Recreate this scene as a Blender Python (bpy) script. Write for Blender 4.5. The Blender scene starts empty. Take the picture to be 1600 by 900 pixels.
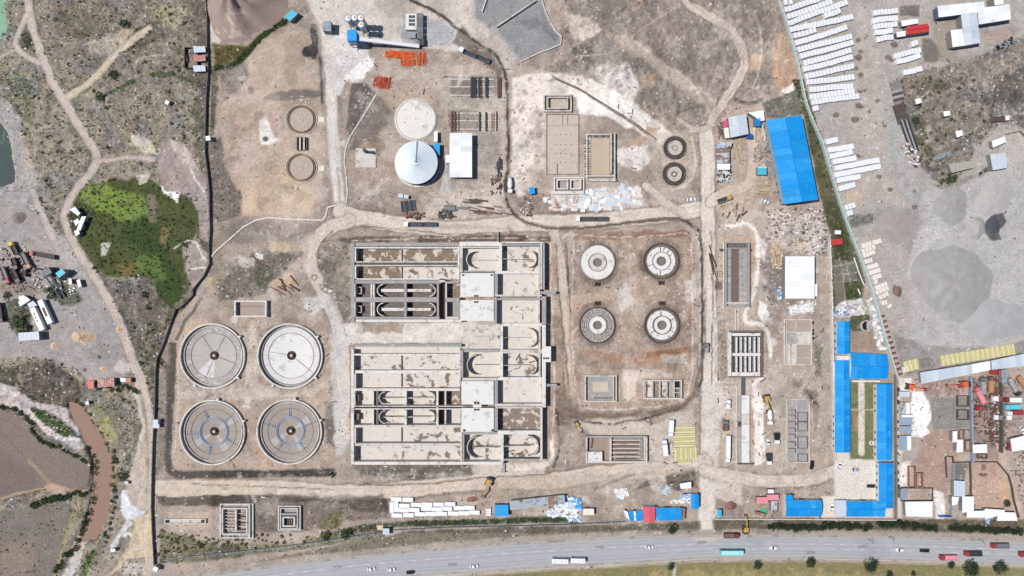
import bpy, math, random
import numpy as np
from math import radians, sin, cos, pi, atan2, hypot
random.seed(7); rng = np.random.default_rng(11)
sc = bpy.context.scene; col = sc.collection
S = 1/3.0            # metres per photograph pixel on the ground
CAMH = 355.6         # camera height over the site

# ------------------------------------------------------------ camera, sky, sun
cd = bpy.data.cameras.new('camera'); cam = bpy.data.objects.new('camera', cd); col.objects.link(cam)
cam.location = (0, 0, CAMH); cam.rotation_euler = (0, 0, 0)
cd.sensor_width = 36; cd.lens = 24.0; cd.clip_start = 1; cd.clip_end = 20000
sc.camera = cam
w = bpy.data.worlds.new("World"); sc.world = w; w.use_nodes = True
nt = w.node_tree; bg = nt.nodes['Background']; sky = nt.nodes.new('ShaderNodeTexSky')
sky.sky_type = 'NISHITA'; sky.sun_disc = False
SUN_EL, SUN_AZ = radians(60), radians(274)      # azimuth clockwise from north: the sun stands in the west
sky.sun_elevation = SUN_EL; sky.sun_rotation = SUN_AZ; sky.altitude = 2300
nt.links.new(sky.outputs[0], bg.inputs[0]); bg.inputs[1].default_value = 0.11
sl = bpy.data.lights.new('sun', 'SUN'); so = bpy.data.objects.new('sun', sl); col.objects.link(so)
sl.energy = 4.9; sl.angle = radians(0.5); sl.color = (1.0, 0.965, 0.93)
sd = (sin(SUN_AZ)*cos(SUN_EL), cos(SUN_AZ)*cos(SUN_EL), sin(SUN_EL))
from mathutils import Vector
so.rotation_euler = Vector(sd).to_track_quat('Z', 'Y').to_euler(); so.location = (-300, 0, 500)
sc.view_settings.view_transform = 'Standard'; sc.view_settings.look = 'None'
sc.view_settings.exposure = 0; sc.view_settings.gamma = 1; sc.view_settings.use_curve_mapping = False
sc.cycles.max_bounces = 6

# ------------------------------------------------------------ materials
KA = 0.72
def lin(c):
    return tuple(((x/255)/12.92 if x/255 <= .04045 else ((x/255+.055)/1.055)**2.4) for x in c)
def alb(c): return tuple(min(.86, x*KA) for x in lin(c))
MATS = {}
def mat(key, c, var=.12, scale=.6, stain=None, sth=.55, sscale=.15, rough=.85, bump=.15, metal=0., spec=.3):
    if key in MATS: return MATS[key]
    m = bpy.data.materials.new(key); m.use_nodes = True; n = m.node_tree.nodes; l = m.node_tree.links
    b = n['Principled BSDF']; b.inputs['Roughness'].default_value = rough; b.inputs['Metallic'].default_value = metal
    b.inputs['Specular IOR Level'].default_value = spec
    g = n.new('ShaderNodeNewGeometry')
    a = alb(c)
    nz = n.new('ShaderNodeTexNoise'); nz.inputs['Scale'].default_value = scale; nz.inputs['Detail'].default_value = 6
    nz.inputs['Roughness'].default_value = .65
    l.new(g.outputs['Position'], nz.inputs['Vector'])
    r = n.new('ShaderNodeValToRGB'); e = r.color_ramp.elements
    e[0].position = .3; e[0].color = tuple(x*(1-var) for x in a)+(1,)
    e[1].position = .7; e[1].color = tuple(min(.9, x*(1+var)) for x in a)+(1,)
    l.new(nz.outputs[0], r.inputs[0]); out = r.outputs[0]
    if stain:
        n2 = n.new('ShaderNodeTexNoise'); n2.inputs['Scale'].default_value = sscale; n2.inputs['Detail'].default_value = 8
        n2.inputs['Roughness'].default_value = .6; n2.inputs['Distortion'].default_value = .25
        l.new(g.outputs['Position'], n2.inputs['Vector'])
        r2 = n.new('ShaderNodeValToRGB'); r2.color_ramp.elements[0].position = sth; r2.color_ramp.elements[1].position = sth+.05
        l.new(n2.outputs[0], r2.inputs[0])
        mx = n.new('ShaderNodeMix'); mx.data_type = 'RGBA'
        l.new(r2.outputs[0], mx.inputs[0]); l.new(out, mx.inputs[6]); mx.inputs[7].default_value = alb(stain)+(1,)
        out = mx.outputs[2]
    l.new(out, b.inputs['Base Color'])
    if bump:
        bp = n.new('ShaderNodeBump'); bp.inputs['Strength'].default_value = bump; bp.inputs['Distance'].default_value = .1
        n3 = n.new('ShaderNodeTexNoise'); n3.inputs['Scale'].default_value = 4; n3.inputs['Detail'].default_value = 3
        l.new(g.outputs['Position'], n3.inputs['Vector']); l.new(n3.outputs[0], bp.inputs['Height']); l.new(bp.outputs[0], b.inputs['Normal'])
    MATS[key] = m; return m
M = mat
concW = M('concrete_white', (228,223,214), .10, .5, (196,186,174), .56, .35)
concL = M('concrete_light', (214,206,196), .12, .5, (176,166,155), .56, .3)
concG = M('concrete_grey', (166,162,158), .12, .6, (190,184,176), .58, .4)
concD = M('concrete_dark', (120,116,112), .15, .8, (150,144,136), .58, .5)
floorC = M('floor_cream', (222,214,204), .08, .4, (178,166,152), .59, .22)
floorB = M('floor_wet', (220,212,202), .09, .5, (132,117,104), .535, .2)
floorM = M('floor_muddy', (138,121,105), .2, .5, (212,202,188), .52, .22)
floorV = M('floor_brown', (142,127,112), .15, .5, (212,202,190), .52, .25)
slabW = M('slab_white', (232,229,222), .06, .4, (206,200,190), .58, .3)
rebar = M('rebar', (92,80,74), .25, 2.0)
rust = M('rust', (128,96,84), .25, 1.5, (100,72,62), .55, .6)
steelD = M('steel_dark', (72,76,82), .2, 1.2, rough=.5, metal=.3)
steelL = M('steel_light', (205,214,222), .06, .8, rough=.45, metal=.15)
whiteR = M('roof_white', (248,248,248), .03, .5, rough=.6)
paleR = M('roof_pale', (204,214,222), .06, .5, (222,226,228), .6, .3, rough=.5)
greyR = M('roof_grey', (150,162,172), .10, .6, (120,126,130), .6, .4, rough=.55)
blueR = M('roof_blue', (22,156,232), .09, .25, (70,178,236), .60, .12, rough=.55)
blueD = M('roof_blue_dark', (20,132,216), .08, .4, rough=.55)
tealR = M('roof_teal', (80,190,214), .06, .4, rough=.5)
redR = M('roof_red', (205,66,66), .08, .5, rough=.6)
pinkR = M('roof_pink', (218,98,116), .06, .5, rough=.6)
rustR = M('roof_rust', (190,196,200), .08, .6, (132,100,88), .52, .35, rough=.6)
rust2 = M('roof_rust_brown', (146,116,104), .15, .7, (176,160,150), .57, .4, rough=.7)
wallW = M('wall_white', (214,212,206), .06, .5)
wallG = M('wall_grey', (140,136,130), .12, .6)
wallS = M('wall_stone', (96,90,84), .2, 1.2)
yel = M('panel_yellow', (226,217,164), .08, .5, (206,196,130), .6, .6)
orange = M('scaffold_orange', (232,104,40), .12, 1.0, rough=.6)
redS = M('scaffold_red', (186,74,50), .15, 1.0, rough=.6)
excO = M('machine_orange', (226,110,70), .1, 1.0, rough=.5)
excY = M('machine_yellow', (204,164,88), .1, 1.0, rough=.5)
blackT = M('tyre_black', (38,38,40), .1, 2.0)
glass = M('window_glass', (34,40,48), .1, 1.0, rough=.15, bump=0, spec=.6)
timber = M('timber', (198,176,146), .18, 2.0, (168,144,118), .55, 1.5)
leafD = M('leaf_dark', (62,78,52), .35, 1.5, bump=0)
leafM = M('leaf_mid', (86,104,60), .35, 1.5, bump=0)
leafY = M('leaf_olive', (122,122,78), .3, 1.5, bump=0)
leafB = M('leaf_brown', (112,102,82), .3, 1.5, bump=0)
bark = M('bark', (92,76,62), .2, 3)
rockM = M('rock', (170,156,144), .3, .35)
rockW = M('rock_pale', (210,200,190), .2, .35)
rockD = M('rock_dark', (112,104,98), .3, .35)
soilD = M('soil_dark', (104,92,82), .2, .6)
tarpB = M('tarp_blue', (120,180,225), .15, .8, (225,235,240), .50, 1.0, rough=.5)
tarpW = M('tarp_white', (238,240,242), .06, .8, rough=.5)
white = M('paint_white', (245,245,245), .02, .5, rough=.4, bump=.03)
black = M('paint_black', (40,42,48), .1, .5, rough=.35, bump=.03)
redP = M('paint_red', (164,64,68), .08, .5, rough=.45, bump=.03)
pinkP = M('paint_pink', (232,150,158), .08, .5, rough=.6, bump=.03)
tealP = M('paint_teal', (84,200,212), .06, .5, rough=.45, bump=.03)
cyanP = M('paint_cyan', (110,205,225), .06, .5, rough=.45, bump=.03)
blueP = M('paint_blue', (40,90,180), .06, .5, rough=.45, bump=.03)
greenP = M('paint_green', (70,190,140), .08, .5, rough=.5, bump=.03)
greyP = M('paint_grey', (120,124,128), .1, .7, rough=.5, bump=.03)
brownP = M('load_brown', (128,98,84), .2, 1.0)
sandM = M('sand_heap', (214,186,156), .12, .5)
gravM = M('gravel_heap', (166,162,157), .12, .25, (178,174,169), .55, .06)
gravD = M('gravel_dark', (112,108,106), .2, .8)
soilR = M('soil_red', (150,108,92), .12, .6)
soilP = M('soil_plum', (140,100,98), .12, .6)

# ------------------------------------------------------------ helpers
def W(px, py): return ((px-800)*S, (450-py)*S)
def top(px, py, h):            # ground position of something whose top, h metres up, shows at this pixel
    k = 1-h/CAMH; return (800+(px-800)*k, 450+(py-450)*k)
class MB:
    """mesh collector; with o=(px,py) x and y are photograph pixels, z metres; without it all metres"""
    def __init__(s, o=None): s.v = []; s.f = []; s.mi = []; s.o = o; s.k = S if o else 1.; s.cur = 0
    def t(s, x, y): return ((x-s.o[0])*S, (s.o[1]-y)*S) if s.o else (x, y)
    def add(s, vs, fs):
        n = len(s.v); s.v += vs; s.f += [tuple(i+n for i in f) for f in fs]; s.mi += [s.cur]*len(fs)
    def prism(s, pts, z0, z1, zs=None, closed=True):
        p = [s.t(*q) for q in pts]
        a = sum(p[i-1][0]*p[i][1]-p[i][0]*p[i-1][1] for i in range(len(p)))
        z1s = zs or [z1]*len(p)
        if a < 0: p = p[::-1]; z1s = z1s[::-1]
        n = len(p)
        s.add([(x, y, z0) for x, y in p]+[(x, y, z) for (x, y), z in zip(p, z1s)],
              [tuple(range(n-1, -1, -1)), tuple(range(n, 2*n))]+[(i, (i+1) % n, n+(i+1) % n, n+i) for i in range(n)])
    def box(s, x0, y0, z0, x1, y1, z1): s.prism([(x0, y0), (x1, y0), (x1, y1), (x0, y1)], z0, z1)
    def obox(s, cx, cy, z0, l, w, h, ang=0):   # ang degrees, counter-clockwise in the world
        a = radians(ang); c, d = cos(a), sin(a)
        if s.o: d = -d
        s.prism([(cx+u*c*l/2-v*d*w/2, cy+u*d*l/2+v*c*w/2) for u, v in ((-1,-1),(1,-1),(1,1),(-1,1))], z0, z0+h)
    def seg(s, p, q, wd, z0, z1):            # wall from p to q
        dx, dy = q[0]-p[0], q[1]-p[1]; L = hypot(dx, dy) or 1; nx, ny = -dy/L*wd/2, dx/L*wd/2
        s.prism([(p[0]+nx, p[1]+ny), (q[0]+nx, q[1]+ny), (q[0]-nx, q[1]-ny), (p[0]-nx, p[1]-ny)], z0, z1)
    def path(s, pts, wd, z0, z1, closed=False):
        n = len(pts); L, R = [], []
        for i in range(n):
            a = pts[i-1] if (i > 0 or closed) else pts[i]; b = pts[(i+1) % n] if (i < n-1 or closed) else pts[i]
            dx, dy = b[0]-a[0], b[1]-a[1]; d = hypot(dx, dy) or 1
            L.append((pts[i][0]-dy/d*wd/2, pts[i][1]+dx/d*wd/2)); R.append((pts[i][0]+dy/d*wd/2, pts[i][1]-dx/d*wd/2))
        for i in range(n if closed else n-1):
            j = (i+1) % n; s.prism([L[i], L[j], R[j], R[i]], z0, z1)
    def ring(s, cx, cy, r0, r1, z0, z1, n=48, a0=0, a1=360, zi=None):
        full = abs(a1-a0) >= 360; k = n if full else n+1; c = s.t(cx, cy); zi = z1 if zi is None else zi
        v = []
        for i in range(k):
            a = radians(a0+(a1-a0)*i/n)
            for r, z in ((r0, z0), (r1, z0), (r1, z1), (r0, zi)): v.append((c[0]+r*s.k*cos(a), c[1]+r*s.k*sin(a), z))
        f = []
        for i in range(n):
            j = (i+1) % k; p, q = 4*i, 4*j
            f += [(p+1, q+1, q+2, p+2), (p+2, q+2, q+3, p+3), (p+3, q+3, q, p), (p, q, q+1, p+1)]
        if not full: f += [(0, 1, 2, 3), (4*n+3, 4*n+2, 4*n+1, 4*n)]
        s.add(v, f)
    def cyl(s, cx, cy, r, z0, z1, n=20, r1=None):
        c = s.t(cx, cy); r1 = r if r1 is None else r1; v = []
        for z, q in ((z0, r), (z1, r1)):
            v += [(c[0]+q*s.k*cos(2*pi*i/n), c[1]+q*s.k*sin(2*pi*i/n), z) for i in range(n)]
        s.add(v, [tuple(range(n-1, -1, -1)), tuple(range(n, 2*n))]+[(i, (i+1) % n, n+(i+1) % n, n+i) for i in range(n)])
    def bar(s, p, q, w, h):                  # metres, 3-D
        p, q = Vector(p), Vector(q); d = (q-p).normalized(); a = d.cross(Vector((0, 0, 1)))
        a = (a.normalized() if a.length > 1e-4 else Vector((1, 0, 0)))*w/2; b = a.normalized().cross(d)*h/2
        v = [tuple(e+i*a+j*b) for e in (p, q) for i, j in ((-1,-1),(1,-1),(1,1),(-1,1))]
        s.add(v, [(0,1,2,3),(7,6,5,4),(0,4,5,1),(1,5,6,2),(2,6,7,3),(3,7,4,0)])
def mesh(mb, name, mats):
    me = bpy.data.meshes.new(name); me.from_pydata(mb.v, [], mb.f)
    for m in (mats if isinstance(mats, (list, tuple)) else [mats]): me.materials.append(m)
    if any(mb.mi): me.polygons.foreach_set('material_index', mb.mi)
    me.update(); return me
def obj(name, mb, mats, parent=None, loc=None, data=None, kind=None):
    o = bpy.data.objects.new(name, data or mesh(mb, name, mats)); col.objects.link(o)
    if parent: o.parent = parent
    if loc: o.location = loc
    if kind: o['kind'] = kind
    return o
def tag(o, label, cat, group=None, kind=None):
    o['label'] = label; o['category'] = cat
    if group: o['group'] = group
    if kind: o['kind'] = kind
    return o
def T(name, label, cat, px, py, rot=0, group=None, z=0):
    o = bpy.data.objects.new(name, None); col.objects.link(o); x, y = W(px, py)
    o.location = (x, y, z); o.rotation_euler = (0, 0, radians(rot)); o.empty_display_size = 1
    return tag(o, label, cat, group)
def one(name, label, cat, mb, mats, group=None, kind=None, z=0):
    o = obj(name, mb, mats); x, y = W(*mb.o) if mb.o else (0, 0); o.location = (x, y, z)
    return tag(o, label, cat, group, kind)
def dup(root, px, py, rot, label, group=None, scale=None, z=0):
    r = root.copy(); col.objects.link(r); x, y = W(px, py); r.location = (x, y, z); r.rotation_euler = (0, 0, radians(rot))
    if scale: r.scale = (scale,)*3 if not isinstance(scale, tuple) else scale
    r['label'] = label
    if group: r['group'] = group
    for ch in list(root.children):
        c = ch.copy(); col.objects.link(c); c.parent = r
        for g in ch.children: d = g.copy(); col.objects.link(d); d.parent = c
    return r
ORD = 'first second third fourth fifth sixth seventh eighth ninth tenth eleventh twelfth thirteenth fourteenth fifteenth sixteenth seventeenth eighteenth nineteenth twentieth twenty-first twenty-second'.split()
# ------------------------------------------------------------ terrain: one height and colour field, cut into surfaces
def geo(a, n, st): return [a+st*sum(1.35**k for k in range(1, i+1)) for i in range(1, n+1)]
xs = np.array(sorted(geo(-60, 20, -3))+list(np.arange(-60, 1661, 2.))+geo(1660, 20, 3))
ys = np.array(sorted(geo(-60, 20, -3))+list(np.arange(-60, 961, 2.))+geo(960, 20, 3))
X, Y = np.meshgrid(xs, ys); NX, NY = len(xs), len(ys)
def h2(i, j, s):
    n = (i.astype(np.int64)*374761393+j.astype(np.int64)*668265263+s*974634777) & 0xffffffff
    n = ((n ^ (n >> 13))*1274126177) & 0xffffffff; n = (n ^ (n >> 16)) & 0xffff
    return n/65535.
def vn(x, y, s):
    i, j = np.floor(x), np.floor(y); u, v = x-i, y-j; u = u*u*(3-2*u); v = v*v*(3-2*v)
    return (h2(i,j,s)*(1-u)+h2(i+1,j,s)*u)*(1-v)+(h2(i,j+1,s)*(1-u)+h2(i+1,j+1,s)*u)*v
def fbm(sc_, s, o=4, g=.55, x=None, y=None):
    x = X if x is None else x; y = Y if y is None else y
    r = 0; a = 1; t = 0
    for k in range(o): r = r+a*vn(x/sc_*2**k+k*17.3, y/sc_*2**k-k*9.1, s+k); t += a; a *= g
    return r/t
N40, N15, N8, N4 = fbm(45,1), fbm(16,2), fbm(8,3,3), fbm(4,4,2)
N100 = fbm(130, 5)
WX, WY = (fbm(14,11,4)-.5)*2, (fbm(14,12,4)-.5)*2
C = np.zeros((NY, NX, 3)); RUB = np.zeros((NY, NX)); VEG = np.zeros((NY, NX)); Z = np.zeros((NY, NX)); CL = np.zeros((NY, NX), int)
def sub(x0, y0, x1, y1, m):
    i0, i1 = np.searchsorted(xs, (x0-m, x1+m)); j0, j1 = np.searchsorted(ys, (y0-m, y1+m)); return slice(max(0, j0-1), j1+1), slice(max(0, i0-1), i1+1)
def smooth(t): t = np.clip(t, 0, 1); return t*t*(3-2*t)
def sdpoly(pts, x, y):
    d = np.full(x.shape, 1e9); ins = np.zeros(x.shape, bool); n = len(pts)
    for i in range(n):
        ax, ay = pts[i-1]; bx, by = pts[i]; ex, ey = bx-ax, by-ay
        t = np.clip(((x-ax)*ex+(y-ay)*ey)/(ex*ex+ey*ey+1e-9), 0, 1)
        d = np.minimum(d, np.hypot(x-ax-t*ex, y-ay-t*ey))
        if ay != by: ins ^= ((ay > y) != (by > y)) & (x < ex*(y-ay)/(by-ay)+ax)
    return np.where(ins, d, -d)
def sdline(pts, x, y):
    d = np.full(x.shape, 1e9)
    for (ax, ay), (bx, by) in zip(pts, pts[1:]):
        ex, ey = bx-ax, by-ay; t = np.clip(((x-ax)*ex+(y-ay)*ey)/(ex*ex+ey*ey+1e-9), 0, 1)
        d = np.minimum(d, np.hypot(x-ax-t*ex, y-ay-t*ey))
    return d
def crv(pts, k=6):           # Catmull-Rom through the points
    if len(pts) < 3: return pts
    p = [pts[0]]+list(pts)+[pts[-1]]; r = []
    for i in range(1, len(p)-2):
        for j in range(k):
            t = j/k
            r.append(tuple(.5*(2*p[i][a]+(p[i+1][a]-p[i-1][a])*t+(2*p[i-1][a]-5*p[i][a]+4*p[i+1][a]-p[i+2][a])*t*t+(3*p[i][a]-p[i-1][a]-3*p[i+1][a]+p[i+2][a])*t**3) for a in (0, 1)))
    return r+[pts[-1]]
def apply(sl, m, c=None, op=1., cl=None, z=None, zmul=None, rub=None, veg=None, var=.10):
    if c is not None:
        cc = np.array(lin(c))*KA; v = 1+var*((N8[sl]-.5)*2.2+(N15[sl]-.5)*1.6)
        a = (m*op)[..., None]; C[sl] = C[sl]*(1-a)+cc*v[..., None]*a
    if cl is not None: CL[sl] = np.where(m > .5, cl, CL[sl])
    if z is not None: Z[sl] = Z[sl]*(1-m)+z*m if zmul is None else Z[sl]+z*m
    if rub is not None: RUB[sl] = RUB[sl]*(1-m)+rub*m
    if veg is not None: VEG[sl] = VEG[sl]*(1-m)+veg*m
def bb(pts): a = np.array(pts); return a[:,0].min(), a[:,1].min(), a[:,0].max(), a[:,1].max()
def P(c, pts, op=1., soft=3., warp=4., brk=0, **k):      # area; brk breaks it into patches
    sl = sub(*bb(pts), soft+warp*1.5+3); x, y = X[sl]+WX[sl]*warp, Y[sl]+WY[sl]*warp
    d = sdpoly(pts, x, y)
    if brk: d = d-brk*2+(N15[sl]*.5+N8[sl]*.5-.5)*brk*7
    apply(sl, smooth(d/soft+.5), c, op, **k)
def Ln(c, pts, wd, op=1., soft=1.6, warp=1.5, brk=0, cu=True, **k):
    pts = crv(pts) if cu else pts
    sl = sub(*bb(pts), wd+soft+warp*1.5+3); x, y = X[sl]+WX[sl]*warp, Y[sl]+WY[sl]*warp
    d = wd/2-sdline(pts, x, y)
    if brk: d = d-brk+(N8[sl]-.35)*brk*3
    apply(sl, smooth(d/soft+.5), c, op, **k)
def E(c, cx, cy, rx, ry=None, rot=0, op=1., soft=1.5, warp=1.2, **k):
    ry = ry or rx; r = max(rx, ry); sl = sub(cx-r, cy-r, cx+r, cy+r, soft+warp*2+2)
    x, y = X[sl]+WX[sl]*warp-cx, Y[sl]+WY[sl]*warp-cy; a = radians(rot); u, v = x*cos(a)+y*sin(a), -x*sin(a)+y*cos(a)
    d = (1-np.hypot(u/rx, v/ry))*min(rx, ry)
    apply(sl, smooth(d/soft+.5), c, op, **k)
def road(pts, wd, c=(206,190,174), warp=2.5, ruts=True, z=0, **k):
    c = tuple(min(235, v+8) for v in c); Ln((140,122,106) if pts[0][0] > 240 else (128,118,104), pts, wd*1.28, op=.55, soft=3, warp=warp*1.6)
    Ln(c, pts, wd, soft=3, warp=warp, cl=1, rub=0, veg=0, z=z, **k)
    if ruts:
        q = crv(pts)
        for o, cc, op in ((-.26, (176,158,142), .45), (.22, (178,160,144), .4), (0, (222,208,194), .4), (-.42, (226,214,200), .35)):
            r = []
            for i in range(len(q)):
                a, b = q[max(0, i-1)], q[min(len(q)-1, i+1)]; d = hypot(b[0]-a[0], b[1]-a[1]) or 1
                r.append((q[i][0]-(b[1]-a[1])/d*wd*o, q[i][1]+(b[0]-a[0])/d*wd*o))
            Ln(cc, r, 1.5, op=op, soft=1.5, warp=1.2, brk=.5, cu=False)
# base
C[:] = np.array(lin((182,164,149)))*KA*(1+.16*(N40-.5)[..., None]*2+.12*(N8-.5)[..., None]*2+.1*(N100-.5)[..., None]*2)
Z[:] = (N15-.5)*.16
RUB[:] = .25
# --- north-west rough ground
NWP = [(-700,-700),(326,-700),(326,215),(330,300),(326,420),(300,470),(262,510),(246,570),(240,720),(238,960),(225,1500),(-700,1500)]
P((126,118,104), NWP, soft=3, warp=2, rub=.6, veg=.7, var=.16)
sl = sub(-700,-700,330,900,0); m = smooth(sdpoly(NWP, X[sl], Y[sl])/12); Z[sl] += m*((N40[sl]-.5)*4+(N8[sl]-.5)*1.2)
P((118,118,92), NWP, op=.55, brk=9, soft=8, warp=6)
P((196,180,160), NWP, op=.5, brk=10.5, soft=6, warp=-9)
P((140,126,118), [(60,0),(320,0),(320,120),(250,150),(120,120),(60,60)], op=.45, soft=20, warp=10)
P((104,108,78), [(88,22),(160,10),(170,50),(130,60),(90,50)], op=.45, soft=12, warp=10)
P((126,134,96), [(8,110),(40,120),(60,190),(40,200),(10,150)], op=.6, soft=10, warp=8)
P((205,190,160), [(145,60),(215,45),(235,40),(230,60),(200,70),(175,95),(150,85),(135,75)], op=.8, soft=6, warp=6, veg=.2)
P((196,188,140), [(235,10),(290,8),(300,20),(280,45),(262,40),(240,30)], op=.5, soft=8, warp=8)
P((98,98,78), [(215,40),(250,30),(255,55),(240,68),(215,70),(200,85),(198,72)], op=.75, soft=5, warp=5, veg=1)
Ln((88,108,60), [(160,148),(185,140),(208,125)], 7, op=.8, veg=1)
Ln((92,112,62), [(235,116),(270,118),(300,128),(325,140)], 5, op=.75, veg=1)
Ln((205,192,172), [(210,120),(213,100),(225,90),(258,86)], 4, op=.6)
P((165,146,138), [(160,195),(178,200),(190,225),(170,245),(150,225)], op=.6, soft=8)
P((222,205,178), [(205,207),(225,212),(240,225),(246,240),(225,240),(206,222)], op=.8, soft=4, warp=4, veg=0)
# river bank on the far left
P((172,166,160), [(-30,150),(14,160),(30,185),(38,220),(48,245),(60,290),(60,330),(20,330),(-30,330)], soft=6, warp=4, veg=.05, z=-.6)
P((196,176,156), [(22,190),(40,215),(60,280),(75,330),(66,335),(50,290),(35,240)], op=.5, soft=8)
P((170,162,156), [(-60,318),(40,322),(70,345),(90,365),(112,372),(150,430),(195,510),(212,560),(200,590),(140,600),(120,575),(60,558),(-60,560)], soft=4, warp=3, veg=0, rub=.25, z=0., cl=3)
P((188,180,172), [(80,372),(110,375),(130,410),(140,440),(110,420),(85,395)], op=.7, soft=5)
P((108,112,84), [(80,445),(100,440),(120,455),(130,470),(110,480),(85,470)], op=.7, soft=4, veg=1)
P((104,104,78), [(10,470),(30,465),(45,480),(50,520),(25,525),(10,500)], op=.85, soft=4, veg=1)
P((150,132,112), [(0,440),(60,440),(70,455),(40,462),(5,462)], op=.5, soft=6, veg=.6)
P((130,120,112), [(135,560),(205,560),(200,540),(165,535),(140,545)], op=.35, soft=10)
# scrub hump south of the yard
P((124,110,100), [(35,570),(75,562),(120,590),(128,620),(100,640),(30,620)], soft=5, warp=4, veg=1, rub=.8, var=.2)
P((88,88,68), [(-20,570),(28,575),(30,600),(0,602),(-20,600)], op=.8, soft=3, veg=1)
# plum fields
FU = [(-260,600),(0,640),(20,645),(45,665),(62,690),(95,705),(125,715),(140,722),(138,762),(90,766),(60,766),(0,782),(-260,800)]
P((136,121,112), FU, soft=2, warp=1, cl=2, rub=0, veg=0, z=0., var=.06)
P((122,108,102), [(0,700),(60,740),(50,780),(0,785),(-60,780),(-60,700)], op=.6, soft=15, warp=6)
Ln((170,150,120), [(45,720),(62,738),(75,752),(78,765)], 5, op=.7)
Ln((96,84,76), [(-5,670),(18,690),(40,716)], 1.6, op=.6)
FL = [(-260,830),(0,800),(45,792),(110,785),(112,830),(98,870),(80,905),(60,1000),(-260,1000)]
P((132,124,116), FL, soft=2, warp=2, cl=2, rub=.15, veg=.25, z=0., var=.10)
P((160,138,120), [(0,850),(50,840),(60,880),(40,900),(0,900)], op=.5, soft=18)
Ln((170,160,112), [(120,790),(105,835),(92,880),(84,905)], 7, op=.7, veg=.4)
Ln((190,162,130), [(0,780),(30,770),(70,764)], 4, op=.7); P((204,170,140), [(72,757),(88,758),(110,765),(140,762),(138,768),(70,768)], op=.8, soft=3)
# stream terrace
P((206,192,186), [(-60,598),(0,600),(22,604),(50,628),(80,632),(107,640),(115,655),(130,700),(120,705),(95,690),(60,670),(35,645),(0,632),(-60,630)], soft=3, warp=3, rub=.9, veg=0, z=-1.0)
P((186,160,150), [(0,612),(30,625),(60,640),(90,650),(110,665),(80,655),(40,640),(0,625)], op=.5, soft=6)
P((82,112,62), [(45,637),(62,640),(85,652),(108,668),(126,686),(118,684),(98,682),(75,668),(58,655)], soft=2, warp=2, veg=1, z=-.4)
Ln((226,214,206), [(44,640),(60,662),(78,680),(100,686),(122,688)], 5, warp=2, z=-.8)
P((178,170,104), [(142,630),(165,632),(172,650),(182,690),(176,715),(180,770),(172,765),(168,715),(155,680),(140,660)], soft=6, warp=5, op=.85, veg=.35)
P((136,126,112), [(175,640),(215,640),(222,690),(205,710),(185,690)], op=.7, soft=8, veg=.6, rub=.8)
P((176,160,140), [(180,770),(225,770),(235,890),(140,905),(160,860)], op=.6, soft=8, veg=.3)
Ln((206,192,180), [(128,838),(118,862),(104,905)], 20, soft=4, warp=3, rub=1, veg=0, z=-1.2)
Ln((100,140,62), [(148,862),(136,885),(128,905)], 9, soft=3, veg=1)
P((224,224,224), [(192,766),(222,765),(229,778),(226,800),(215,812),(196,813),(188,795)], soft=2, warp=2, veg=0, rub=.2)
Ln((214,212,208), [(200,818),(188,835),(176,855)], 9, soft=2, warp=2, veg=0); E((228,226,222), 198, 836, 8, 5)
P((126,122,116), [(187,840),(203,838),(203,856),(185,858)], op=.7, soft=2, warp=1)
P((196,186,176), [(195,880),(220,880),(240,885),(240,905),(190,905)], soft=4)
# valley side between the yard and the site wall
P((136,123,114), [(118,372),(165,438),(225,436),(250,470),(258,500),(246,560),(235,585),(212,575),(200,520),(160,455)], soft=4, warp=4, rub=.8, veg=.5, var=.16)
P((120,122,98), [(200,520),(240,500),(250,560),(232,580),(212,560)], op=.6, soft=8, veg=.9)
# green marsh
G1 = [(122,292),(170,278),(230,282),(262,300),(312,306),(310,345),(295,400),(288,455),(272,486),(254,478),(244,448),(222,432),(165,430),(125,392),(112,350),(118,315)]
P((84,92,54), G1, soft=5, warp=9, veg=.9, rub=0, z=-.6, cl=4, var=.2)
P((126,144,70), [(125,292),(165,286),(185,296),(226,305),(232,345),(205,350),(170,335),(140,325),(124,310)], soft=6, warp=5, veg=.6, var=.12)
P((58,78,40), [(228,335),(250,350),(262,400),(290,440),(272,485),(254,478),(240,440),(215,390),(180,370),(200,345)], op=.8, soft=8, warp=8)
P((112,138,66), [(210,400),(250,400),(262,440),(240,440),(215,420)], op=.6, soft=8, warp=6)
P((150,118,70), [(180,412),(215,410),(212,428),(190,430)], op=.6, soft=5); P((158,128,84), [(250,352),(262,355),(258,388),(250,380)], op=.6, soft=5)
P((190,190,178), [(156,378),(176,380),(168,388),(165,398),(158,400)], soft=2, warp=2, veg=0)
P((70,74,56), [(118,318),(150,345),(120,372),(112,350)], op=.6, soft=6)
P((138,126,112), [(229,302),(243,306),(245,345),(232,345)], op=.8, soft=3, veg=.3)
P((240,236,230), [(250,290),(258,294),(270,300),(282,292),(280,305),(276,318),(268,310),(255,304)], soft=1.5, warp=2, veg=0)
P((214,206,192), [(212,272),(235,272),(228,285),(216,290)], op=.8, soft=2, warp=3, veg=0)
# bare hump
P((172,156,150), [(257,214),(290,226),(306,258),(322,275),(326,330),(310,340),(300,312),(282,300),(256,298),(246,268),(248,235)], soft=3, warp=3, veg=.05, rub=.3)
P((205,188,176), [(262,216),(290,228),(305,262),(300,268),(285,250),(266,232)], op=.7, soft=4)
P((168,154,148), [(285,385),(305,378),(326,395),(324,430),(300,450),(288,425)], soft=3, veg=.05, rub=.3)
P((168,154,148), [(308,330),(326,330),(326,380),(312,376)], soft=3, veg=.1)
for l in ([(271,388),(290,376),(308,382),(316,400),(322,408)], [(298,420),(320,418)], [(296,262),(308,285),(318,300)]): Ln((232,224,214), l, 2.2, soft=1, warp=1.5, op=.9)
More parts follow.
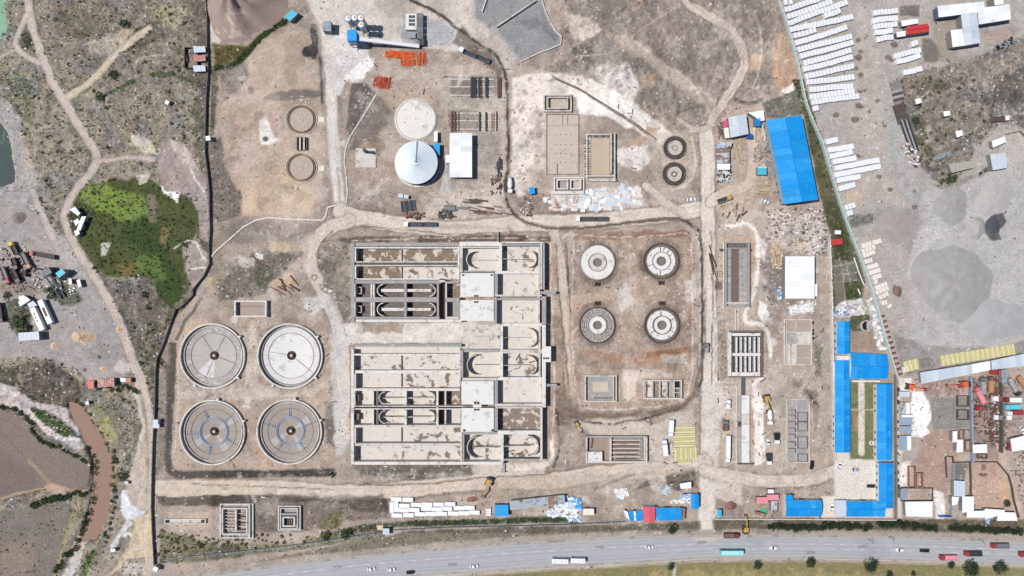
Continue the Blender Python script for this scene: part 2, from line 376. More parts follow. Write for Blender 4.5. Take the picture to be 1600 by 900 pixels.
# tracks west
road([(45,-60),(44,0),(50,40),(62,78),(80,125),(104,165),(122,195),(145,232),(150,252),(140,272),(122,292),(108,315),(100,345),(118,385),(150,435),(185,500),(205,555),(222,600),(234,650),(238,720),(236,800),(232,900),(228,1000)], 13, (190,174,162))
road([(42,25),(30,50),(25,72),(42,88),(60,98)], 9, (190,174,162), ruts=False)
E((92,92,66), 42, 62, 8, 15, -8, veg=1); E((60,60,46), 45, 66, 4, 8, 0, op=.8)
road([(108,150),(128,138),(152,118),(176,90),(206,64),(232,44)], 10, (200,184,156))
road([(150,252),(172,250),(205,246),(240,248)], 8, (186,168,158), ruts=False)
road([(52,300),(66,335),(82,372)], 10, (184,172,162))
road([(0,90),(20,80)], 5, (186,168,158), ruts=False)
P((200,184,168), [(212,585),(232,640),(238,700),(238,780),(225,800),(205,790),(200,760),(215,700),(222,660),(210,610)], soft=3, cl=1, veg=0, rub=.1)
P((206,188,160), [(206,812),(238,800),(238,870),(200,872),(180,895),(170,900),(190,868),(205,845)], soft=3, cl=1, veg=0, rub=.1)
P((214,200,190), [(185,560),(210,570),(212,582),(190,585),(175,578)], op=.8, soft=3)
# --- inside the works
P((196,174,155), [(343,150),(372,82),(395,60),(420,54),(480,46),(490,60),(500,140),(505,240),(500,330),(480,340),(372,337),(350,250)], soft=6, warp=5, veg=0, rub=.12)
P((206,182,154), [(376,285),(400,268),(440,262),(480,290),(492,318),(485,336),(380,335)], soft=8, warp=6, veg=0)
P((186,162,146), [(345,150),(440,150),(440,330),(380,290),(350,260)], op=.5, soft=18, warp=12)
P((136,124,116), [(326,222),(345,215),(350,260),(376,300),(378,335),(345,350),(330,340)], op=.75, soft=6, veg=.5)
P((134,124,117), [(410,152),(440,140),(500,142),(505,150),(470,156),(430,158)], op=.8, soft=3)
P((228,222,214), [(405,188),(416,180),(422,200),(436,220),(420,225),(408,226),(406,210)], op=.8, soft=2, warp=3); E((120,120,122),415,217,5,4)
Ln((112,106,102), [(490,40),(492,70),(490,88)], 10, warp=4); E((100,96,94), 485, 80, 13, 10, 0, warp=4)
Ln((120,110,104), [(500,90),(502,130),(504,160)], 4, warp=1.5)
P((126,120,60), [(333,70),(400,72),(380,95),(352,112),(334,108)], soft=4, warp=4, veg=.8); P((132,110,66), [(334,72),(378,75),(370,92),(336,95)], op=.7, soft=4)
Ln((76,98,46), [(340,105),(360,104),(385,84),(405,60),(425,45),(445,35)], 10, soft=3, veg=1)
P((86,94,66), [(330,100),(342,110),(336,200),(328,215)], op=.7, soft=4, veg=.8)
P((148,138,128), [(342,108),(380,95),(392,118),(370,145),(345,160)], op=.6, soft=6, veg=.4)
P((222,214,204), [(328,30),(340,50),(346,66),(330,68)], soft=2, warp=3)
P((205,196,186), [(480,0),(560,-40),(660,-40),(740,0),(745,70),(700,80),(640,70),(560,60),(498,38)], soft=4, warp=4, rub=.2)
P((210,205,198), [(498,40),(560,60),(575,72),(580,110),(560,130),(540,128),(530,150),(515,150),(505,90)], soft=4, warp=4)
P((232,228,222), [(535,118),(580,72),(592,100),(570,130),(548,140)], op=.7, brk=4, soft=3)
P((180,168,152), [(560,-20),(640,-20),(690,20),(650,40),(600,30),(580,10)], op=.7, brk=4, soft=4, warp=8)
P((180,180,178), [(630,20),(690,30),(712,48),(700,70),(660,72),(628,60)], soft=4)
Ln((212,203,194), [(515,60),(517,130),(520,200),(524,260),(532,325)], 17, soft=3, warp=2, cl=1, rub=0)
Ln((222,214,206), [(519,150),(522,250),(528,320)], 5, op=.6, warp=2); Ln((168,152,138), [(528,265),(532,320)], 7, op=.6, brk=2)
P((126,118,112), [(548,130),(572,130),(588,146),(576,160),(562,185),(548,218),(542,200),(545,160)], soft=3, warp=3)
P((148,134,126), [(562,185),(590,150),(618,160),(622,200),(600,220),(560,230),(545,236)], op=.9, soft=4)
P((190,170,150), [(590,145),(640,142),(680,150),(690,180),(620,180),(600,160)], op=.8, soft=6)
P((182,160,142), [(600,200),(622,190),(622,290),(600,300),(560,300),(548,270),(552,235)], op=.8, soft=6)
P((176,160,146), [(600,282),(690,285),(690,330),(650,340),(560,330),(560,305)], op=.7, soft=6)
Ln((200,184,166), [(540,325),(570,305),(605,280)], 7, op=.7)
P((204,190,174), [(690,300),(790,295),(800,340),(720,345),(650,340)], op=.8, soft=8)
P((186,184,180), [(690,255),(704,255),(706,300),(690,302)], soft=2)
for q in range(5): Ln((170,156,142), [(620+q*5,345),(630+q*4,325),(660+q*4,310),(700,306+q)], 1.2, op=.5, cu=True)
P((206,192,176), [(640,95),(775,105),(790,140),(790,290),(745,300),(700,200),(690,150)], op=.55, soft=8, warp=8)
P((144,134,126), [(704,118),(780,118),(782,152),(704,152)], op=.6, soft=3)
P((190,180,162), [(690,152),(790,152),(790,170),(690,172)], op=.7, soft=4)
P((146,134,124), [(700,172),(748,172),(748,206),(700,206)], op=.6, soft=3)
P((158,152,142), [(745,205),(782,205),(784,255),(750,262),(742,240)], op=.6, soft=5)
# dark gravel platform
P((160,159,158), [(738,-60),(845,-60),(850,12),(860,38),(874,52),(876,70),(845,85),(812,98),(800,80),(780,60),(752,40),(738,20)], soft=2.5, warp=2, cl=3, rub=0, z=.02, var=.1)
P((186,180,172), [(738,25),(770,40),(790,60),(815,98),(800,100),(780,72),(750,50)], op=.7, soft=6)
P((136,138,142), [(812,32),(842,28),(850,40),(825,48)], op=.7, soft=4, warp=4)
P((120,124,128), [(846,10),(860,42),(872,55),(872,68),(850,50)], op=.5, soft=6)
P((206,192,180), [(640,-40),(740,-20),(745,30),(790,70),(800,110),(790,120),(760,80),(700,40),(650,20)], op=.7, soft=5)
# mound land in the north-east
NE = [(878,70),(850,-60),(1215,-60),(1222,20),(1236,70),(1250,130),(1236,150),(1190,162),(1120,190),(1100,215),(1040,205),(960,170),(930,150),(880,130),(830,115)]
P((182,163,149), NE, soft=5, warp=6, rub=.5, veg=0, var=.14)
sl = sub(830,-60,1250,215,0); m = smooth(sdpoly(NE, X[sl], Y[sl])/10); Z[sl] += m*((N40[sl]-.5)*4+(N8[sl]-.5)*1.6+.2)
P((196,178,158), NE, op=.6, brk=9, soft=8, warp=8); P((140,130,122), NE, op=.55, brk=10, soft=8, warp=-10)
P((222,206,190), [(876,10),(930,20),(950,50),(900,70),(882,50)], op=.7, brk=3, soft=5, warp=6)
P((216,206,198), [(932,100),(980,98),(1000,130),(990,160),(950,150),(930,130)], op=.85, soft=6, warp=5, rub=1.)
P((112,106,96), [(890,65),(930,60),(925,110),(905,120),(880,95)], op=.55, brk=3, soft=6, rub=1)
P((216,182,146), [(1165,85),(1195,82),(1192,108),(1170,112),(1160,100)], op=.8, soft=5, warp=4, rub=.1)
P((206,168,138), [(1210,52),(1232,58),(1246,110),(1240,142),(1215,135),(1205,100)], op=.85, soft=5, warp=4, rub=.2)
P((214,178,142), [(1000,118),(1025,115),(1018,140),(1000,138)], op=.7, soft=5)
P((236,226,214), [(1222,140),(1240,130),(1244,122),(1240,145),(1228,146)], op=.9, soft=3)
P((150,106,82), [(990,8),(1010,-2),(1012,8),(1000,20)], op=.8, soft=4)
P((160,146,134), [(1085,75),(1120,60),(1160,100),(1150,130),(1110,125)], op=.5, soft=12)
Ln((112,104,98), [(1150,155),(1170,162),(1190,155)], 7, op=.8)
road([(1068,-60),(1072,0),(1100,20),(1140,45),(1162,75),(1163,100),(1150,130),(1125,165),(1108,195),(1103,230)], 13, (200,182,168))
Ln((200,182,164), [(978,66),(1015,88),(1050,118),(1085,138),(1112,168)], 20, op=.75, soft=8, warp=6, rub=.1); Ln((170,154,142), [(1000,30),(1040,50),(1090,90),(1110,120)], 26, op=.5, soft=14, warp=10)
for l in ([(985,60),(1030,95),(1080,130),(1108,175)],[(1075,8),(1120,40),(1150,70),(1156,110),(1130,160)],[(900,90),(960,80),(1010,40),(1060,10)],[(1180,20),(1190,70),(1180,130),(1150,160)],[(1120,190),(1150,175),(1190,168)]): Ln((214,198,182), l, 2.2, op=.7, soft=2, warp=2); Ln((150,134,122), [(x+4,y-3) for x, y in l], 1.4, op=.6, soft=1.5, warp=2)
# pale excavated strip
P((228,215,202), [(800,120),(845,115),(905,118),(950,135),(990,160),(1030,190),(1060,215),(1030,225),(960,185),(925,170),(905,150),(850,150),(850,260),(830,300),(810,310),(800,290)], soft=4, warp=4, rub=.1)
P((236,228,219), [(900,145),(960,140),(1020,190),(980,200),(950,180),(905,178)], soft=5, warp=4)
P((188,168,148), [(836,165),(852,170),(852,270),(838,300),(826,290),(832,220)], op=.6, brk=2, soft=6)
P((206,190,172), [(850,178),(903,178),(903,272),(850,272)], op=.9, soft=1, warp=.6, cl=3)
for q in range(22): E((166,148,132), random.uniform(854,900), random.uniform(190,265), 2.5, 1.8, op=.5)
for q in range(60):
    E((184,166,150) if q % 2 else (160,144,130), random.uniform(803,850), random.uniform(120,310), random.uniform(1.5,5), random.uniform(1.5,5), op=.5, warp=3)
Ln((124,108,96), [(870,123),(910,142),(940,162),(985,190),(1026,220)], 3.2, warp=1, z=-.3); Ln((220,210,198), [(866,119),(912,137),(942,156),(990,184),(1032,216)], 3, op=.7)
P((188,170,152), [(905,200),(960,205),(1000,215),(1030,240),(1030,290),(960,285),(905,290)], op=.6, soft=6)
P((200,160,128), [(1010,198),(1030,200),(1028,216),(1012,214)], op=.8, soft=4); P((210,172,140), [(985,220),(1008,220),(1005,232),(985,232)], op=.7, soft=4)
P((228,220,212), [(965,232),(1012,228),(1018,250),(1000,270),(972,262),(960,245)], op=.8, soft=5, warp=5)
P((205,188,170), [(1015,210),(1080,205),(1090,250),(1075,295),(1030,295),(1015,260)], op=.6, soft=5)
Ln((222,208,190), [(1080,215),(1086,240),(1085,270),(1070,290),(1050,296)], 2.5, op=.8)
P((164,144,126), [(808,290),(850,300),(950,320),(1030,330),(960,340),(860,342),(820,330)], op=.6, soft=6, brk=2)
P((214,202,192), [(850,296),(1000,290),(1010,320),(980,330),(880,325)], op=.7, soft=6)
# haul roads
road([(532,330),(560,340),(640,352),(720,358),(800,350),(860,348),(930,345),(1000,338),(1060,332),(1105,325)], 24, (208,193,176))
road([(545,345),(515,356),(492,375),(482,400),(492,430),(512,470),(528,510),(536,560),(536,640)], 20, (200,187,172))
Ln((196,190,182), [(505,440),(520,480),(528,520),(530,600),(530,700)], 18, op=.7, soft=5, warp=4)
road([(1103,208),(1106,240),(1106,330),(1108,430),(1108,560),(1106,640),(1104,720),(1103,790),(1100,838)], 20, (212,199,184))
Ln((218,208,196), [(1112,600),(1110,700),(1104,780),(1103,834)], 26, op=.8, soft=5, warp=4, cl=1)
road([(866,365),(876,420),(884,500),(890,580),(892,640)], 15, (196,180,160))
road([(250,763),(330,762),(440,764),(540,770),(640,764),(760,752),(860,752),(920,742),(1000,736),(1060,730),(1100,722)], 24, (206,188,170))
P((212,194,174), [(247,752),(300,750),(440,752),(442,770),(330,772),(300,778),(247,775)], soft=2.5, warp=2, cl=1, rub=0)
road([(1100,735),(1150,745),(1200,752),(1260,750),(1300,738),(1330,730)], 18, (204,190,174))
road([(1010,290),(1040,315),(1065,332)], 12, (200,184,168), ruts=False)
road([(1112,315),(1135,300),(1170,285),(1178,240),(1172,205)], 16, (208,192,176))
road([(1080,205),(1104,200)], 8, (200,182,166), ruts=False); road([(1060,185),(1085,200),(1100,205)], 6, (196,178,162), ruts=False)
P((210,194,178), [(1125,300),(1185,300),(1188,330),(1170,350),(1130,350),(1118,330)], op=.7, soft=8)
road([(895,470),(940,462),(980,458)], 16, (196,176,152), ruts=False)
P((128,114,102), [(706,66),(722,40),(742,62),(768,82),(786,108),(784,130),(770,110),(742,84),(716,70)], op=.75, soft=4, warp=4)
Ln((108,94,82), [(640,0),(676,15),(712,42),(745,66),(774,85),(788,110),(792,140),(794,200),(794,270)], 5, warp=2.2, soft=1.5)
Ln((110,96,84), [(792,270),(790,295),(794,320),(808,340),(840,352),(870,357),(930,354),(1000,346),(1058,342),(1084,354),(1095,375),(1097,440),(1098,540),(1096,590),(1090,620)], 5, warp=2, soft=1.5)
P((150,134,118), [(640,345),(790,352),(800,360),(640,358)], op=.4, soft=4, brk=1)
P((196,180,162), [(1070,345),(1092,365),(1096,400),(1086,400),(1082,375)], op=.7, soft=3)
# ground round the big basin
P((112,94,82), [(500,378),(545,370),(780,366),(862,370),(862,378),(548,380)], op=.8, soft=3, warp=3, rub=.7)
P((150,138,124), [(498,384),(545,378),(548,420),(548,540),(530,500),(510,450),(500,420)], op=.7, soft=5, rub=.6, veg=.2)
P((214,206,196), [(560,505),(770,505),(770,536),(560,536),(530,545),(528,505)], soft=3, warp=3)
P((160,138,116), [(566,505),(630,505),(632,520),(570,520)], op=.7, soft=3, warp=5)
P((196,160,138), [(853,398),(862,395),(863,440),(853,450)], op=.7, soft=3)
P((184,158,136), [(853,380),(868,380),(880,640),(862,720),(853,720)], op=.7, soft=4)
P((112,94,82), [(868,610),(890,600),(905,640),(890,670),(875,690),(866,660)], op=.4, soft=8)
P((150,130,116), [(864,640),(888,640),(892,660),(880,700),(866,690)], op=.8, soft=5, warp=4)
Ln((224,212,198), [(862,690),(862,715),(850,728),(800,734),(740,736)], 6, warp=2); P((214,202,188), [(735,725),(860,722),(850,742),(740,745)], op=.8, soft=3)
P((128,120,112), [(545,722),(740,724),(735,745),(640,748),(560,742)], op=.75, soft=3, warp=4, rub=.7)
P((200,190,178), [(568,735),(740,735),(735,752),(600,748)], op=.5, soft=4, brk=2)
# clarifier platform
CP = [(276,520),(300,496),(370,500),(420,492),(500,502),(518,540),(520,700),(524,738),(400,742),(270,742),(262,700),(270,600)]
P((186,166,148), CP, soft=4, warp=3, rub=.35, veg=0)
P((204,176,148), [(290,500),(330,505),(300,530),(285,560),(276,600),(275,560)], op=.6, soft=6)
P((200,168,140), [(390,600),(400,740),(440,735),(400,700),(392,640)], op=.5, soft=6); P((172,146,124), [(420,495),(510,500),(516,545),(480,510)], op=.5, soft=6)
P((204,190,174), [(280,612),(380,605),(392,500),(400,500),(404,600),(470,614),(520,590),(524,600),(480,620),(400,622),(380,625),(280,622)], op=.7, soft=5, warp=3)
Ln((84,78,72), [(270,540),(268,600),(264,660),(262,720),(275,741),(330,741),(440,740),(520,738)], 12, warp=2, soft=3, op=.9); Ln((206,198,184), [(276,560),(278,600),(276,660),(272,715)], 2, op=.8)
P((108,102,98), [(508,630),(520,630),(522,700),(510,690)], op=.7, soft=4)
P((206,202,196), [(520,470),(536,500),(545,560),(545,700),(526,710),(518,600),(515,540)], op=.6, soft=5, warp=4)
Ln((96,92,82), [(322,452),(305,482),(290,500),(276,530),(272,545)], 5, warp=2, op=.8)
P((150,134,122), [(246,560),(268,530),(262,640),(256,740),(244,742)], op=.7, soft=4, veg=.4)
Ln((86,82,78), [(262,580),(264,640),(262,700)], 7, warp=2, op=.7)
Ln((60,64,46), [(252,565),(262,575)], 8, op=.7, veg=1)
# slope between
P((186,168,152), [(330,400),(380,350),(500,345),(485,375),(478,420),(500,470),(490,500),(420,490),(425,460),(360,460),(320,465),(305,480),(320,430)], op=.7, soft=6, warp=6, rub=.4)
P((122,114,106), [(392,395),(430,390),(470,400),(420,440),(425,460),(340,470),(345,440),(370,420)], op=.7, soft=8, warp=8, rub=.5, veg=.4)
P((104,120,78), [(400,420),(425,420),(420,450),(402,450)], op=.5, soft=8, veg=.7)
P((150,136,130), [(340,350),(400,345),(500,348),(480,370),(420,380),(360,385)], op=.5, soft=8)
P((212,186,150), [(420,375),(455,378),(465,392),(425,395)], op=.7, soft=5); P((208,172,136), [(424,440),(450,425),(462,440),(448,455),(430,452)], op=.8, soft=3)
P((226,222,216), [(398,394),(412,396),(410,406),(400,404)], op=.8, soft=2, warp=4); P((220,216,208), [(370,400),(400,405),(395,420),(375,420)], op=.6, soft=4, warp=4)
P((208,206,202), [(480,465),(508,462),(512,480),(495,490),(478,482)], op=.9, soft=4, warp=5, rub=.5)
P((196,186,128), [(320,435),(345,428),(335,445),(322,448)], op=.4, soft=4)
for q in ((491,433,4),(510,452,5),(515,455,4),(503,448,3)):
    E((120,106,92), q[0], q[1], q[2]+1); E((214,200,184), q[0], q[1], q[2]-1)
# tank pit
PIT = [(898,362),(1000,366),(1075,360),(1086,380),(1092,480),(1090,610),(1060,640),(920,648),(896,620),(888,520),(890,400)]
P((186,163,144), PIT, soft=3, warp=3, rub=.4)
P((166,128,106), [(895,362),(1075,360),(1076,370),(900,375)], op=.8, soft=3, rub=.3)
P((190,146,114), [(900,545),(1000,560),(1078,540),(1080,558),(1000,575),(905,556)], op=.75, soft=4, warp=4, rub=.3)
P((182,120,88), [(990,552),(1074,542),(1074,552),(1000,562)], op=.6, soft=3, warp=3)
P((166,142,120), [(900,556),(1000,575),(1078,560),(1080,570),(1000,582),(900,570)], op=.5, soft=4)
P((156,126,104), [(1076,362),(1082,362),(1084,540),(1076,545)], op=.4, soft=3)
P((216,206,194), [(960,450),(978,440),(990,470),(970,490)], op=.7, soft=4, warp=4); P((206,202,196), [(1070,440),(1088,430),(1088,470),(1072,470)], op=.7, soft=5, warp=5)
P((206,196,182), [(1030,555),(1075,553),(1074,570),(1035,566)], op=.8, soft=3); P((222,206,190), [(972,580),(998,580),(990,620),(975,630)], op=.8, soft=5, warp=4)
P((214,202,190), [(1000,575),(1050,585),(1048,590),(1000,592)], op=.6, soft=4)
for cx, cy in ((933,410),(1033,408),(933,508),(1034,508)): E((158,139,127), cx, cy, 36, op=.75, soft=4, rub=.6)
Ln((122,104,90), [(890,640),(910,648),(960,650),(1020,645),(1070,632),(1090,600),(1094,560)], 9, warp=4, soft=4, op=.9, cl=1); P((134,116,100), [(880,600),(900,640),(960,640),(960,655),(900,660),(880,640)], op=.7, soft=6, warp=4, cl=1)
Ln((128,110,96), [(1000,648),(1018,660),(1012,680)], 3, warp=2, op=.7)
P((206,192,176), [(905,655),(1000,652),(1016,665),(1060,645),(1085,640),(1090,720),(1060,735),(1000,735),(1012,690),(905,675)], op=.8, soft=5, warp=4)
# strip east of the haul road
P((200,182,164), [(1124,350),(1180,350),(1186,420),(1180,480),(1200,560),(1200,600),(1185,720),(1130,730),(1122,620),(1120,480)], op=.8, soft=5, rub=.35)
P((206,172,142), [(1130,370),(1185,368),(1182,380),(1172,470),(1166,480),(1172,380)], op=.6, soft=3)
Ln((232,222,210), [(1135,355),(1160,350),(1180,362),(1184,400),(1180,450),(1165,492),(1168,505),(1192,510),(1202,530),(1202,580),(1180,598),(1180,650),(1188,722)], 6, warp=2.5, soft=2)
P((230,222,212), [(1180,600),(1192,620),(1196,720),(1178,728),(1180,660)], soft=3, warp=2); P((200,150,118), [(1170,640),(1178,640),(1176,722),(1170,722)], op=.8, soft=1.5, warp=1)
P((160,138,122), [(1120,500),(1136,500),(1136,590),(1124,595)], op=.6, soft=3, rub=.6); P((112,92,80), [(1116,438),(1130,440),(1130,452),(1118,455)], op=.7, soft=3); P((112,90,74), [(1168,436),(1174,436),(1172,456),(1166,460)], op=.8, soft=2)
P((214,202,192), [(1110,610),(1130,605),(1136,640),(1125,660),(1112,650)], op=.8, soft=5, warp=5)
P((190,172,154), [(1195,560),(1290,575),(1300,700),(1290,745),(1200,740),(1195,640)], op=.8, soft=6)
P((150,128,108), [(1238,590),(1256,590),(1254,602),(1240,604)], op=.7, soft=3); Ln((120,96,80), [(1258,604),(1266,620),(1280,635)], 4, op=.8, warp=2)
P((150,144,140), [(1190,380),(1300,320),(1300,400),(1280,400),(1225,400),(1225,470),(1200,500),(1190,440)], op=.4, soft=8, warp=8, rub=.7)
P((216,204,196), [(1200,325),(1290,328),(1292,400),(1225,400),(1200,380)], op=.5, brk=3, soft=4, warp=6, rub=.8)
P((226,180,120), [(1202,378),(1216,376),(1222,400),(1220,420),(1208,416)], op=.7, soft=3, brk=1); P((222,176,130), [(1230,378),(1250,370),(1256,380),(1238,392)], op=.6, soft=3, brk=1)
P((232,226,220), [(1185,365),(1200,380),(1195,410),(1186,400)], op=.6, soft=4, warp=4); P((236,234,232), [(1228,478),(1272,470),(1272,488),(1234,494)], op=.8, brk=1, soft=2, warp=4)
P((120,114,112), [(1190,440),(1206,450),(1215,478),(1200,470)], op=.6, soft=4, brk=1)
P((236,230,220), [(1186,470),(1198,478),(1204,500),(1192,506),(1184,490)], op=.8, soft=3, warp=3)
Ln((190,184,176), [(1210,700),(1216,640),(1220,570)], 3, op=.5)
P((104,98,92), [(1250,612),(1275,605),(1285,640),(1275,680),(1268,720),(1268,640)], op=.5, brk=2, soft=5)
# saw-mill corner
P((196,176,158), [(1112,165),(1198,160),(1230,320),(1220,340),(1128,330),(1116,260)], op=.6, soft=5)
P((150,134,124), [(1190,225),(1205,225),(1225,320),(1215,325),(1200,290)], op=.6, brk=1, soft=4)
P((118,122,112), [(1190,160),(1248,140),(1254,178),(1200,186)], op=.8, soft=3, veg=.3)
# strip along the eastern wall
P((124,122,90), [(1240,130),(1256,120),(1300,275),(1340,395),(1352,440),(1340,490),(1304,495),(1298,370),(1280,300),(1256,180)], soft=2.5, warp=2, veg=.8, rub=0, var=.2)
P((70,96,50), [(1298,310),(1312,320),(1345,440),(1350,480),(1300,490),(1300,370)], op=.6, brk=2, soft=6, veg=.9)
P((150,144,132), [(1302,405),(1335,408),(1340,440),(1318,440),(1325,480),(1306,482)], op=.7, soft=2, warp=1, veg=.2)
for l in ([(1310,395),(1318,432),(1320,472)], [(1320,400),(1330,445)], [(1300,417),(1335,410)], [(1300,430),(1338,426)], [(1300,442),(1340,438)]): Ln((196,190,178), l, 1.2, op=.8, warp=.5, cu=False)
P((206,200,196), [(1306,478),(1320,470),(1346,466),(1352,480),(1350,495),(1305,495)], op=.9, soft=2, warp=3, veg=0)
P((118,122,84), [(1328,494),(1358,492),(1360,515),(1330,520)], soft=2, veg=.7, rub=0); P((170,150,132), [(1328,518),(1362,515),(1372,545),(1330,548)], soft=2, warp=2)
Ln((196,178,150), [(1286,340),(1284,400),(1284,480)], 2, op=.7)
# east yard
P((182,174,165), [(1214,-60),(2300,-60),(2300,560),(1405,588),(1380,520),(1348,410),(1302,280),(1262,140),(1232,40)], soft=2, warp=.5, rub=.2, veg=0, z=.0, cl=3)
P((190,178,168), [(1340,0),(1365,0),(1375,120),(1395,220),(1420,290),(1440,320),(1400,330),(1350,300),(1330,180)], op=.7, soft=10, warp=8)
P((176,174,170), [(1385,130),(1410,210),(1430,290),(1460,330),(1440,340),(1405,300),(1380,200)], op=.8, soft=8, warp=5)
P((128,118,112), [(1405,10),(1438,8),(1435,24),(1405,25)], op=.8, soft=3, rub=.5); P((122,112,104), [(1440,60),(1455,60),(1472,90),(1462,98),(1445,96),(1440,80)], op=.75, soft=4)
P((166,150,134), [(1455,20),(1500,20),(1496,90),(1530,80),(1500,100),(1465,95)], op=.6, soft=6); P((182,160,146), [(1530,50),(1590,40),(1580,60),(1540,72)], op=.7, soft=4)
P((150,138,124), [(1395,130),(1440,110),(1500,100),(1540,80),(1600,55),(1660,50),(1660,200),(1600,200),(1560,190),(1530,230),(1480,300),(1440,260),(1415,200)], op=.8, soft=6, warp=6, rub=.8, veg=.4)
P((118,112,104), [(1540,150),(1570,120),(1600,105),(1640,100),(1640,160),(1560,162),(1538,158)], op=.7, soft=5, rub=.8, veg=0)
P((178,164,152), [(1490,130),(1600,70),(1620,90),(1530,150),(1500,200)], op=.5, brk=3, soft=6, rub=1)
P((120,116,84), [(1430,180),(1450,190),(1446,240),(1428,220)], op=.6, soft=6, veg=.9); P((124,118,88), [(1440,125),(1490,128),(1480,140),(1440,145)], op=.6, soft=5, veg=.7)
P((196,188,178), [(1570,205),(1640,205),(1640,300),(1580,270),(1555,260)], op=.8, soft=4, veg=0, rub=.1)
P((160,154,142), [(1460,290),(1530,270),(1560,240),(1548,270),(1500,296),(1470,300)], op=.6, soft=4, veg=.4)
P((186,182,176), [(1440,300),(1500,290),(1560,262),(1640,280),(1640,560),(1400,575),(1420,520),(1430,430),(1440,350)], soft=8, warp=6, rub=.05, veg=0)
P((168,164,160), [(1360,330),(1395,322),(1430,326),(1445,345),(1450,370),(1430,400),(1400,380),(1365,360)], op=.7, soft=6, warp=3)
P((206,202,196), [(1430,380),(1440,350),(1480,360),(1450,390),(1430,440),(1415,430)], op=.5, soft=6)
P((116,122,98), [(1325,335),(1360,330),(1370,345),(1340,358),(1328,355)], op=.5, brk=1, soft=4, veg=.6)
for cx, cy, r in ((1341,63,4),(1345,81,4),(1341,90,5.5),(1338,107,4),(1345,117,4.5),(1344,142,4),(1341,165,5),(1346,167,4),(1388,90,5),(1394,94,4),(1371,157,4),(1352,142,3),(1358,174,3),(1336,187,6),(1382,197,3),(1342,243,4),(1374,276,4.5),(1391,296,4),(1429,298,3),(1429,324,4),(1398,70,6),(1306,180,5)):
    E((118,102,92), cx, cy, r, r*.8, op=.85); E((160,142,130), cx, cy-.5, r*.45, op=.8)
for q in range(50): E((214,198,184), random.uniform(1340,1400)+q*.3, random.uniform(80,320), random.uniform(1,2.5), op=.7)
P((190,160,140), [(1360,330),(1400,330),(1400,332)], op=.3)
P((206,180,156), [(1320,300),(1345,295),(1350,320),(1325,318)], op=.6, soft=4)
P((134,100,86), [(1396,445),(1408,448),(1409,458),(1405,464),(1394,458)], op=.9, soft=2, warp=1); P((142,108,92), [(1437,398),(1442,402),(1436,420),(1424,432),(1430,412)], op=.9, soft=2, warp=1)
P((158,150,142), [(1396,520),(1440,540),(1560,545),(1600,530),(1620,560),(1420,590),(1405,575)], op=.6, soft=5, veg=.2)
P((70,72,74), [(1536,352),(1550,336),(1564,332),(1574,345),(1560,360),(1566,374),(1550,376),(1540,366)], op=.75, soft=3, warp=4)
# southern compounds
P((188,170,155), [(1400,586),(2300,470),(2300,818),(1400,812)], soft=1.5, warp=.5, rub=.3, cl=3)
P((158,152,144), [(1455,622),(1512,620),(1516,668),(1460,672),(1452,650)], soft=5, warp=2, rub=.1)
P((184,150,134), [(1440,680),(1490,672),(1500,735),(1480,770),(1440,765),(1430,720)], op=.75, soft=6, warp=3)
P((178,146,134), [(1440,595),(1515,588),(1515,610),(1480,618),(1440,612)], op=.75, soft=5, rub=.5)
P((232,230,226), [(1424,612),(1442,612),(1452,630),(1456,655),(1448,668),(1454,676),(1440,684),(1425,682),(1424,650)], soft=2, warp=2)
P((224,216,206), [(1404,590),(1424,590),(1430,612),(1406,612)], soft=2, warp=1.5); P((206,196,188), [(1402,612),(1408,612),(1410,810),(1400,810)], soft=2)
P((228,222,214), [(1410,720),(1422,722),(1418,760),(1404,758)], op=.8, soft=3); P((228,222,216), [(1455,765),(1475,770),(1478,800),(1474,835),(1464,835),(1462,790)], op=.9, soft=3, warp=2)
P((198,168,148), [(1512,722),(1558,722),(1578,752),(1582,795),(1560,798),(1524,794),(1514,770)], soft=2, warp=1, rub=.05); P((214,178,146), [(1560,750),(1578,755),(1580,785),(1560,785)], op=.7, soft=5)
P((130,126,122), [(1490,724),(1510,724),(1510,748),(1492,748)], op=.8, soft=3); E((150,130,116),1537,730,5,5); E((140,118,104),1537,742,7,3)
P((160,132,118), [(1516,590),(1560,600),(1560,720),(1518,718)], op=.6, soft=3, rub=.4); P((168,152,142), [(1564,600),(1640,590),(1640,680),(1564,680)], op=.6, soft=4)
Ln((196,172,154), [(1560,690),(1572,730),(1586,780),(1596,820),(1598,845)], 11, soft=2, warp=1, cl=1)
for q in range(70): E((110,92,84), random.uniform(1520,1600), random.uniform(600,700), random.uniform(1,2.6), op=.5)
# office court
P((222,214,202), [(1304,706),(1394,706),(1394,808),(1284,808),(1284,775),(1304,775)], soft=1, warp=.2, cl=5, rub=0, veg=0, z=.02, var=.04)
P((122,124,86), [(1328,596),(1370,596),(1370,718),(1328,718)], soft=1, warp=.5, cl=4, veg=.5, rub=0, var=.2)
Ln((222,212,198), [(1346,595),(1346,708)], 9, soft=1, warp=.3, cu=False, cl=5); Ln((176,140,108), [(1336,640),(1338,672)], 8, op=.7, brk=1)
for yy in (640,673): Ln((206,196,180), [(1330,yy),(1370,yy)], 1, op=.9, warp=.2, cu=False)
P((178,164,150), [(1276,500),(1304,500),(1304,720),(1280,700),(1290,620),(1276,560)], op=.7, soft=4); P((118,120,96), [(1272,540),(1284,545),(1284,590),(1274,585)], op=.5, soft=4, veg=.5)
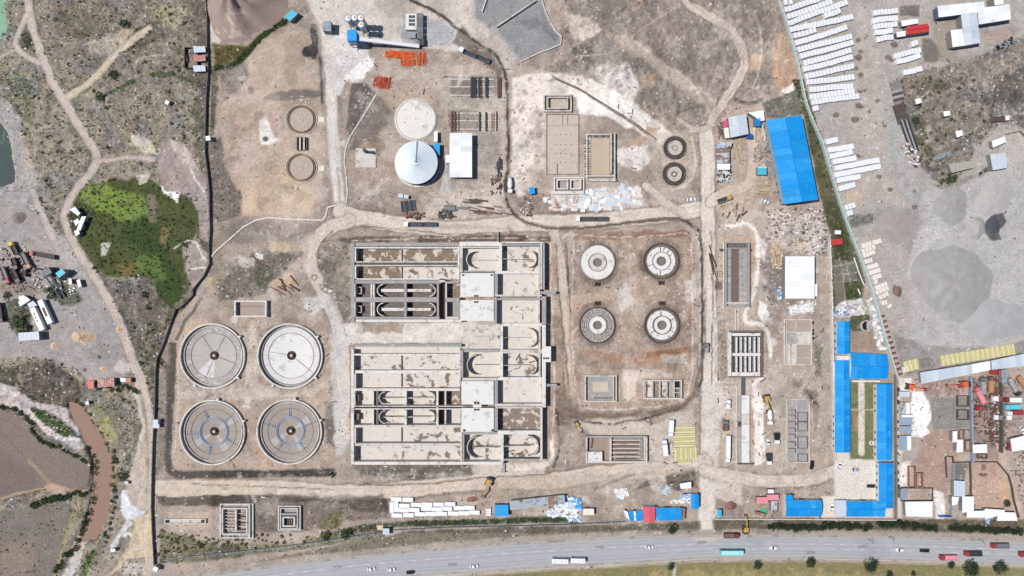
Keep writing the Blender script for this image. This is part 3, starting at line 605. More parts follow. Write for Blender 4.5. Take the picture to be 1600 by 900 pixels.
# bottom strip
P((98,90,82), [(246,776),(330,774),(440,772),(545,780),(600,772),(608,800),(560,800),(520,780),(440,785),(340,790),(250,790)], op=.85, soft=3, warp=3, veg=.2)
P((132,130,96), [(250,828),(340,850),(470,850),(480,840),(600,815),(600,840),(440,862),(300,880),(250,880)], op=.8, soft=4, warp=4, veg=.8)
P((128,116,106), [(400,775),(600,775),(610,810),(540,815),(480,830),(400,830)], op=.6, soft=5, warp=4, veg=.25)
P((142,134,86), [(498,808),(530,800),(538,815),(525,828),(500,825)], op=.8, soft=3, veg=.8)
P((198,178,158), [(262,800),(330,800),(330,826),(290,828),(262,822)], op=.8, soft=3, warp=3)
P((184,168,150), [(760,745),(1000,740),(1085,730),(1080,760),(1000,765),(860,775),(760,775)], op=.6, soft=5, warp=4)
P((112,102,88), [(975,765),(1040,738),(1090,728),(1090,765),(1050,768),(1020,760),(985,778)], op=.7, soft=4, brk=2, veg=.4); P((226,216,204), [(1010,745),(1040,742),(1040,765),(1020,768)], op=.6, soft=3, warp=3)
Ln((132,124,112), [(990,742),(960,752),(930,765)], 4, op=.7, warp=2)
Ln((72,98,54), [(650,818),(740,816),(860,812),(900,815)], 9, soft=3, veg=1, op=.9); Ln((92,106,70), [(560,826),(620,820),(700,816)], 8, soft=3, veg=.9, op=.8)
P((128,118,100), [(246,900),(330,890),(480,862),(640,830),(800,824),(960,820),(1095,815),(1095,830),(960,832),(800,840),(640,855),(480,878),(330,900)], op=.85, soft=3, warp=3, veg=.5)
P((136,122,104), [(1112,812),(1400,812),(1600,812),(1660,820),(1660,834),(1400,836),(1200,826),(1115,828)], soft=2, warp=2, veg=.5)
Ln((154,160,164), [(245,880),(300,868),(400,860),(500,848),(600,832),(680,824),(760,822),(860,818),(980,814)], 4, soft=2, warp=1.4, op=.55)
P((160,130,120), [(1132,785),(1150,784),(1152,792),(1143,802),(1135,798)], op=.0)
P((212,198,184), [(1115,745),(1160,755),(1160,790),(1120,780)], op=.7, soft=4)
P((150,134,122), [(1118,778),(1165,790),(1160,808),(1118,808)], op=.6, soft=3)
# highway corridor: everything is level there
HT = [(-700,1165),(-100,985),(240,908),(330,896),(400,887),(480,877),(560,869),(640,861),(720,854),(800,848),(880,843),(960,839),(1100,836),(1280,836),(1440,839),(1600,845),(1700,851),(2300,890)]
HB = [(2300,938),(1700,888),(1600,881),(1440,875),(1280,871),(1100,871),(960,880),(880,884),(800,889),(720,895),(640,899),(560,905),(480,916),(330,940),(240,958),(-100,1040),(-700,1235)]
P((172,160,146), [(x, y-9) for x, y in HT]+[(x, y+5) for x, y in HB], soft=4, warp=1.5, veg=.05, rub=.3, z=0.)
P((140,132,92), [(x, y+7) for x, y in HB[::-1]]+[(2300,1600),(-700,1600)], soft=3, warp=1.2, cl=4, rub=0, veg=.35, z=-.1)
P((158,146,98), [(x, y+8) for x, y in HB[::-1]]+[(1600,925),(400,925)], op=.7, brk=8, soft=10, warp=5)
P((172,152,110), [(x, y+10) for x, y in HB[::-1][6:]]+[(1600,925),(700,925)], op=.5, brk=9, soft=10, warp=-7)
Ln((206,194,176), [(1054,885),(1053,905)], 5, warp=.5)
HWP = HT+HB
sl = sub(*bb(HWP), 6); m = smooth((sdpoly(HWP, X[sl], Y[sl])-1)/3); Z[sl] = Z[sl]*(1-m)-.35*m
for q in range(150):       # tyre marks over the open ground
    x, y = random.uniform(350, 1280), random.uniform(60, 800); a = random.uniform(0, 6.3); pts = []; tw = random.uniform(-.35, .35); st = random.uniform(7, 16)
    if CL[np.searchsorted(ys, y), np.searchsorted(xs, x)] not in (0, 1): continue
    for i in range(6): pts.append((x, y)); x += cos(a)*st; y += sin(a)*st; a += tw
    cc = (222,210,198) if q % 3 else (140,126,114)
    Ln(cc, pts, 1.0, op=.30, soft=1.6, warp=1, brk=.3, cu=True); Ln(cc, [(u+cos(a)*0+5*sin(a-tw*3), v-5*cos(a-tw*3)) for u, v in pts], 1.0, op=.28, soft=1.6, warp=1, brk=.3, cu=True)
for l, wd in (([(868,380),(872,440),(880,520),(888,600)],2.5),([(884,380),(888,440),(893,500)],2),([(560,352),(640,360),(720,366),(790,362)],2),([(1112,360),(1114,440),(1113,520),(1112,600)],2),([(1100,380),(1102,470),(1103,560)],1.6),([(560,758),(660,756),(760,746),(860,742)],2.2),([(300,757),(400,760),(520,765)],1.6),([(890,650),(940,662),(1000,655),(1060,640)],3),([(868,640),(874,690),(866,730)],4),([(520,360),(500,385),(498,420),(512,450)],2)):
    Ln((104,89,78), l, wd*1.25, op=.85, soft=1.6, warp=2.5, brk=.4)
for l, wd in (([(896,366),(990,371),(1074,366),(1080,400),(1082,520),(1078,600),(1050,630),(930,640),(902,615),(894,520),(896,366)],2.2),([(1084,352),(1092,380),(1094,500),(1092,600)],1.8),([(548,376),(700,372),(856,374)],1.6),([(860,378),(862,480),(866,600),(862,700)],2)):
    Ln((226,212,198), l, wd, op=.7, soft=1.5, warp=2.5, brk=.5)
for q in range(90):        # thin pale spills and dark damp spots
    x, y = random.uniform(340, 1290), random.uniform(30, 800); E((226,218,208) if q % 3 else (126,114,104), x, y, random.uniform(2,9), random.uniform(1.5,5), random.uniform(0,180), op=.5, soft=3, warp=5)
# beyond the frame the land simply goes on
far = smooth((np.maximum(np.maximum(-60-X, X-1660), np.maximum(-60-Y, Y-960)))/400)
Z += far*(N100-.5)*10
# water bodies
RIV = [(103,628),(118,630),(132,640),(144,658),(157,675),(169,700),(176,728),(174,770),(170,800),(160,825),(150,846),(122,846),(130,820),(137,790),(143,755),(142,722),(136,704),(126,690),(120,668),(107,655)]
sl = sub(*bb(RIV), 10); d = sdpoly(RIV, X[sl]+WX[sl]*1.5, Y[sl]+WY[sl]*1.5); m = smooth(d/5+.5); Z[sl] = Z[sl]*(1-m)-2.6*m
C[sl] = C[sl]*(1-m[..., None])+np.array(lin((150,122,106)))*KA*m[..., None]; VEG[sl] *= 1-m
PONDS = [[(-80,-60),(0,-60),(6,0),(8,42),(2,60),(-80,64)], [(-80,185),(-2,192),(10,208),(15,240),(21,268),(20,284),(0,291),(-80,293)]]
for pd in PONDS:
    sl = sub(*bb(pd), 10); d = sdpoly(pd, X[sl]+WX[sl]*1.5, Y[sl]+WY[sl]*1.5); m = smooth(d/4+.5); Z[sl] = Z[sl]*(1-m)-2.4*m; VEG[sl] *= 1-m
# level pads where structures stand
PADS = []
def pad_rect(x0, y0, x1, y1, z=-.25):
    sl = sub(x0, y0, x1, y1, 4); d = np.minimum(np.minimum(X[sl]-x0, x1-X[sl]), np.minimum(Y[sl]-y0, y1-Y[sl])); m = smooth(d/2); Z[sl] = Z[sl]*(1-m)+z*m
def pad_circ(cx, cy, r, z):
    sl = sub(cx-r, cy-r, cx+r, cy+r, 4); m = smooth((r-np.hypot(X[sl]-cx, Y[sl]-cy))/2); Z[sl] = Z[sl]*(1-m)+z*m
pad_rect(552,380,850,503); pad_rect(552,538,850,722); pad_rect(770,500,850,540)
for c in ((333,556),(454,556),(333,675),(453,673)): pad_circ(*c, 48.5, -2.2)
for c in ((933,410),(1033,408),(933,508),(1034,508)): pad_circ(*c, 26, -.4)
for c in ((1054,231),(1053,272)): pad_circ(*c, 16, -.4)
for q in ((1130,378,1170,480),(1138,516,1190,589),(1155,617,1170,724),(912,586,962,626),(1004,592,1063,622),(916,680,1009,721),(345,786,397,838),(436,789,471,826),(371,470,418,494),(851,149,892,175),(866,277,912,302),(916,209,959,283),(1224,498,1269,570),(1229,624,1264,722)): pad_rect(*q)
# lift rubble with small relief
Z += RUB*((N4-.5)*.5)*np.where(RUB > .3, 1, 0)*smooth(1-(np.maximum(0, (Y-835)/10)))
N2 = vn(X/2.3, Y/2.3, 91); N3 = vn(X/3.7+9, Y/3.7, 92); NB = fbm(28, 71, 5, .62); NS = fbm(11, 77, 4, .7)
A = np.clip(.12+.72*RUB+.35*VEG, 0, 1); A = np.where((X > 1300) & (VEG < .2) & (RUB < .5), A*.55, A); A = np.where((CL == 2) | (CL == 5), A*.35, A); A = np.where(CL == 1, .4, A); A = np.where(CL == 4, A*.4, A); NWM = smooth((330-X)/20); A = np.where((CL == 1) & (X < 340), .25, A)
site = (1-NWM)*smooth((1300-X)/40)*smooth((.5-VEG)/.2)
A = A*np.where((Y > 832) & (Y < 900) & (X > 400), .4, 1)
lum = C.mean(-1, keepdims=True); cool = lum*np.array([.98, .99, 1.0]); warm = lum*np.array([1.14, 1.0, .84])
mc = smooth((NB-.53)/.08)*A*.75; mc *= 1-.55*site; C = C*(1-mc[..., None])+cool*mc[..., None]*.84
mw = smooth((.47-NB)/.08)*A*.45; C = C*(1-mw[..., None])+warm*mw[..., None]*1.08
C *= (1+A[..., None]*(.8*(NS-.5)+(.42-.2*site)*(N4-.5)+(.40-.16*site)*(N2-.5)+(.28-.12*site)*(N3-.5))[..., None])
ch = smooth((fbm(38, 171, 5, .6)-.60)/.03)*site*np.where(CL == 0, 1, 0); ch *= .6; C = C*(1-ch[..., None]*.45)+np.array(lin((216,204,190)))*KA*ch[..., None]*.45
dm = smooth((fbm(46, 181, 5, .6)-.59)/.04)*site*np.where(CL == 0, 1, 0); C *= (1-.16*dm)[..., None]
pale = smooth((NS*.55+NB*.25+N3*.2-.61)/.04)*A*(1-.6*NWM); C = C*(1-pale[..., None]*.4)+np.array(lin((222,214,205)))*KA*pale[..., None]*.4
dk = smooth((.38-(NS*.5+N2*.3+N15*.2))/.04)*A; C *= (1-.30*dk)[..., None]
gr = (N2 > .93)*(N3 > .55)*(N40 > .5)*A*(1-.7*NWM); C = C*(1-gr[..., None]*.6)+np.array(lin((235,230,222)))*KA*gr[..., None]*.6
vm = smooth((fbm(7, 61, 3)*.6+N2*.4-.52)/.08)*VEG*np.where(CL == 4, .5, 1)
C = C*(1-vm[..., None]*.6)+np.array(lin((78,80,58)))*KA*vm[..., None]*.6
lm_ = C.mean(-1); gc = np.where((CL == 0) | (CL == 3), (np.clip(lm_, .03, .7)/.335)**.36*.975, 1); gc = np.where((Y > 832) & (Y < 905) & (X > 380), 1, gc); gc = 1+(gc-1)*np.clip((X-322)/10, .25, 1); C = C*gc[..., None]
C = np.clip(C, .012, .8)
def zat(px, py):
    i = int(np.clip(np.searchsorted(xs, px), 1, NX-1)); j = int(np.clip(np.searchsorted(ys, py), 1, NY-1)); return float(Z[j, i])
def build_ground():
    gm = bpy.data.materials.new('ground_surface'); gm.use_nodes = True; n = gm.node_tree.nodes; l = gm.node_tree.links
    b = n['Principled BSDF']; b.inputs['Roughness'].default_value = .95; b.inputs['Specular IOR Level'].default_value = .15
    at = n.new('ShaderNodeAttribute'); at.attribute_name = 'soil'
    g = n.new('ShaderNodeNewGeometry')
    def noise(s, d):
        z = n.new('ShaderNodeTexNoise'); z.inputs['Scale'].default_value = s; z.inputs['Detail'].default_value = d; z.inputs['Roughness'].default_value = .7
        l.new(g.outputs['Position'], z.inputs['Vector']); return z
    n1, n2 = noise(.9, 5), noise(3.5, 3)
    ma = n.new('ShaderNodeMath'); ma.operation = 'MULTIPLY_ADD'; l.new(n1.outputs[0], ma.inputs[0]); ma.inputs[1].default_value = 1.3; ma.inputs[2].default_value = .36
    mb = n.new('ShaderNodeMath'); mb.operation = 'MULTIPLY_ADD'; l.new(n2.outputs[0], mb.inputs[0]); mb.inputs[1].default_value = .8; mb.inputs[2].default_value = .62
    mm = n.new('ShaderNodeMath'); mm.operation = 'MULTIPLY'; l.new(ma.outputs[0], mm.inputs[0]); l.new(mb.outputs[0], mm.inputs[1])
    vm_ = n.new('ShaderNodeVectorMath'); vm_.operation = 'SCALE'; l.new(at.outputs['Color'], vm_.inputs[0]); l.new(mm.outputs[0], vm_.inputs['Scale'])
    l.new(vm_.outputs[0], b.inputs['Base Color'])
    bp = n.new('ShaderNodeBump'); bp.inputs['Strength'].default_value = .55; bp.inputs['Distance'].default_value = .5
    l.new(n1.outputs[0], bp.inputs['Height']); l.new(bp.outputs[0], b.inputs['Normal'])
    gx, gy = (X-800)*S, (450-Y)*S
    co = np.stack([gx, gy, Z], -1).reshape(-1, 3).astype(np.float32); cf = np.concatenate([C, np.ones((NY, NX, 1))], -1).reshape(-1, 4).astype(np.float32)
    idx = np.arange(NX*NY).reshape(NY, NX)
    q = np.stack([idx[1:, :-1], idx[1:, 1:], idx[:-1, 1:], idx[:-1, :-1]], -1)
    cc = CL[:-1, :-1]
    for k, nm in ((0, 'ground'), (1, 'dirt_road'), (2, 'field'), (3, 'yard_surface'), (4, 'grass_verge'), (5, 'paved_court')):
        fs = q[cc == k]
        if not len(fs): continue
        u, inv = np.unique(fs, return_inverse=True); inv = inv.reshape(fs.shape)
        me = bpy.data.meshes.new(nm); me.vertices.add(len(u)); me.vertices.foreach_set('co', co[u].ravel())
        me.loops.add(inv.size); me.loops.foreach_set('vertex_index', inv.ravel().astype(np.int32))
        me.polygons.add(len(inv)); me.polygons.foreach_set('loop_start', np.arange(0, inv.size, 4, dtype=np.int32)); me.polygons.foreach_set('loop_total', np.full(len(inv), 4, np.int32))
        a = me.color_attributes.new('soil', 'FLOAT_COLOR', 'POINT'); a.data.foreach_set('color', cf[u].ravel())
        me.materials.append(gm); me.update(); me.validate()
        o = bpy.data.objects.new(nm, me); col.objects.link(o); o['kind'] = 'structure'
build_ground()
def sheet(name, pts, z, m):
    me = bpy.data.meshes.new(name); p = [W(*q) for q in pts]
    if sum(p[i-1][0]*p[i][1]-p[i][0]*p[i-1][1] for i in range(len(p))) < 0: p = p[::-1]
    me.from_pydata([(x, y, z) for x, y in p], [], [tuple(range(len(p)))]); me.materials.append(m); me.update()
    o = bpy.data.objects.new(name, me); col.objects.link(o); o['kind'] = 'structure'; return o
sheet('river', [(98,622),(125,622),(150,652),(178,700),(182,770),(172,812),(150,850),(118,850),(128,810),(134,700),(115,665)], -1.75, M('water_brown', (156,126,110), .05, .1, rough=.6, bump=.05, spec=.1))
sheet('pond', [(-90,-70),(22,-70),(22,75),(-90,75)], -1.5, M('water_green', (142,180,148), .06, .2, (128,150,130), .6, .08, rough=.6, bump=.03, spec=.1))
sheet('pond', [(-90,170),(34,170),(34,300),(-90,300)], -1.6, M('water_dark', (70,86,82), .1, .1, (96,110,98), .6, .1, rough=.6, bump=.03, spec=.1))
# highway: asphalt strips, shoulder, dashes
asph = M('asphalt', (176,177,178), .05, .35, (166,167,170), .58, .03, rough=.9); shoulder = M('shoulder', (176,168,160), .1, .5, (150,144,136), .55, .2)
def strip(name, A, Bm, z, m):
    k = len(A); p = [W(*q) for q in A]+[W(*q) for q in Bm]; me = bpy.data.meshes.new(name)
    me.from_pydata([(x, y, z) for x, y in p], [], [(i, k+i, k+i+1, i+1) for i in range(k-1)]); me.materials.append(m); me.update()
    o = bpy.data.objects.new(name, me); col.objects.link(o); o['kind'] = 'structure'; return o
def ctr(x, f):             # point across the highway: f=0 top edge, 1 bottom edge
    t = np.interp(x, [p[0] for p in HT], [p[1] for p in HT]); bq = HB[::-1]; b_ = np.interp(x, [p[0] for p in bq], [p[1] for p in bq]); return (x, float(t+(b_-t)*f))
XS = list(range(-700, 2301, 20)); asph2 = M('asphalt_worn', (166,166,166), .09, .8, (180,178,174), .55, .12); asphp = M('asphalt_patch', (150,150,151), .08, 1.2)
strip('highway', [ctr(x, .10) for x in XS], [ctr(x, .97) for x in XS], .05, asph)
strip('highway_shoulder', [ctr(x, -.02) for x in XS], [ctr(x, .10) for x in XS], .046, shoulder)
strip('highway_shoulder', [ctr(x, .97) for x in XS], [ctr(x, 1.02) for x in XS], .046, shoulder)
for f0, f1 in ((.17,.21),(.29,.33),(.46,.50),(.70,.74),(.82,.87)): strip('wheel_track', [ctr(x, f0) for x in XS], [ctr(x, f1) for x in XS], .0515, asph2)
for x, f in ((520,.3),(700,.6),(1090,.25),(1260,.7),(930,.3),(1340,.4)): strip('asphalt_patch', [ctr(x, f), ctr(x+14, f)], [ctr(x, f+.14), ctr(x+14, f+.14)], .0545, asphp)
strip('dust_spill', [ctr(x, .1) for x in (1080,1095,1112,1130)], [ctr(x, q) for x, q in ((1080,.12),(1095,.34),(1112,.3),(1130,.12))], .0535, M('dust', (196,186,172), .08, .5))
lm = M('line_paint', (226,226,224), .08, .8, (186,184,182), .58, .6)
mk = MB((800, 860))
for x in range(-200, 2000, 24):
    if x % 960 != 0:
        mk.path([ctr(x, .40), ctr(x+10, .40)], .55, .056, .062); 
        if x > 1000: mk.path([ctr(x+7, .62), ctr(x+17, .62)], .5, .056, .062)
mo = obj('road_markings', mk, lm); mo.location = W(800, 860)+(0,); mo['kind'] = 'structure'
kb = MB((800, 880))
kb.path([ctr(x, 1.06) for x in range(-300, 2300, 20)], .9, -.2, .14)
mo = obj('kerb', kb, concL); mo.location = W(800, 880)+(0,); mo['kind'] = 'structure'
# ------------------------------------------------------------ tank structures
_wi = [0]
def eps(): _wi[0] = (_wi[0]+1) % 12; return _wi[0]*.004
def structure(name, label, cat, o, walls, floors=(), wmat=concL, group=None, z=0):
    """walls: (x0,y0,x1,y1,height[,material]) in pixels; floors: (x0,y0,x1,y1,material[,height])"""
    t = T(name, label, cat, *o, group=group, z=z)
    for f in floors:
        b = MB(o); h = f[5] if len(f) > 5 else .15; b.box(f[0], f[1], h-.5, f[2], f[3], h+eps()*.5); obj('floor_panel', b, f[4], t)
    for q in walls:
        b = MB(o); b.box(q[0], q[1], -.4, q[2], q[3], q[4]+eps()); obj('wall', b, q[5] if len(q) > 5 else wmat, t)
    return t
def bars(t, o, x0, y0, x1, y1, n, z, h=.9, vertical=True, mt=None, w=.5):
    """row of starter bars between two points"""
    b = MB(o)
    for i in range(n):
        x, y = x0+(x1-x0)*i/max(1, n-1), y0+(y1-y0)*i/max(1, n-1)
        b.box(x-w/2, y-w/2, z, x+w/2, y+w/2, z+h)
    return obj('rebar_row', b, mt or rebar, t, kind='stuff')
H = 4.8
rebM = M('rebar_mat', (128,118,112), .25, 2.0, (100,90,86), .5, 1.5)
# ---- north treatment basin
o = (700, 440)
wl = [(552,380,557,503,H,concG),(557,380,722,385.5,H-.6,concG),(557.2,386.6,718,389,H,concW),(557.5,389,559.6,408.5,H,concW),
 (558,408.8,717,410.6,H,concL),(558,414.6,717,416.4,H,concL),(557.5,416.4,559.6,436,H,concW),(560,435.2,688,437.2,H,concW),
 (557,438,690,443.2,H-.5,concG),(627,390,628.4,408,1.0,concG),(627,417,628.4,435,1.0,concG),
 (557,443.4,558.6,464,H,concL),(582,443.6,584.4,464,H,concW),(585.6,443.8,588,464,H,concW),(633.8,443.4,637.4,464,H-.1,concG),(684,443.4,687,494,H-.4,concG),
 (557,464.2,686,471.6,H-.5,concG),(557,471.8,558.6,494,H,concL),(582,471.8,584.4,493.6,H,concW),(585.6,471.8,588,493.6,H,concW),(633.8,471.8,637.4,493.8,H-.1,concG),
 (557,494.4,688,497.8,H-.5,concG),(559,498.4,722,502.4,H,concW),(697.4,443,699.4,465,H,concW),(697.4,471.6,699.4,494,H,concW),(688,437.4,697,441.4,H-.5,concL),(697.2,439.6,719,443.2,H-.3,concG),(697.2,465.2,719,471.2,H-.4,concG),(697.2,494.2,719,498,H-.4,concL),
 (716.4,386,719,438,H,concW),(719.6,383,723.8,426,H,concL),(719.2,378.6,780,385.6,H,concW),(724,386.4,779,388.4,H,concL),(779.8,380,784.6,426.6,H,concW),(784.8,379,848,381.2,H,concW),(785,382.4,846,384.8,H,concG),
 (843.8,381.4,846,452,H,concW),(847,381,850.4,452.4,H-.2,concG),(840.6,386,843,505,H-.6,concL),(774,423.8,843,428,H,concW),(719,423,774,426.2,H-.7,concG),(773,428.4,778,462,H,concG),(773,464,776.6,505,H,concG),
 (774,460.2,846,463,H,concL),(774,465.2,846,468.8,H-.4,concG),(846.2,463,852.6,506,H,concG)]
fl = [(558,386,628,409,floorM),(628,386,717,409,floorM),(558,416,628,436,floorM),(628,416,717,436,floorB),(557,443,583,465,rebM),(587,443,635,465,rebM),(636,443,686,465,rebM),
 (557,471,583,495,rebM),(587,471,635,495,rebM),(636,471,686,495,rebM),(686,437,698,498,soilD,.4),(698,443,720,466,floorM),(698,471,720,495,concG),(723,386,781,424,floorC),(784,384,843,424,floorB),(776,427,841,461,floorC),(776,468,843,505,floorC),(557,409,717,417,concD,H-1.2)]
nb = structure('treatment_basin', 'long concrete treatment basin in the north half, with muddy cells on its west side', 'basin', o, wl, fl)
for (x0,y0,x1,y1) in ((720.4,427,772,463.6),(720.4,468.6,772,500.4)): b = MB(o); b.box(x0,y0,H-.5,x1,y1,H+.1+eps()); s_ = obj('roof_slab', b, slabW, nb); 
for (x,y) in ((725,430),(768.6,430),(743,462),(746.6,462),(743,471.6),(746.6,471.6)):
    b = MB(o); b.box(x-1.5,y-1.4,H+.1,x+1.5,y+1.4,H+.22); obj('slab_hatch', b, black, nb)
def channel(t, o, x0, x1, y0, y1, side, h, m=concL, mid=True, mw=1.6):
    """half-round guide wall at one end of a cell, with the long middle wall"""
    cy = (y0+y1)/2; r = (y1-y0)/2*.88; cx = x0+r+2 if side < 0 else x1-r-2
    b = MB(o); b.ring(cx, cy, r-1.2, r, .1, h, 18, 90 if side < 0 else -90, 270 if side < 0 else 90); obj('guide_wall', b, m, t)
    if mid:
        b = MB(o); xa, xb = (cx-r*.25, x1) if side < 0 else (x0, cx+r*.25); b.box(xa, cy-mw/2, .1, xb, cy+mw/2, h+.01); obj('middle_wall', b, m, t)
for y0, y1 in ((443,464.5),(471.5,494.5)):
    channel(nb, o, 589, 633, y0, y1, -1, H-.8, concW, mw=4.6); channel(nb, o, 637.5, 684, y0, y1, 1, H-.8, concW, mw=4.2)
    b = MB(o); b.path([(559,(y0+y1)/2-5),(566,(y0+y1)/2-5),(566,(y0+y1)/2+5),(559,(y0+y1)/2+5)], 1.2, .1, 2.6); obj('pump_pit', b, concW, nb)
channel(nb, o, 727, 779, 391, 421, -1, H-.8, concW, mw=.8); channel(nb, o, 786, 840, 390, 420, 1, H-.8, concW, mw=.8)
bars(nb, o, 562, 412.6, 714, 412.6, 70, H-1.2, 1.3, w=.6); bars(nb, o, 689, 445, 689, 497, 22, .4, 3); bars(nb, o, 693, 445, 693, 497, 22, .4, 3)
bars(nb, o, 722, 425.2, 772, 425.2, 26, H-.6, 1.0)
for k in range(26):
    b = MB(o); x, y = random.choice([(random.uniform(780,838),random.uniform(472,502)),(random.uniform(786,838),random.uniform(392,420)),(random.uniform(800,836),random.uniform(436,456)),(random.uniform(570,710),random.uniform(420,433)),(random.uniform(570,710),random.uniform(391,406))])
    b.obox(x, y, .2, random.uniform(3,10), random.uniform(.6,1.6), .25, random.uniform(0,180)); obj('timber_offcut', b, rust if k % 2 else timber, nb)
# ---- south treatment basin
o = (700, 630)
wl = [(552,545,556,722,H,concW),(556.4,537,722,541,H-1.6,concG),(556.6,551.4,721,554,H,concW),(558,577,719,581.4,H,concW),(558,604.8,720,608.6,H,concW),(556.4,604,558.2,634,H,concW),(556.4,631.6,728,633.2,H,concL),(557,635.4,728,637.4,H,concL),
 (557,661.2,720,665,H,concL),(558,689.4,720,693.4,H,concL),(556.4,717.8,786,722.4,H,concW),(557,665.2,559,689,H,concW),(557,582,559,604,H,concW),
 (627,555,628.6,577,.8,concD),(627,582,628.6,604,.8,concD),(627,666,628.6,689,.8,concD),(585,609,587,631,H,concW),(634,609,637.6,631,H,concW),(683.4,606.4,686.4,662,H,concW),(585,638,587,660.6,H,concW),(634,638,637.6,660.6,H,concW),
 (696,609,698.4,631,H-.4,concL),(696,638,698.4,660.6,H-.4,concL),(718.8,545,721,600,H,concL),(721.4,545.4,724.6,588,H,concG),(720.4,661,723,717,H,concL),(723.6,676,726.4,717,H,concG),
 (723,544.8,781,549,H-.5,concG),(781.8,505.4,786,590,H,concW),(786.4,504.2,846,509,H,concW),(786,545,846,550.8,H-.2,concL),(723,588.6,778,592.6,H,concL),(778.2,587.6,846,592.2,H,concW),
 (841.4,509,844,588,H,concL),(846.2,506.6,852,634,H,concW),(773,593,778,628,H,concG),(774,628.4,852,632.6,H,concL),(774,633.4,846,635.6,H-.2,concL),(773,636,778,670,H,concG),(843.6,635,847,716,H,concL),(778,669.8,845,675.8,H,concW),(723,672,782.6,676,H-.3,concG),(782.4,676,787,718,H,concW),(787.4,713.6,848,716.6,H-.4,concG)]
fl = [(556,541,720,552,floorC),(556,554,628,577,floorB),(628,554,719,577,floorB),(556,581,628,605,floorC),(628,581,719,605,floorB),(556,608,586,632,floorC),(594,608,634,632,floorC),(637,608,684,632,floorB),(697,608,720,632,floorV),
 (556,637,586,661,floorC),(594,637,634,661,floorC),(637,637,684,661,floorC),(697,637,720,661,floorC),(556,665,628,690,floorC),(628,665,720,690,floorB),(556,693,628,718,floorC),(628,693,720,718,floorB),(686,604,697,664,soilD,.5),
 (724,549,782,589,floorC),(786,509,842,546,floorC),(786,551,842,588,floorB),(778,592,846,629,floorC),(778,635,844,670,floorV),(726,676,783,718,floorB),(787,675,844,714,floorB),(587,608,594,661,concG,.12),(723,500,781,545,concL,.3)]
sb_ = structure('treatment_basin', 'long concrete treatment basin in the south half, with pale dry cells beside the round tanks', 'basin', o, wl, fl)
for (x0,y0,x1,y1) in ((722,593.4,771.6,629.6),(722,634.8,772,671.6)): b = MB(o); b.box(x0,y0,H-.5,x1,y1,H+.1+eps()); obj('roof_slab', b, slabW, sb_)
for (x,y) in ((743.4,627),(748,627),(743.4,637.4),(748,637.4),(726.6,669.4),(770,669.4)):
    b = MB(o); b.box(x-1.8,y-1.6,H+.1,x+1.8,y+1.6,H+.22); obj('slab_hatch', b, black, sb_)
b = MB(o); b.box(740,630,H-.3,753,634,H+.4); obj('slab_kerb', b, concW, sb_)
for y0, y1 in ((609,631),(638,661)):
    channel(sb_, o, 592, 633, y0, y1, -1, H-.6, concL, mw=1.0); channel(sb_, o, 637.5, 683, y0, y1, 1, H-1, concL, mw=1.4)
    b = MB(o); b.box(558,(y0+y1)/2-5,.1,563,(y0+y1)/2+5,3.0); obj('pump_pit', b, concD, sb_)
    b = MB(o); b.box(588,y0+.2,.1,593.2,y1-.2,H-1.5); obj('dark_pier', b, concD, sb_)
channel(sb_, o, 728, 782, 551, 587, -1, H-.7, concL, mw=.8); channel(sb_, o, 786, 841, 552, 587, 1, H-.7, concL, mw=.8); channel(sb_, o, 786, 841, 510, 544, 1, H-1.4, concL, mw=.5)
channel(sb_, o, 728, 782, 677, 716, -1, H-.7, concL, mw=1.2); channel(sb_, o, 787, 843, 676, 713, 1, H-.7, concL, mw=1.2)
bars(sb_, o, 688.5, 604, 688.5, 662, 26, .5, 3.2); bars(sb_, o, 693, 604, 693, 662, 26, .5, 3.2); bars(sb_, o, 745, 506, 780, 506, 22, .3, 2.4); bars(sb_, o, 745, 503, 780, 503, 22, .3, 2.4); bars(sb_, o, 743, 526, 778, 526, 18, .3, 2.2)
b = MB(o); b.box(745,523.6,.2,778,528.8,1.8); obj('cross_beam', b, concL, sb_)
b = MB(o); b.box(846.4,540,H,860,564,H+.6); ob_ = obj('valve_deck', b, slabW, sb_)
b = MB(o); [b.box(848+i*3.4,556.6,H+.6,850.4+i*3.4,559.6,H+.75) for i in range(3)]; obj('slab_hatch', b, black, sb_)
for k in range(12):
    b = MB(o); x, y = random.uniform(790,840), random.uniform(556,584); 
    if k > 6: x, y = random.uniform(795,815), random.uniform(704,712)
    b.obox(x, y, .2, random.uniform(4,14), random.uniform(.8,1.8), .25, random.uniform(0,60)); obj('timber_offcut', b, rust if k % 2 else rebar, sb_)
# outlet bridges of the basins
for i, (px, py, l) in enumerate(((856,457,'narrow steel walkway leaving the east wall of the north basin'),(857,600,'narrow steel walkway leaving the east wall of the south basin'))):
    t = T('walkway', l, 'walkway', px, py, group='walkways off the basins'); b = MB((px, py)); b.box(px-13, py-1.6, 3.6, px+12, py+1.6, 3.8); obj('deck', b, concG, t)
    b = MB((px, py)); [b.box(px-13, py+s*1.7-.15, 3.8, px+12, py+s*1.7+.15, 4.7) for s in (-1, 1)]; obj('handrail', b, steelL, t); b = MB((px, py)); b.box(px+9, py-1, -.2, px+11, py+1, 3.6); obj('leg', b, concG, t)
b = MB((776, 370)); b.seg((778,362),(778,379),1.6,1.2,1.5); one('pipe_bridge', 'thin grey pipe bridge crossing the ditch north of the basins', 'bridge', b, concG)
b = MB((787, 731)); b.seg((787,722),(787,738),4,.6,1.0); one('ramp_slab', 'short grey ramp against the south wall of the basins', 'ramp', b, concG)

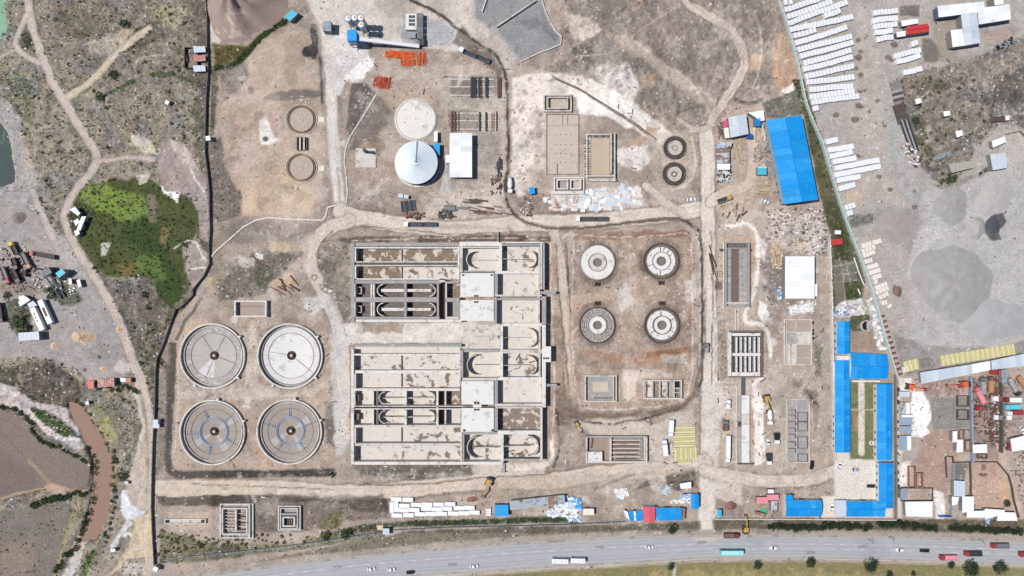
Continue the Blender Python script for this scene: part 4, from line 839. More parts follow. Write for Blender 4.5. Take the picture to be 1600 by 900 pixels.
# ---- four round settling tanks
def clarifier(cx, cy, label, R, style):
    o = (cx, cy); t = T('settling_tank', label, 'tank', cx, cy, group='large round settling tanks')
    HH = 1.5
    b = MB(o); b.ring(cx, cy, R-2.0, R, -2.4, HH, 96); obj('outer_wall', b, concW, t)
    b = MB(o); b.ring(cx, cy, R-6.2, R-5.2, -2.3, HH-1.3, 96); obj('gutter_wall', b, concL if style != 1 else concG, t)
    b = MB(o); b.ring(cx, cy, R-5.2, R-2.0, -2.3, HH-2.2, 96); obj('gutter_floor', b, concG, t)
    mats_ = {0: (cfA, cfB), 1: (cfC, slabW), 2: (cfD, cfD)}[style]
    n = 16
    for k in range(n):
        a0, a1 = 360*k/n+.12, 360*(k+1)/n-.12
        b = MB(o); b.ring(cx, cy, R-15.3, R-6.3, -2.3, -.55, 6, a0, a1, zi=-.85)
        obj('floor_panel', b, mats_[0], t)
        b = MB(o); b.ring(cx, cy, 7.2, R-15.9, -2.6, -.9, 6, a0, a1, zi=-1.7)
        m = mats_[1]
        if style == 2 and k in (1, 9, 13): m = cfE
        if style == 2 and k in (5, 11): m = cfF
        if style == 0 and k in (10, 11): m = cfC
        obj('floor_panel', b, m, t)
    b = MB(o); b.ring(cx, cy, R-15.95, R-15.25, -2.6, -.72, 64); obj('joint_strip', b, concD, t)
    b = MB(o); b.cyl(cx, cy, 7.3, -3.2, -2.0, 28); obj('sump_floor', b, soilD, t)
    b = MB(o); b.ring(cx, cy, 6.2, 7.2, -2.6, -1.5, 28); obj('sump_rim', b, rebar, t)
    b = MB(o); b.cyl(cx+1, cy-.6, 2.1, -2.0, .2, 14); obj('centre_column', b, concL, t)
    b = MB(o)
    for k in range(22): a = 2*pi*k/22; b.cyl(cx+4.4*cos(a), cy+4.4*sin(a), .3, -2.0, -.4, 5)
    obj('rebar_ring', b, rebar, t, kind='stuff')
    if style == 2:
        for r in (20.5, 22.6): b = MB(o); b.ring(cx, cy, r-.45, r+.45, -1.5, -.85, 60); obj('formwork_ring', b, formB, t)
        for k in range(5):
            a = radians(12+72*k+(8 if cx > 400 else 30)); nx, ny = -sin(a), cos(a)
            b = MB(o)
            for s in (-1.3, 1.3): b.seg((cx+23*cos(a)+nx*s, cy-23*sin(a)+ny*s*-1), (cx+(R-7)*cos(a)+nx*s, cy-(R-7)*sin(a)-ny*s), .55, -1.3, -.75)
            for q in range(5): r = 26+q*4; b.obox(cx+r*cos(a), cy-r*sin(a), -.5, .5, 3, .2, math.degrees(a))
            obj('formwork_arm', b, formB, t)
    if style in (0, 1):
        b = MB(o)
        for a, r0, r1 in (((-38, 8, R-16), (170, 8, R-16), (-38, R-15, R-7)) if style == 1 else ((60, 8, R-16), (250, 8, R-8), (340, 8, R-16), (120, 8, R-16))):
            a = radians(a); b.seg((cx+r0*cos(a), cy-r0*sin(a)), (cx+r1*cos(a), cy-r1*sin(a)), .45, -.9, -.55 if r0 > 20 else -.8)
        obj('joint_strip', b, concD, t)
    b = MB(o)
    for k, a in enumerate((-120, 35, -40) if cy < 600 else (80, 20)):
        a = radians(a); b.obox(cx+(R+1.5)*cos(a), cy-(R+1.5)*sin(a), -.2, 4, 3, 2.2, math.degrees(a))
    obj('inlet_box', b, concW, t)
    return t
cfA = M('tank_floor_a', (176,169,161), .08, .5, (206,200,192), .55, .4); cfB = M('tank_floor_b', (192,185,177), .07, .5, (186,178,170), .57, .3); cfC = M('tank_floor_c', (222,218,214), .05, .5, (204,198,192), .6, .3)
cfD = M('tank_floor_d', (170,158,146), .1, .6, (168,156,146), .57, .4); cfE = M('tank_floor_e', (186,180,174), .08, .6); cfF = M('tank_floor_f', (168,152,138), .1, .6)
formB = M('formwork_blue', (150,174,200), .15, 1.0, (150,176,200), .55, 1.0)
clarifier(333, 556, 'round settling tank with bare grey floor, north-western of the four', 51, 0)
clarifier(454, 556, 'round settling tank with a clean whitish floor beside the white ramp road', 51, 1)
clarifier(333, 675, 'round settling tank with blue formwork arms, nearest the western ditch', 51, 2)
clarifier(453, 674, 'round settling tank with blue formwork ring, between the ditch and the south basin', 51, 2)
# ---- four smaller tanks under construction
def digester(cx, cy, label, style):
    o = (cx, cy); R = 28; t = T('tank_base', label, 'tank', cx, cy, group='circular tank bases in the pit')
    dark = style in (1, 2, 3)
    b = MB(o); b.ring(cx, cy, R-1.4, R-.2, -.6, .9, 64); obj('edge_ring', b, concG if not dark else rebar, t)
    if style == 0:
        b = MB(o); b.ring(cx, cy, 14.4, R-1.6, -.6, .35, 64); obj('base_slab', b, slabW, t)
        b = MB(o); b.ring(cx, cy, 6.4, 13.6, -.6, .3, 48); obj('inner_slab', b, concL, t)
    elif style == 1:
        b = MB(o); b.ring(cx, cy, R-5.6, R-1.5, -.6, .15, 64); obj('base_slab', b, rebM, t)
        b = MB(o); b.ring(cx-.2, cy, 14.4, R-5.8, -.6, .3, 64); obj('base_slab', b, slabS, t)
        b = MB(o); b.ring(cx, cy, 7.4, 13.6, -.6, .32, 48); obj('inner_slab', b, slabW, t)
    elif style == 2:
        b = MB(o); b.ring(cx, cy, 14.4, R-1.5, -.6, .15, 64); obj('base_slab', b, rebL, t)
        b = MB(o); b.ring(cx, cy, 6.4, 13.6, -.6, .32, 48); obj('inner_slab', b, slabW, t)
        for r in (17, 20, 23): b = MB(o); b.ring(cx, cy, r-.25, r+.25, .1, .4, 48); obj('rebar_hoop', b, rebar, t)
    else:
        b = MB(o); b.ring(cx, cy, R-5, R-1.5, -.6, .15, 64); obj('base_slab', b, rebM, t)
        b = MB(o); b.ring(cx, cy, 14.8, R-5.2, -.6, .3, 64); obj('base_slab', b, slabS, t)
        b = MB(o); b.ring(cx, cy, 7.4, 13.8, -.6, .32, 48); obj('inner_slab', b, slabW, t)
    b = MB(o); b.ring(cx, cy, 13.6, 14.6, -.6, .8, 48); obj('inner_ring', b, concG if style != 3 else rebar, t)
    b = MB(o); b.cyl(cx, cy, 7, -.5, .1, 28); obj('sump_floor', b, olive, t)
    b = MB(o); b.ring(cx, cy, 5.8, 6.8, -.4, .7, 28); obj('sump_rim', b, concD, t)
    b = MB(o); n = 84
    for k in range(n):
        a = 2*pi*k/n; r0, r1 = R-.4, R+(3.4 if k % 2 else 2.4); c, d = cos(a), sin(a)
        b.seg((cx+r0*c, cy+r0*d), (cx+r1*c, cy+r1*d), .35, .05, .22); b.box(cx+(R-.6)*c-.2, cy+(R-.6)*d-.2, .9, cx+(R-.6)*c+.2, cy+(R-.6)*d+.2, 2.0)
    for k in range(40): a = 2*pi*k/40; b.box(cx+14*cos(a)-.2, cy+14*sin(a)-.2, .6, cx+14*cos(a)+.2, cy+14*sin(a)+.2, 1.5)
    obj('rebar_fringe', b, rebar, t, kind='stuff')
    s = 1 if cy < 460 else -1
    b = MB(o); yy = cy+s*34
    for k in range(5): b.box(cx-4+k*2-.3, yy-3, .0, cx-4+k*2+.3, yy+3, .9)
    b.box(cx-5, yy-2.4, .1, cx+5, yy-1.8, .7); b.box(cx-5, yy+1.6, .1, cx+5, yy+2.2, .7); obj('rebar_cage', b, rebar, t)
    if style in (1, 3):
        b = MB(o)
        for a in ((55, 95, 200, 265) if style == 1 else (30, 95, 215, 330)):
            a = radians(a); b.seg((cx+15*cos(a), cy-15*sin(a)), (cx+22*cos(a), cy-22*sin(a)), .8, .2, .6)
        obj('joint_strip', b, rebar, t)
rebM = M('rebar_mat', (128,118,112), .25, 2.0, (100,90,86), .5, 1.5); rebL = M('rebar_mat_pale', (192,185,178), .15, 2.0, (146,136,130), .5, 1.2)
slabS = M('slab_stained', (232,228,220), .06, .5, (168,160,152), .56, .5); olive = M('sump_mud', (128,124,108), .15, 1)
digester(933, 410, 'tank base with a broad bright white slab ring, north-western in the pit', 0)
digester(1033, 408, 'tank base with dark steel rim and cracked white ring, north-eastern in the pit', 1)
digester(933, 508, 'tank base mostly grey steel mat round a small white ring, south-western in the pit', 2)
digester(1034, 508, 'tank base with a broken dark inner ring, south-eastern in the pit', 3)
# ---- two ring foundations on the sandy western plot
for cx, cy, l in ((471,187,'sand-filled ring foundation, northern one on the sandy plot'),(471,262,'sand-filled ring foundation, southern one on the sandy plot')):
    o = (cx, cy); t = T('ring_foundation', l, 'foundation', cx, cy, group='ring foundations on the sandy plot')
    for r, h in ((24.5, .45), (21.6, .7), (19.6, .7)): b = MB(o); b.ring(cx, cy, r-.9, r, -.3, h, 64); obj('ring_wall', b, concL if r > 22 else M('ring_brown', (150,126,108)), t)
    b = MB(o); b.ring(cx, cy, 19.6, 20.7, -.3, -.0, 64); obj('trench_floor', b, soilD, t)
    b = MB(o); b.cyl(cx, cy, 18.6, -.3, .3, 64); obj('sand_fill', b, M('sand_fill', (188,171,155), .1, .4), t)
    b = MB(o); b.ring(cx, cy, 2.2, 3, .2, .6, 20); obj('centre_ring', b, concL, t)
t = T('chamber', 'small dark open chamber between the two sand-filled rings', 'chamber', 472, 224); o = (472, 224)
b = MB(o); b.path([(465,215),(480,215),(480,235),(465,235)], 1, -.3, 1.2, True); obj('wall', b, concD, t)
for x in (469.6, 475.8): b = MB(o); b.box(x-1, 215.6, .5, x+1.4, 234.6, 1.3); obj('cover_slab', b, concL, t)
b = MB(o); b.box(465.4,215.4,-.3,479.6,234.6,-.05+.15); obj('floor_panel', b, black, t)
for x, y, l in ((502,187,'small pale slab east of the northern sand-filled ring'),(502,263,'small pale slab east of the southern sand-filled ring')):
    b = MB((x, y)); b.box(x-4, y-4, -.1, x+5, y+4, .3); one('concrete_pad', l, 'slab', b, concW, group='pads beside the ring foundations')
# ---- two dark rebar rings
for cx, cy, l in ((1054,231,'ring of dark reinforcement, northern of the touching pair by the haul road'),(1053,272,'ring of dark reinforcement, southern of the touching pair by the haul road')):
    o = (cx, cy); t = T('rebar_ring_base', l, 'tank base', cx, cy, group='dark reinforcement rings')
    rebD = M('rebar_dense', (96,88,86), .3, 2.5, (66,60,60), .5, 1.8)
    b = MB(o); b.ring(cx, cy, 12.6, 17.4, -.5, .35, 48); obj('ring_beam', b, rebD, t)
    b = MB(o)
    for k in range(60):
        a = 2*pi*k/60
        for r in (12.4, 17.2): b.box(cx+r*cos(a)-.25, cy+r*sin(a)-.25, .3, cx+r*cos(a)+.25, cy+r*sin(a)+.25, 1.7)
        b.seg((cx+17*cos(a), cy+17*sin(a)), (cx+19.5*cos(a+.02), cy+19.5*sin(a+.02)), .35, .1, .3)
    obj('rebar_fringe', b, rebar, t, kind='stuff')
    b = MB(o); b.cyl(cx, cy, 12.5, -.5, .05, 36); obj('blinding_slab', b, M('blinding', (206,196,184), .1, .8, (170,156,144), .55, .8), t)
    b = MB(o); b.ring(cx, cy, 3, 4.6, -.1, .5, 20); obj('centre_ring', b, concG if cy < 250 else rust, t)
# ---- conical-roofed steel tank and open slab tank
t = T('steel_tank', 'big round steel tank with a ribbed conical silver-white roof', 'tank', 653, 258); o = (653, 258)
b = MB(o); b.cyl(652.6, 257, 32, 0, 5.6, 72); obj('shell', b, M('tank_shell', (60,100,140), .1, .5, rough=.4, metal=.2), t)
b = MB(o); b.cyl(652.6, 257, 33, 5.6, 9.2, 72, r1=2); rf = obj('roof', b, M('tank_roof', (232,240,246), .03, .4, (242,245,248), .58, .1, rough=.5), t)
for k in range(48):
    a = 2*pi*k/48; b = MB(); r = 33*S; b.bar((r*cos(a), r*sin(a)+.33, 5.64), (1.6*cos(a), 1.6*sin(a)+.33, 8.9), .09, .05); obj('roof_rib', b, M('rib_grey', (176,190,202), .05), rf)
b = MB(o); b.cyl(653, 257, 2.2, 9.1, 9.8, 16); obj('vent_cap', b, concG, t); b = MB(); b.bar((.3, .6, 9.6), (.3, 11, 6.1), .5, .2); obj('roof_ladder', b, greyR, t)
b = MB(o); b.ring(652.6, 257.4, 32.2, 35.4, -.2, .5, 72); obj('base_ring', b, concW, t)
for z in (1.5, 3, 4.4): b = MB(o); b.ring(653, 257, 33, 33.4, z, z+.12, 72); obj('stiffener', b, steelD, t)
t = T('slab_tank', 'big round white concrete slab with a low kerb, north of the steel tank', 'tank', 650, 187); o = (650, 187)
b = MB(o); b.cyl(650, 187, 32, -.2, 1.0, 72); obj('slab', b, M('slab_round', (232,228,218), .05, .4, (206,200,190), .56, .15), t)
b = MB(o); b.ring(650, 187, 30.4, 31.2, 1.0, 1.15, 72); obj('kerb_ring', b, concG, t); b = MB(o); b.ring(650, 187, 32, 33.4, -.2, .4, 72); obj('footing', b, concW, t)
b = MB(o); [b.box(x-.5, y-.5, 1, x+.5, y+.5, 1.4) for x, y in ((634,172),(650,170),(650,187),(633,192),(662,198),(668,178))]; obj('anchor', b, black, t)
# ---- rectangular structures
def frames(name, label, cat, o, rects, fl, wmat=concW, extra=None):
    """rects: (x0,y0,x1,y1,thickness,height) closed wall frames"""
    t = T(name, label, cat, *o)
    for f in fl: b = MB(o); b.box(f[0], f[1], -.4, f[2], f[3], (f[5] if len(f) > 5 else .1)+eps()*.3); obj('floor_panel', b, f[4], t)
    for x0, y0, x1, y1, th, h in rects:
        for q in ((x0, y0, x1, y0+th), (x0, y1-th, x1, y1), (x0, y0+th, x0+th, y1-th), (x1-th, y0+th, x1, y1-th)): b = MB(o); b.box(q[0], q[1], -.4, q[2], q[3], h+eps()); obj('wall', b, wmat, t)
    return t
t = frames('pump_chamber', 'open rectangular chamber with bare floor, north of the round settling tanks', 'chamber', (394,482), [(369,469.5,419,495,2.2,2.6)], [(370,470,418,494,M('floor_brick', (176,158,148), .08))])
b = MB((394,482)); b.box(371.5,478,.1,415,478.8,1.0); obj('inner_beam', b, concD, t)
t = frames('grit_chamber', 'larger stepped open chamber with many thin inner walls by the western ditch', 'chamber', (371,812), [(345,786,397,840,1.6,1.2),(350,791.5,389.5,832.5,1.6,2.6),(390.4,786.6,392.6,839,1.0,2.0)], [(346,787,396,839,concG),(352,794,387,830,M('chamber_rust', (160,144,134), .2, .8, (210,196,184), .55, .8),.3)])
o = (371, 812)
b = MB(o); b.box(370.6,795,.3,372.6,828,2.6); obj('middle_wall', b, concW, t)
for k, y in enumerate((799,804,809,814,819,824)): b = MB(o); b.box(354,y-.5,.3,370.4,y+.5,1.6+eps()); obj('cross_beam', b, concL, t); b = MB(o); b.box(373,y+1.5,.3,387,y+2.5,1.4+eps()); obj('cross_beam', b, rebar if k % 2 else concL, t)
t = frames('inlet_chamber', 'smaller stepped open chamber with a gridded inner pit, east of the grit chamber', 'chamber', (454,807), [(436,789,471,827,1.4,1.6),(440,792,467,824,1.0,2.2),(444,805,463,820.5,1.8,2.6)], [(437,790,470,826,concG),(445,807,462,819,M('mesh_floor', (196,170,158), .1, 1.0),.3)])
b = MB((454,807)); [b.box(448+k*3,807,.3,448.5+k*3,819,.9) for k in range(5)]; [b.box(446,808+k*3,.3,461,808.5+k*3,.8) for k in range(4)]; obj('rebar_grid', b, rebar, t)
b = MB((454,807)); b.box(441.5,800,.1,465.5,803,2.1); obj('cross_beam', b, concG, t)
t = frames('inlet_channel', 'long narrow concrete inlet channel west of the stepped chambers', 'channel', (290,814), [(259,809.6,323,817.4,1.0,1.2)], [(260,810,322,817,concL)])
for x in (262, 317): b = MB((290,814)); b.box(x-2,811.4,.1,x+2,816,.6); obj('sump', b, black, t)
# upper middle pair
t = frames('valve_chamber', 'small nested rectangular chamber on the pale strip, northern one', 'chamber', (871,162), [(848.6,148.6,893,175.4,2.2,1.6),(855,153,887,172,1.6,2.4)], [(850,150,892,174,concG),(857,155,885,170,M('floor_rubble', (196,182,168), .2, 1.0),.2)], concL)
t = frames('slab_outline', 'large rectangular gravel bed edged by a thin dark line', 'foundation', (877,225), [(853.6,178.6,904.6,272.8,.8,.45)], [(855,180,903,271,M('bed_gravel', (204,188,172), .08, .5, (184,168,152), .58, .3),.04)], concD)
for q in ((878,178,.8,16),(886,178,.8,16)): b = MB((877,225)); b.box(q[0],q[1]+1,0,q[0]+q[2],q[1]+q[3],.5); obj('kerb', b, concG, t)
b = MB((877,225)); b.box(878,195,0,903,195.8,.42); obj('kerb', b, concG, t); b = MB((877,225)); b.box(870,256,0,871,272,.42); obj('kerb', b, concD, t); b = MB((877,225)); b.box(855,196.4,0,878,197,.3); obj('kerb', b, concG, t)
b = MB((877,225)); [b.box(868+8*i-.8, y-.8, .05, 868+8*i+.8, y+.8, .2) for i in range(4) for y in (210,226,240,254)]; obj('footing', b, M('footing_brown', (150,132,116)), t, kind='stuff')
t = frames('twin_chamber', 'pair of square chambers inside one rectangle, south of the gravel bed', 'chamber', (889,290), [(865,277.5,912.6,303,2.0,1.4),(869,281,887.4,297,2.0,2.4),(890,281,907.6,297,2.0,2.4)], [(866,278,912,302,concG),(871,283,885.6,295,concG,.2),(892,283,906,295,M('floor_rubble', (196,182,168)),.2)], concW)
b = MB((889,290)); b.box(861,299.4,-.2,912,303.6,1.7); obj('wall', b, concW, t)
t = T('retaining_frame', 'tall rectangular frame of twin walls round a sand bed, east of the gravel bed', 'foundation', 938, 246); o = (938, 246)
for q in ((953,209,955,272,2.4),(958.6,209,960.4,284,2.4),(918,275,960,277,2.2),(918,281,962,284,2.0),(916,209,917.6,283,.9),(921,214,922.4,272,.7),(917,210,956,211.4,.9)): b = MB(o); b.box(q[0],q[1],-.2,q[2],q[3],q[4]+eps()); obj('wall', b, concL if q[4] > 1.5 else concW, t)
b = MB(o); b.box(923,216,-.2,952,273,.12); obj('sand_bed', b, M('sand_bed', (198,178,156), .06, .4), t)
for y in range(216, 274, 4): b = MB(o); b.box(912+1,y,.1,922,y+.8,.9); obj('rib', b, rebar if y % 3 else concL, t)
for x in (920,930,941,951): b = MB(o); b.obox(x,212.5,0,4,3,1.1); obj('footing', b, concD, t)
for y in (224,238,252,264): b = MB(o); b.obox(919,y,0,3.4,3.4,1.1); obj('footing', b, concD, t)
for y in (222,234,246,258,268): b = MB(o); b.obox(957,y,0,2.4,2.4,1.8); obj('buttress', b, concD, t)
# middle south pair
t = frames('manhole_chamber', 'square chamber with a gravel-coloured centre, south-west corner of the pit', 'chamber', (937,606), [(913,585.6,963,627,2.0,2.0),(957,587,958.4,625,.8,2.6)], [(914,587,962,626,concG),(926,597,950,612,M('floor_pale', (206,192,170)),.25)], concL)
for k in range(5): b = MB((937,606)); b.obox(930+k*6,621.5,.1,3,1.2,1.0); obj('bracket', b, black, t)
t = structure('sludge_chamber', 'chamber split into six narrow bays, south-east corner of the pit', 'chamber', (1034,607), [(1004,592.6,1064,594.6,2.4),(1004,620.4,1064,622.8,2.4),(1004,594.8,1006,620.2,2.4),(1062,594.8,1064,620.2,2.4),(1007.4,595,1008.6,620,1.8),(1018,595,1019.4,620,2.2),(1029,595,1030.6,620,2.2),(1040,595,1041.4,620,2.2),(1051,595,1052.6,620,2.2),(1053,605,1062,606.4,2.0),(1053,612,1062,613,2.0)],
  [(1008,595,1018,620,floorB),(1019,595,1029,620,floorV),(1030,595,1040,620,floorV),(1041,595,1051,620,concG),(1052,595,1062,605,black),(1052,606,1062,620,concD)])
t = structure('filter_chamber', 'long chamber with slatted eastern bays below the pit, by the yellow panels', 'chamber', (962,700), [(915,679.6,1010,682,2.6,concG),(915,719,1010,721.6,2.2),(915,682.2,917,718.8,2.4),(1007.6,682.2,1010,718.8,2.6),(1001,684,1003,717,1.6,concG),(951.6,682.4,954.6,718.6,2.2)],
  [(917,682,952,719,M('filter_floor', (164,144,130), .1, .6)),(955,682,1002,719,M('filter_floor', (164,144,130))),(1003,682,1008,719,concL)])
for k in range(5): b = MB((962,700)); b.box(956,686+k*6.5,.1,1000,687.6+k*6.5,1.3+eps()); obj('slat', b, concL, t); b = MB((962,700)); b.box(958+k,689.5+k*6.5,.1,998-k,690.8+k*6.5,.8); obj('slat', b, rebar, t)
b = MB((962,700)); b.box(918,704,.2,940,718.6,2.7); obj('cover_slab', b, slabS, t); b = MB((962,700)); b.obox(925,692,.2,1.6,16,.4,-8); obj('timber', b, rebar, t)
# eastern rectangular tanks
t = structure('contact_tank', 'long brown rectangular tank with timbered sides, east of the haul road', 'tank', (1150,429), [(1131,378.6,1133.4,480,2.4,concG),(1166.6,379,1169,480,2.4,concG),(1133.6,378.6,1166.4,380.6,2.2,concG),(1133.6,387.6,1166.4,389,2.2,concG),(1133,472,1167,474.4,2.3,concL),(1133,477,1167,480,2.0,concG),(1129,378,1130.4,482,1.0,concW),(1169.6,378,1171,482,.9,concW)],
  [(1133,381,1167,388,rebM),(1133,389,1142,472,concG,.8),(1142,389,1154,472,M('tank_mud', (122,104,94), .15, .6),.1),(1154,389,1167,472,concG,.7)])
for k in range(4): b = MB((1150,429)); [b.box(x,403+k*14,.7,x+3.4,403.6+k*14,1.4) for x in (1137,1156)]; obj('prop', b, black, t)
bars(t, (1150,429), 1127, 382, 1127, 478, 28, 0, 1.2); bars(t, (1150,429), 1172.6, 382, 1172.6, 478, 28, 0, 1.2)
b = MB((1150,429)); b.path([(1121,424),(1129,424),(1129,432),(1121,432)], .8, 0, .6, True); obj('pit_frame', b, rust, t)
for x in (1127, 1170): b = MB((1150,429)); b.obox(x,391,0,5,4,1.2); obj('bracket', b, rebar, t)
b = MB((1151,498)); b.seg((1149,482),(1149,515),1,0,.9); b.seg((1154,482),(1154,515),1,0,.9); one('pipe_trench', 'narrow twin-kerbed trench linking the brown tank and the striped filter', 'trench', b, concW)
t = structure('filter_block', 'filter block with black and white striped bays, mid-east of the works', 'tank', (1163,552), [(1138,516.4,1190,519,1.6,rebM),(1138,587,1190,589.4,1.6,rebM),(1138,519.2,1141,586.8,1.8,concW),(1187,519.2,1190,586.8,1.6,rebM),(1143,551,1186,555.6,2.0,slabS),(1142,520,1186,524.6,1.8,slabS),(1142,581,1186,586.8,1.7,slabS),(1137,514,1138,588,.5,concW)],
  [(1141,519,1187,587,black)])
for row, (ya, yb) in enumerate(((526,550.6),(556,580.6))):
    for k in range(6): b = MB((1163,552)); x = 1144.4+k*7; b.box(x+3.6,ya,.1,x+5.8,yb,2.0+eps()); obj('filter_bay', b, slabS, t)
    for k in range(7): b = MB((1163,552)); x = 1143.6+k*7; b.box(x,ya+1,.1,x+.8,yb-1,1.5+eps()); obj('baffle', b, concD, t)
bars(t, (1163,552), 1134, 518, 1134, 588, 20, 0, .8); bars(t, (1163,552), 1193, 518, 1193, 588, 20, 0, .8)
b = MB((1161,603)); b.box(1158,588.4,-.2,1163.6,617,.8); one('connecting_duct', 'short dark duct between the striped filter and the long white channel', 'duct', b, M('duct_dark', (96,92,96), .1))
t = T('outlet_channel', 'long white-topped channel running south from the striped filter', 'channel', 1163, 670); o = (1163, 670)
for i, (ya, yb, m) in enumerate(((617,646,slabW),(646.4,662,concL),(662.4,690,slabW),(690.4,722,slabW))): b = MB(o); b.box(1157.6,ya,-.3,1169.6,yb,1.5+eps()); obj('cover_slab', b, m, t)
b = MB(o); b.box(1152,618,-.2,1157,722,.6); obj('side_bench', b, concG, t); b = MB(o); b.box(1152.4,658,.6,1157,666,1.2); obj('valve_box', b, rebar, t); b = MB(o); b.box(1152,723,-.2,1176,725,1.8); obj('end_wall', b, concD, t)
t = T('grid_slab', 'pale grey foundation slab divided by beams, south of the white shed', 'foundation', 1246, 534); o = (1246, 534)
for q in ((1223.6,498.6,1225.6,570),(1266,498.6,1268,570),(1225.8,498.6,1265.8,500),(1225.8,568.6,1265.8,570),(1227.4,500.4,1228.6,568),(1243,500.4,1244,568),(1229,518,1265.8,519.4),(1229,537,1265.8,538.4),(1229,550,1243,551),(1229,558,1265.8,559),(1234,538.6,1235,568)): b = MB(o); b.box(q[0],q[1],-.2,q[2],q[3],1.0+eps()); obj('ground_beam', b, concL, t)
for x0,y0,x1,y1,m in ((1226,500,1244,518,M('bed_brown', (178,162,148), .08)),(1244,500,1266,518,M('bed_brown', (178,162,148))),(1226,519,1244,537,concG),(1244,519,1266,537,concL),(1226,538,1244,569,concL),(1244,538,1266,569,M('bed_brown', (178,162,148)))): b = MB(o); b.box(x0,y0,-.3,x1,y1,.15+eps()*.5); obj('floor_panel', b, m, t)
b = MB(o); [b.box(1267.6,y,0,1269.4,y+4,1.6) for y in (502,514,519,526)]; obj('stack_plate', b, black, t)
t = T('grid_slab', 'dark grey foundation slab divided by rebar lines, beside the parked lorries', 'foundation', 1246, 672); o = (1246, 672)
for q in ((1228,623,1229.6,722),(1262.6,623,1264.2,722),(1229.8,622.6,1262.4,624),(1229.8,721,1262.4,722.4),(1243.6,624.4,1244.6,720.6)): b = MB(o); b.box(q[0],q[1],-.2,q[2],q[3],.9+eps()); obj('ground_beam', b, concL, t)
for k in range(3): b = MB(o); b.box(1229.6,624+k*32.6,-.3,1243.6,656+k*32.6,.15+eps()); obj('floor_panel', b, concG, t); b = MB(o); b.box(1244.6,624+k*32.6,-.3,1262.6,656+k*32.6,.15+eps()); obj('floor_panel', b, concG, t)
for k, y in enumerate((640,648,658,668,678,690,700)): b = MB(o); b.box(1232,y,.15,1243,y+.7,.7); b.box(1242.2,y,.15,1243,y+7,.75); obj('rebar_line', b, rebar, t)
for y0, y1 in ((644,658),(659,673),(682,700),(709,721)): b = MB(o); b.path([(1246,y0),(1261,y0),(1261,y1),(1246,y1)], .7, .15, .75, True); obj('rebar_line', b, rebar, t)
t = T('crane_base', 'square pale slab with a short dark mast west of the steel tank', 'slab', 571, 247); o = (571, 247)
b = MB(o); b.box(556,232,-.2,587.4,262,.5); obj('slab', b, concL, t); b = MB(o); b.box(571,236,.5,575,240,7); obj('mast', b, steelD, t); b = MB(); b.bar((.4, 3.2, 6.6), (1.8, 2.2, 7), .5, .5); obj('jib', b, steelD, t)
# ------------------------------------------------------------ walls and fences
def wall_line(name, label, cat, pts, wd, h, m, cap=None, capm=None, drop=.6, pier=0):
    ox, oy = pts[0]; t = T(name, label, cat, ox, oy); b = MB((ox, oy)); hs = [zat(*p) for p in pts]; base = min(0, min(hs))-drop
    for i in range(len(pts)-1):
        b = MB((ox, oy)); b.path([pts[i], pts[i+1]], wd, base, h+max(0, hs[i])*.5+eps()); obj('wall_panel', b, m, t)
    if cap: b = MB((ox, oy)); b.path(pts, cap, h+max(0, max(hs))*.0+.05, h+.2); obj('coping', b, capm, t)
    if pier:
        b = MB((ox, oy))
        for p, q in zip(pts, pts[1:]):
            d = hypot(q[0]-p[0], q[1]-p[1]); n = max(1, int(d/pier))
            for k in range(n): x, y = p[0]+(q[0]-p[0])*k/n, p[1]+(q[1]-p[1])*k/n; b.box(x-wd*.8, y-wd*.8, base, x+wd*.8, y+wd*.8, h+.35)
        obj('pier', b, m, t, kind='stuff')
    return t
WWP = [(322,-60),(323,-10),(325,30),(325,70),(327,110),(324,150),(323,180),(322,240),(326,270),(329,300),(329,330),(330,360),(328,385),(329,412),(320,431),(303,452),(303,461),(284,480),(276,483),(268,505),(258,535),(247,560),(245,580),(244,640),(241,690),(239.5,740),(238.5,790),(240,830),(243,882)]
wall_line('boundary_wall', 'long dark stone boundary wall winding down the western side of the works', 'wall', WWP, 1.0, 1.7, M('wall_rubble', (112,106,98), .2, 1), pier=14)
EWP = [(1198,-60),(1214,0),(1229,42),(1240,80),(1250,125),(1257,160),(1266,185),(1283,225),(1299,280),(1311,318),(1326,362),(1344,408),(1360,452),(1368,480),(1380,522),(1394,572),(1399,588)]
wall_line('boundary_wall', 'straight diagonal white-topped boundary wall beside the rows of white blocks', 'wall', EWP, 1.8, 2.4, M('wall_pale_green', (196,212,206), .06, .6), pier=16)
wall_line('boundary_wall', 'white wall up the western side of the blue-roofed offices', 'wall', [(1294,368),(1296,420),(1298,480),(1299,560),(1301,640),(1303,720)], 1.6, 2.2, concW, pier=15)
wall_line('boundary_wall', 'thin grey wall between the offices and the compounds east of them', 'wall', [(1397,585),(1398,700),(1398,810)], 1.4, 2.2, wallG)
wall_line('boundary_wall', 'low white wall facing the highway below the offices', 'wall', [(1116,809.5),(1220,809.5),(1300,810.5),(1398,811)], 1.2, 1.8, concW)
wall_line('boundary_wall', 'grey-capped wall dividing the scrap yard from the gravel compound', 'wall', [(1513.6,588),(1515,640),(1516,690),(1517,722)], 2.6, 2.2, greyR)
wall_line('boundary_wall', 'dark wall dividing the scrap yard from the lorry park', 'wall', [(1560,576),(1561,620),(1562,680),(1561,706)], 2.0, 2.6, wallS)
wall_line('boundary_wall', 'thin dark wall around the red earth plot near the highway', 'wall', [(1476,712),(1487,713),(1488,722),(1520,721),(1556,721),(1562,728),(1574,742),(1579,760),(1582,780),(1590,808)], .9, 1.6, wallS)
wall_line('boundary_wall', 'low ruined wall west of the red earth plot', 'wall', [(1476,713),(1477,730),(1478,746)], .9, 1.3, wallS)
wall_line('boundary_wall', 'grey wall leading down to the blue gate', 'wall', [(1487,722),(1487,750),(1486,780),(1483,804)], 1.4, 2.0, greyR)
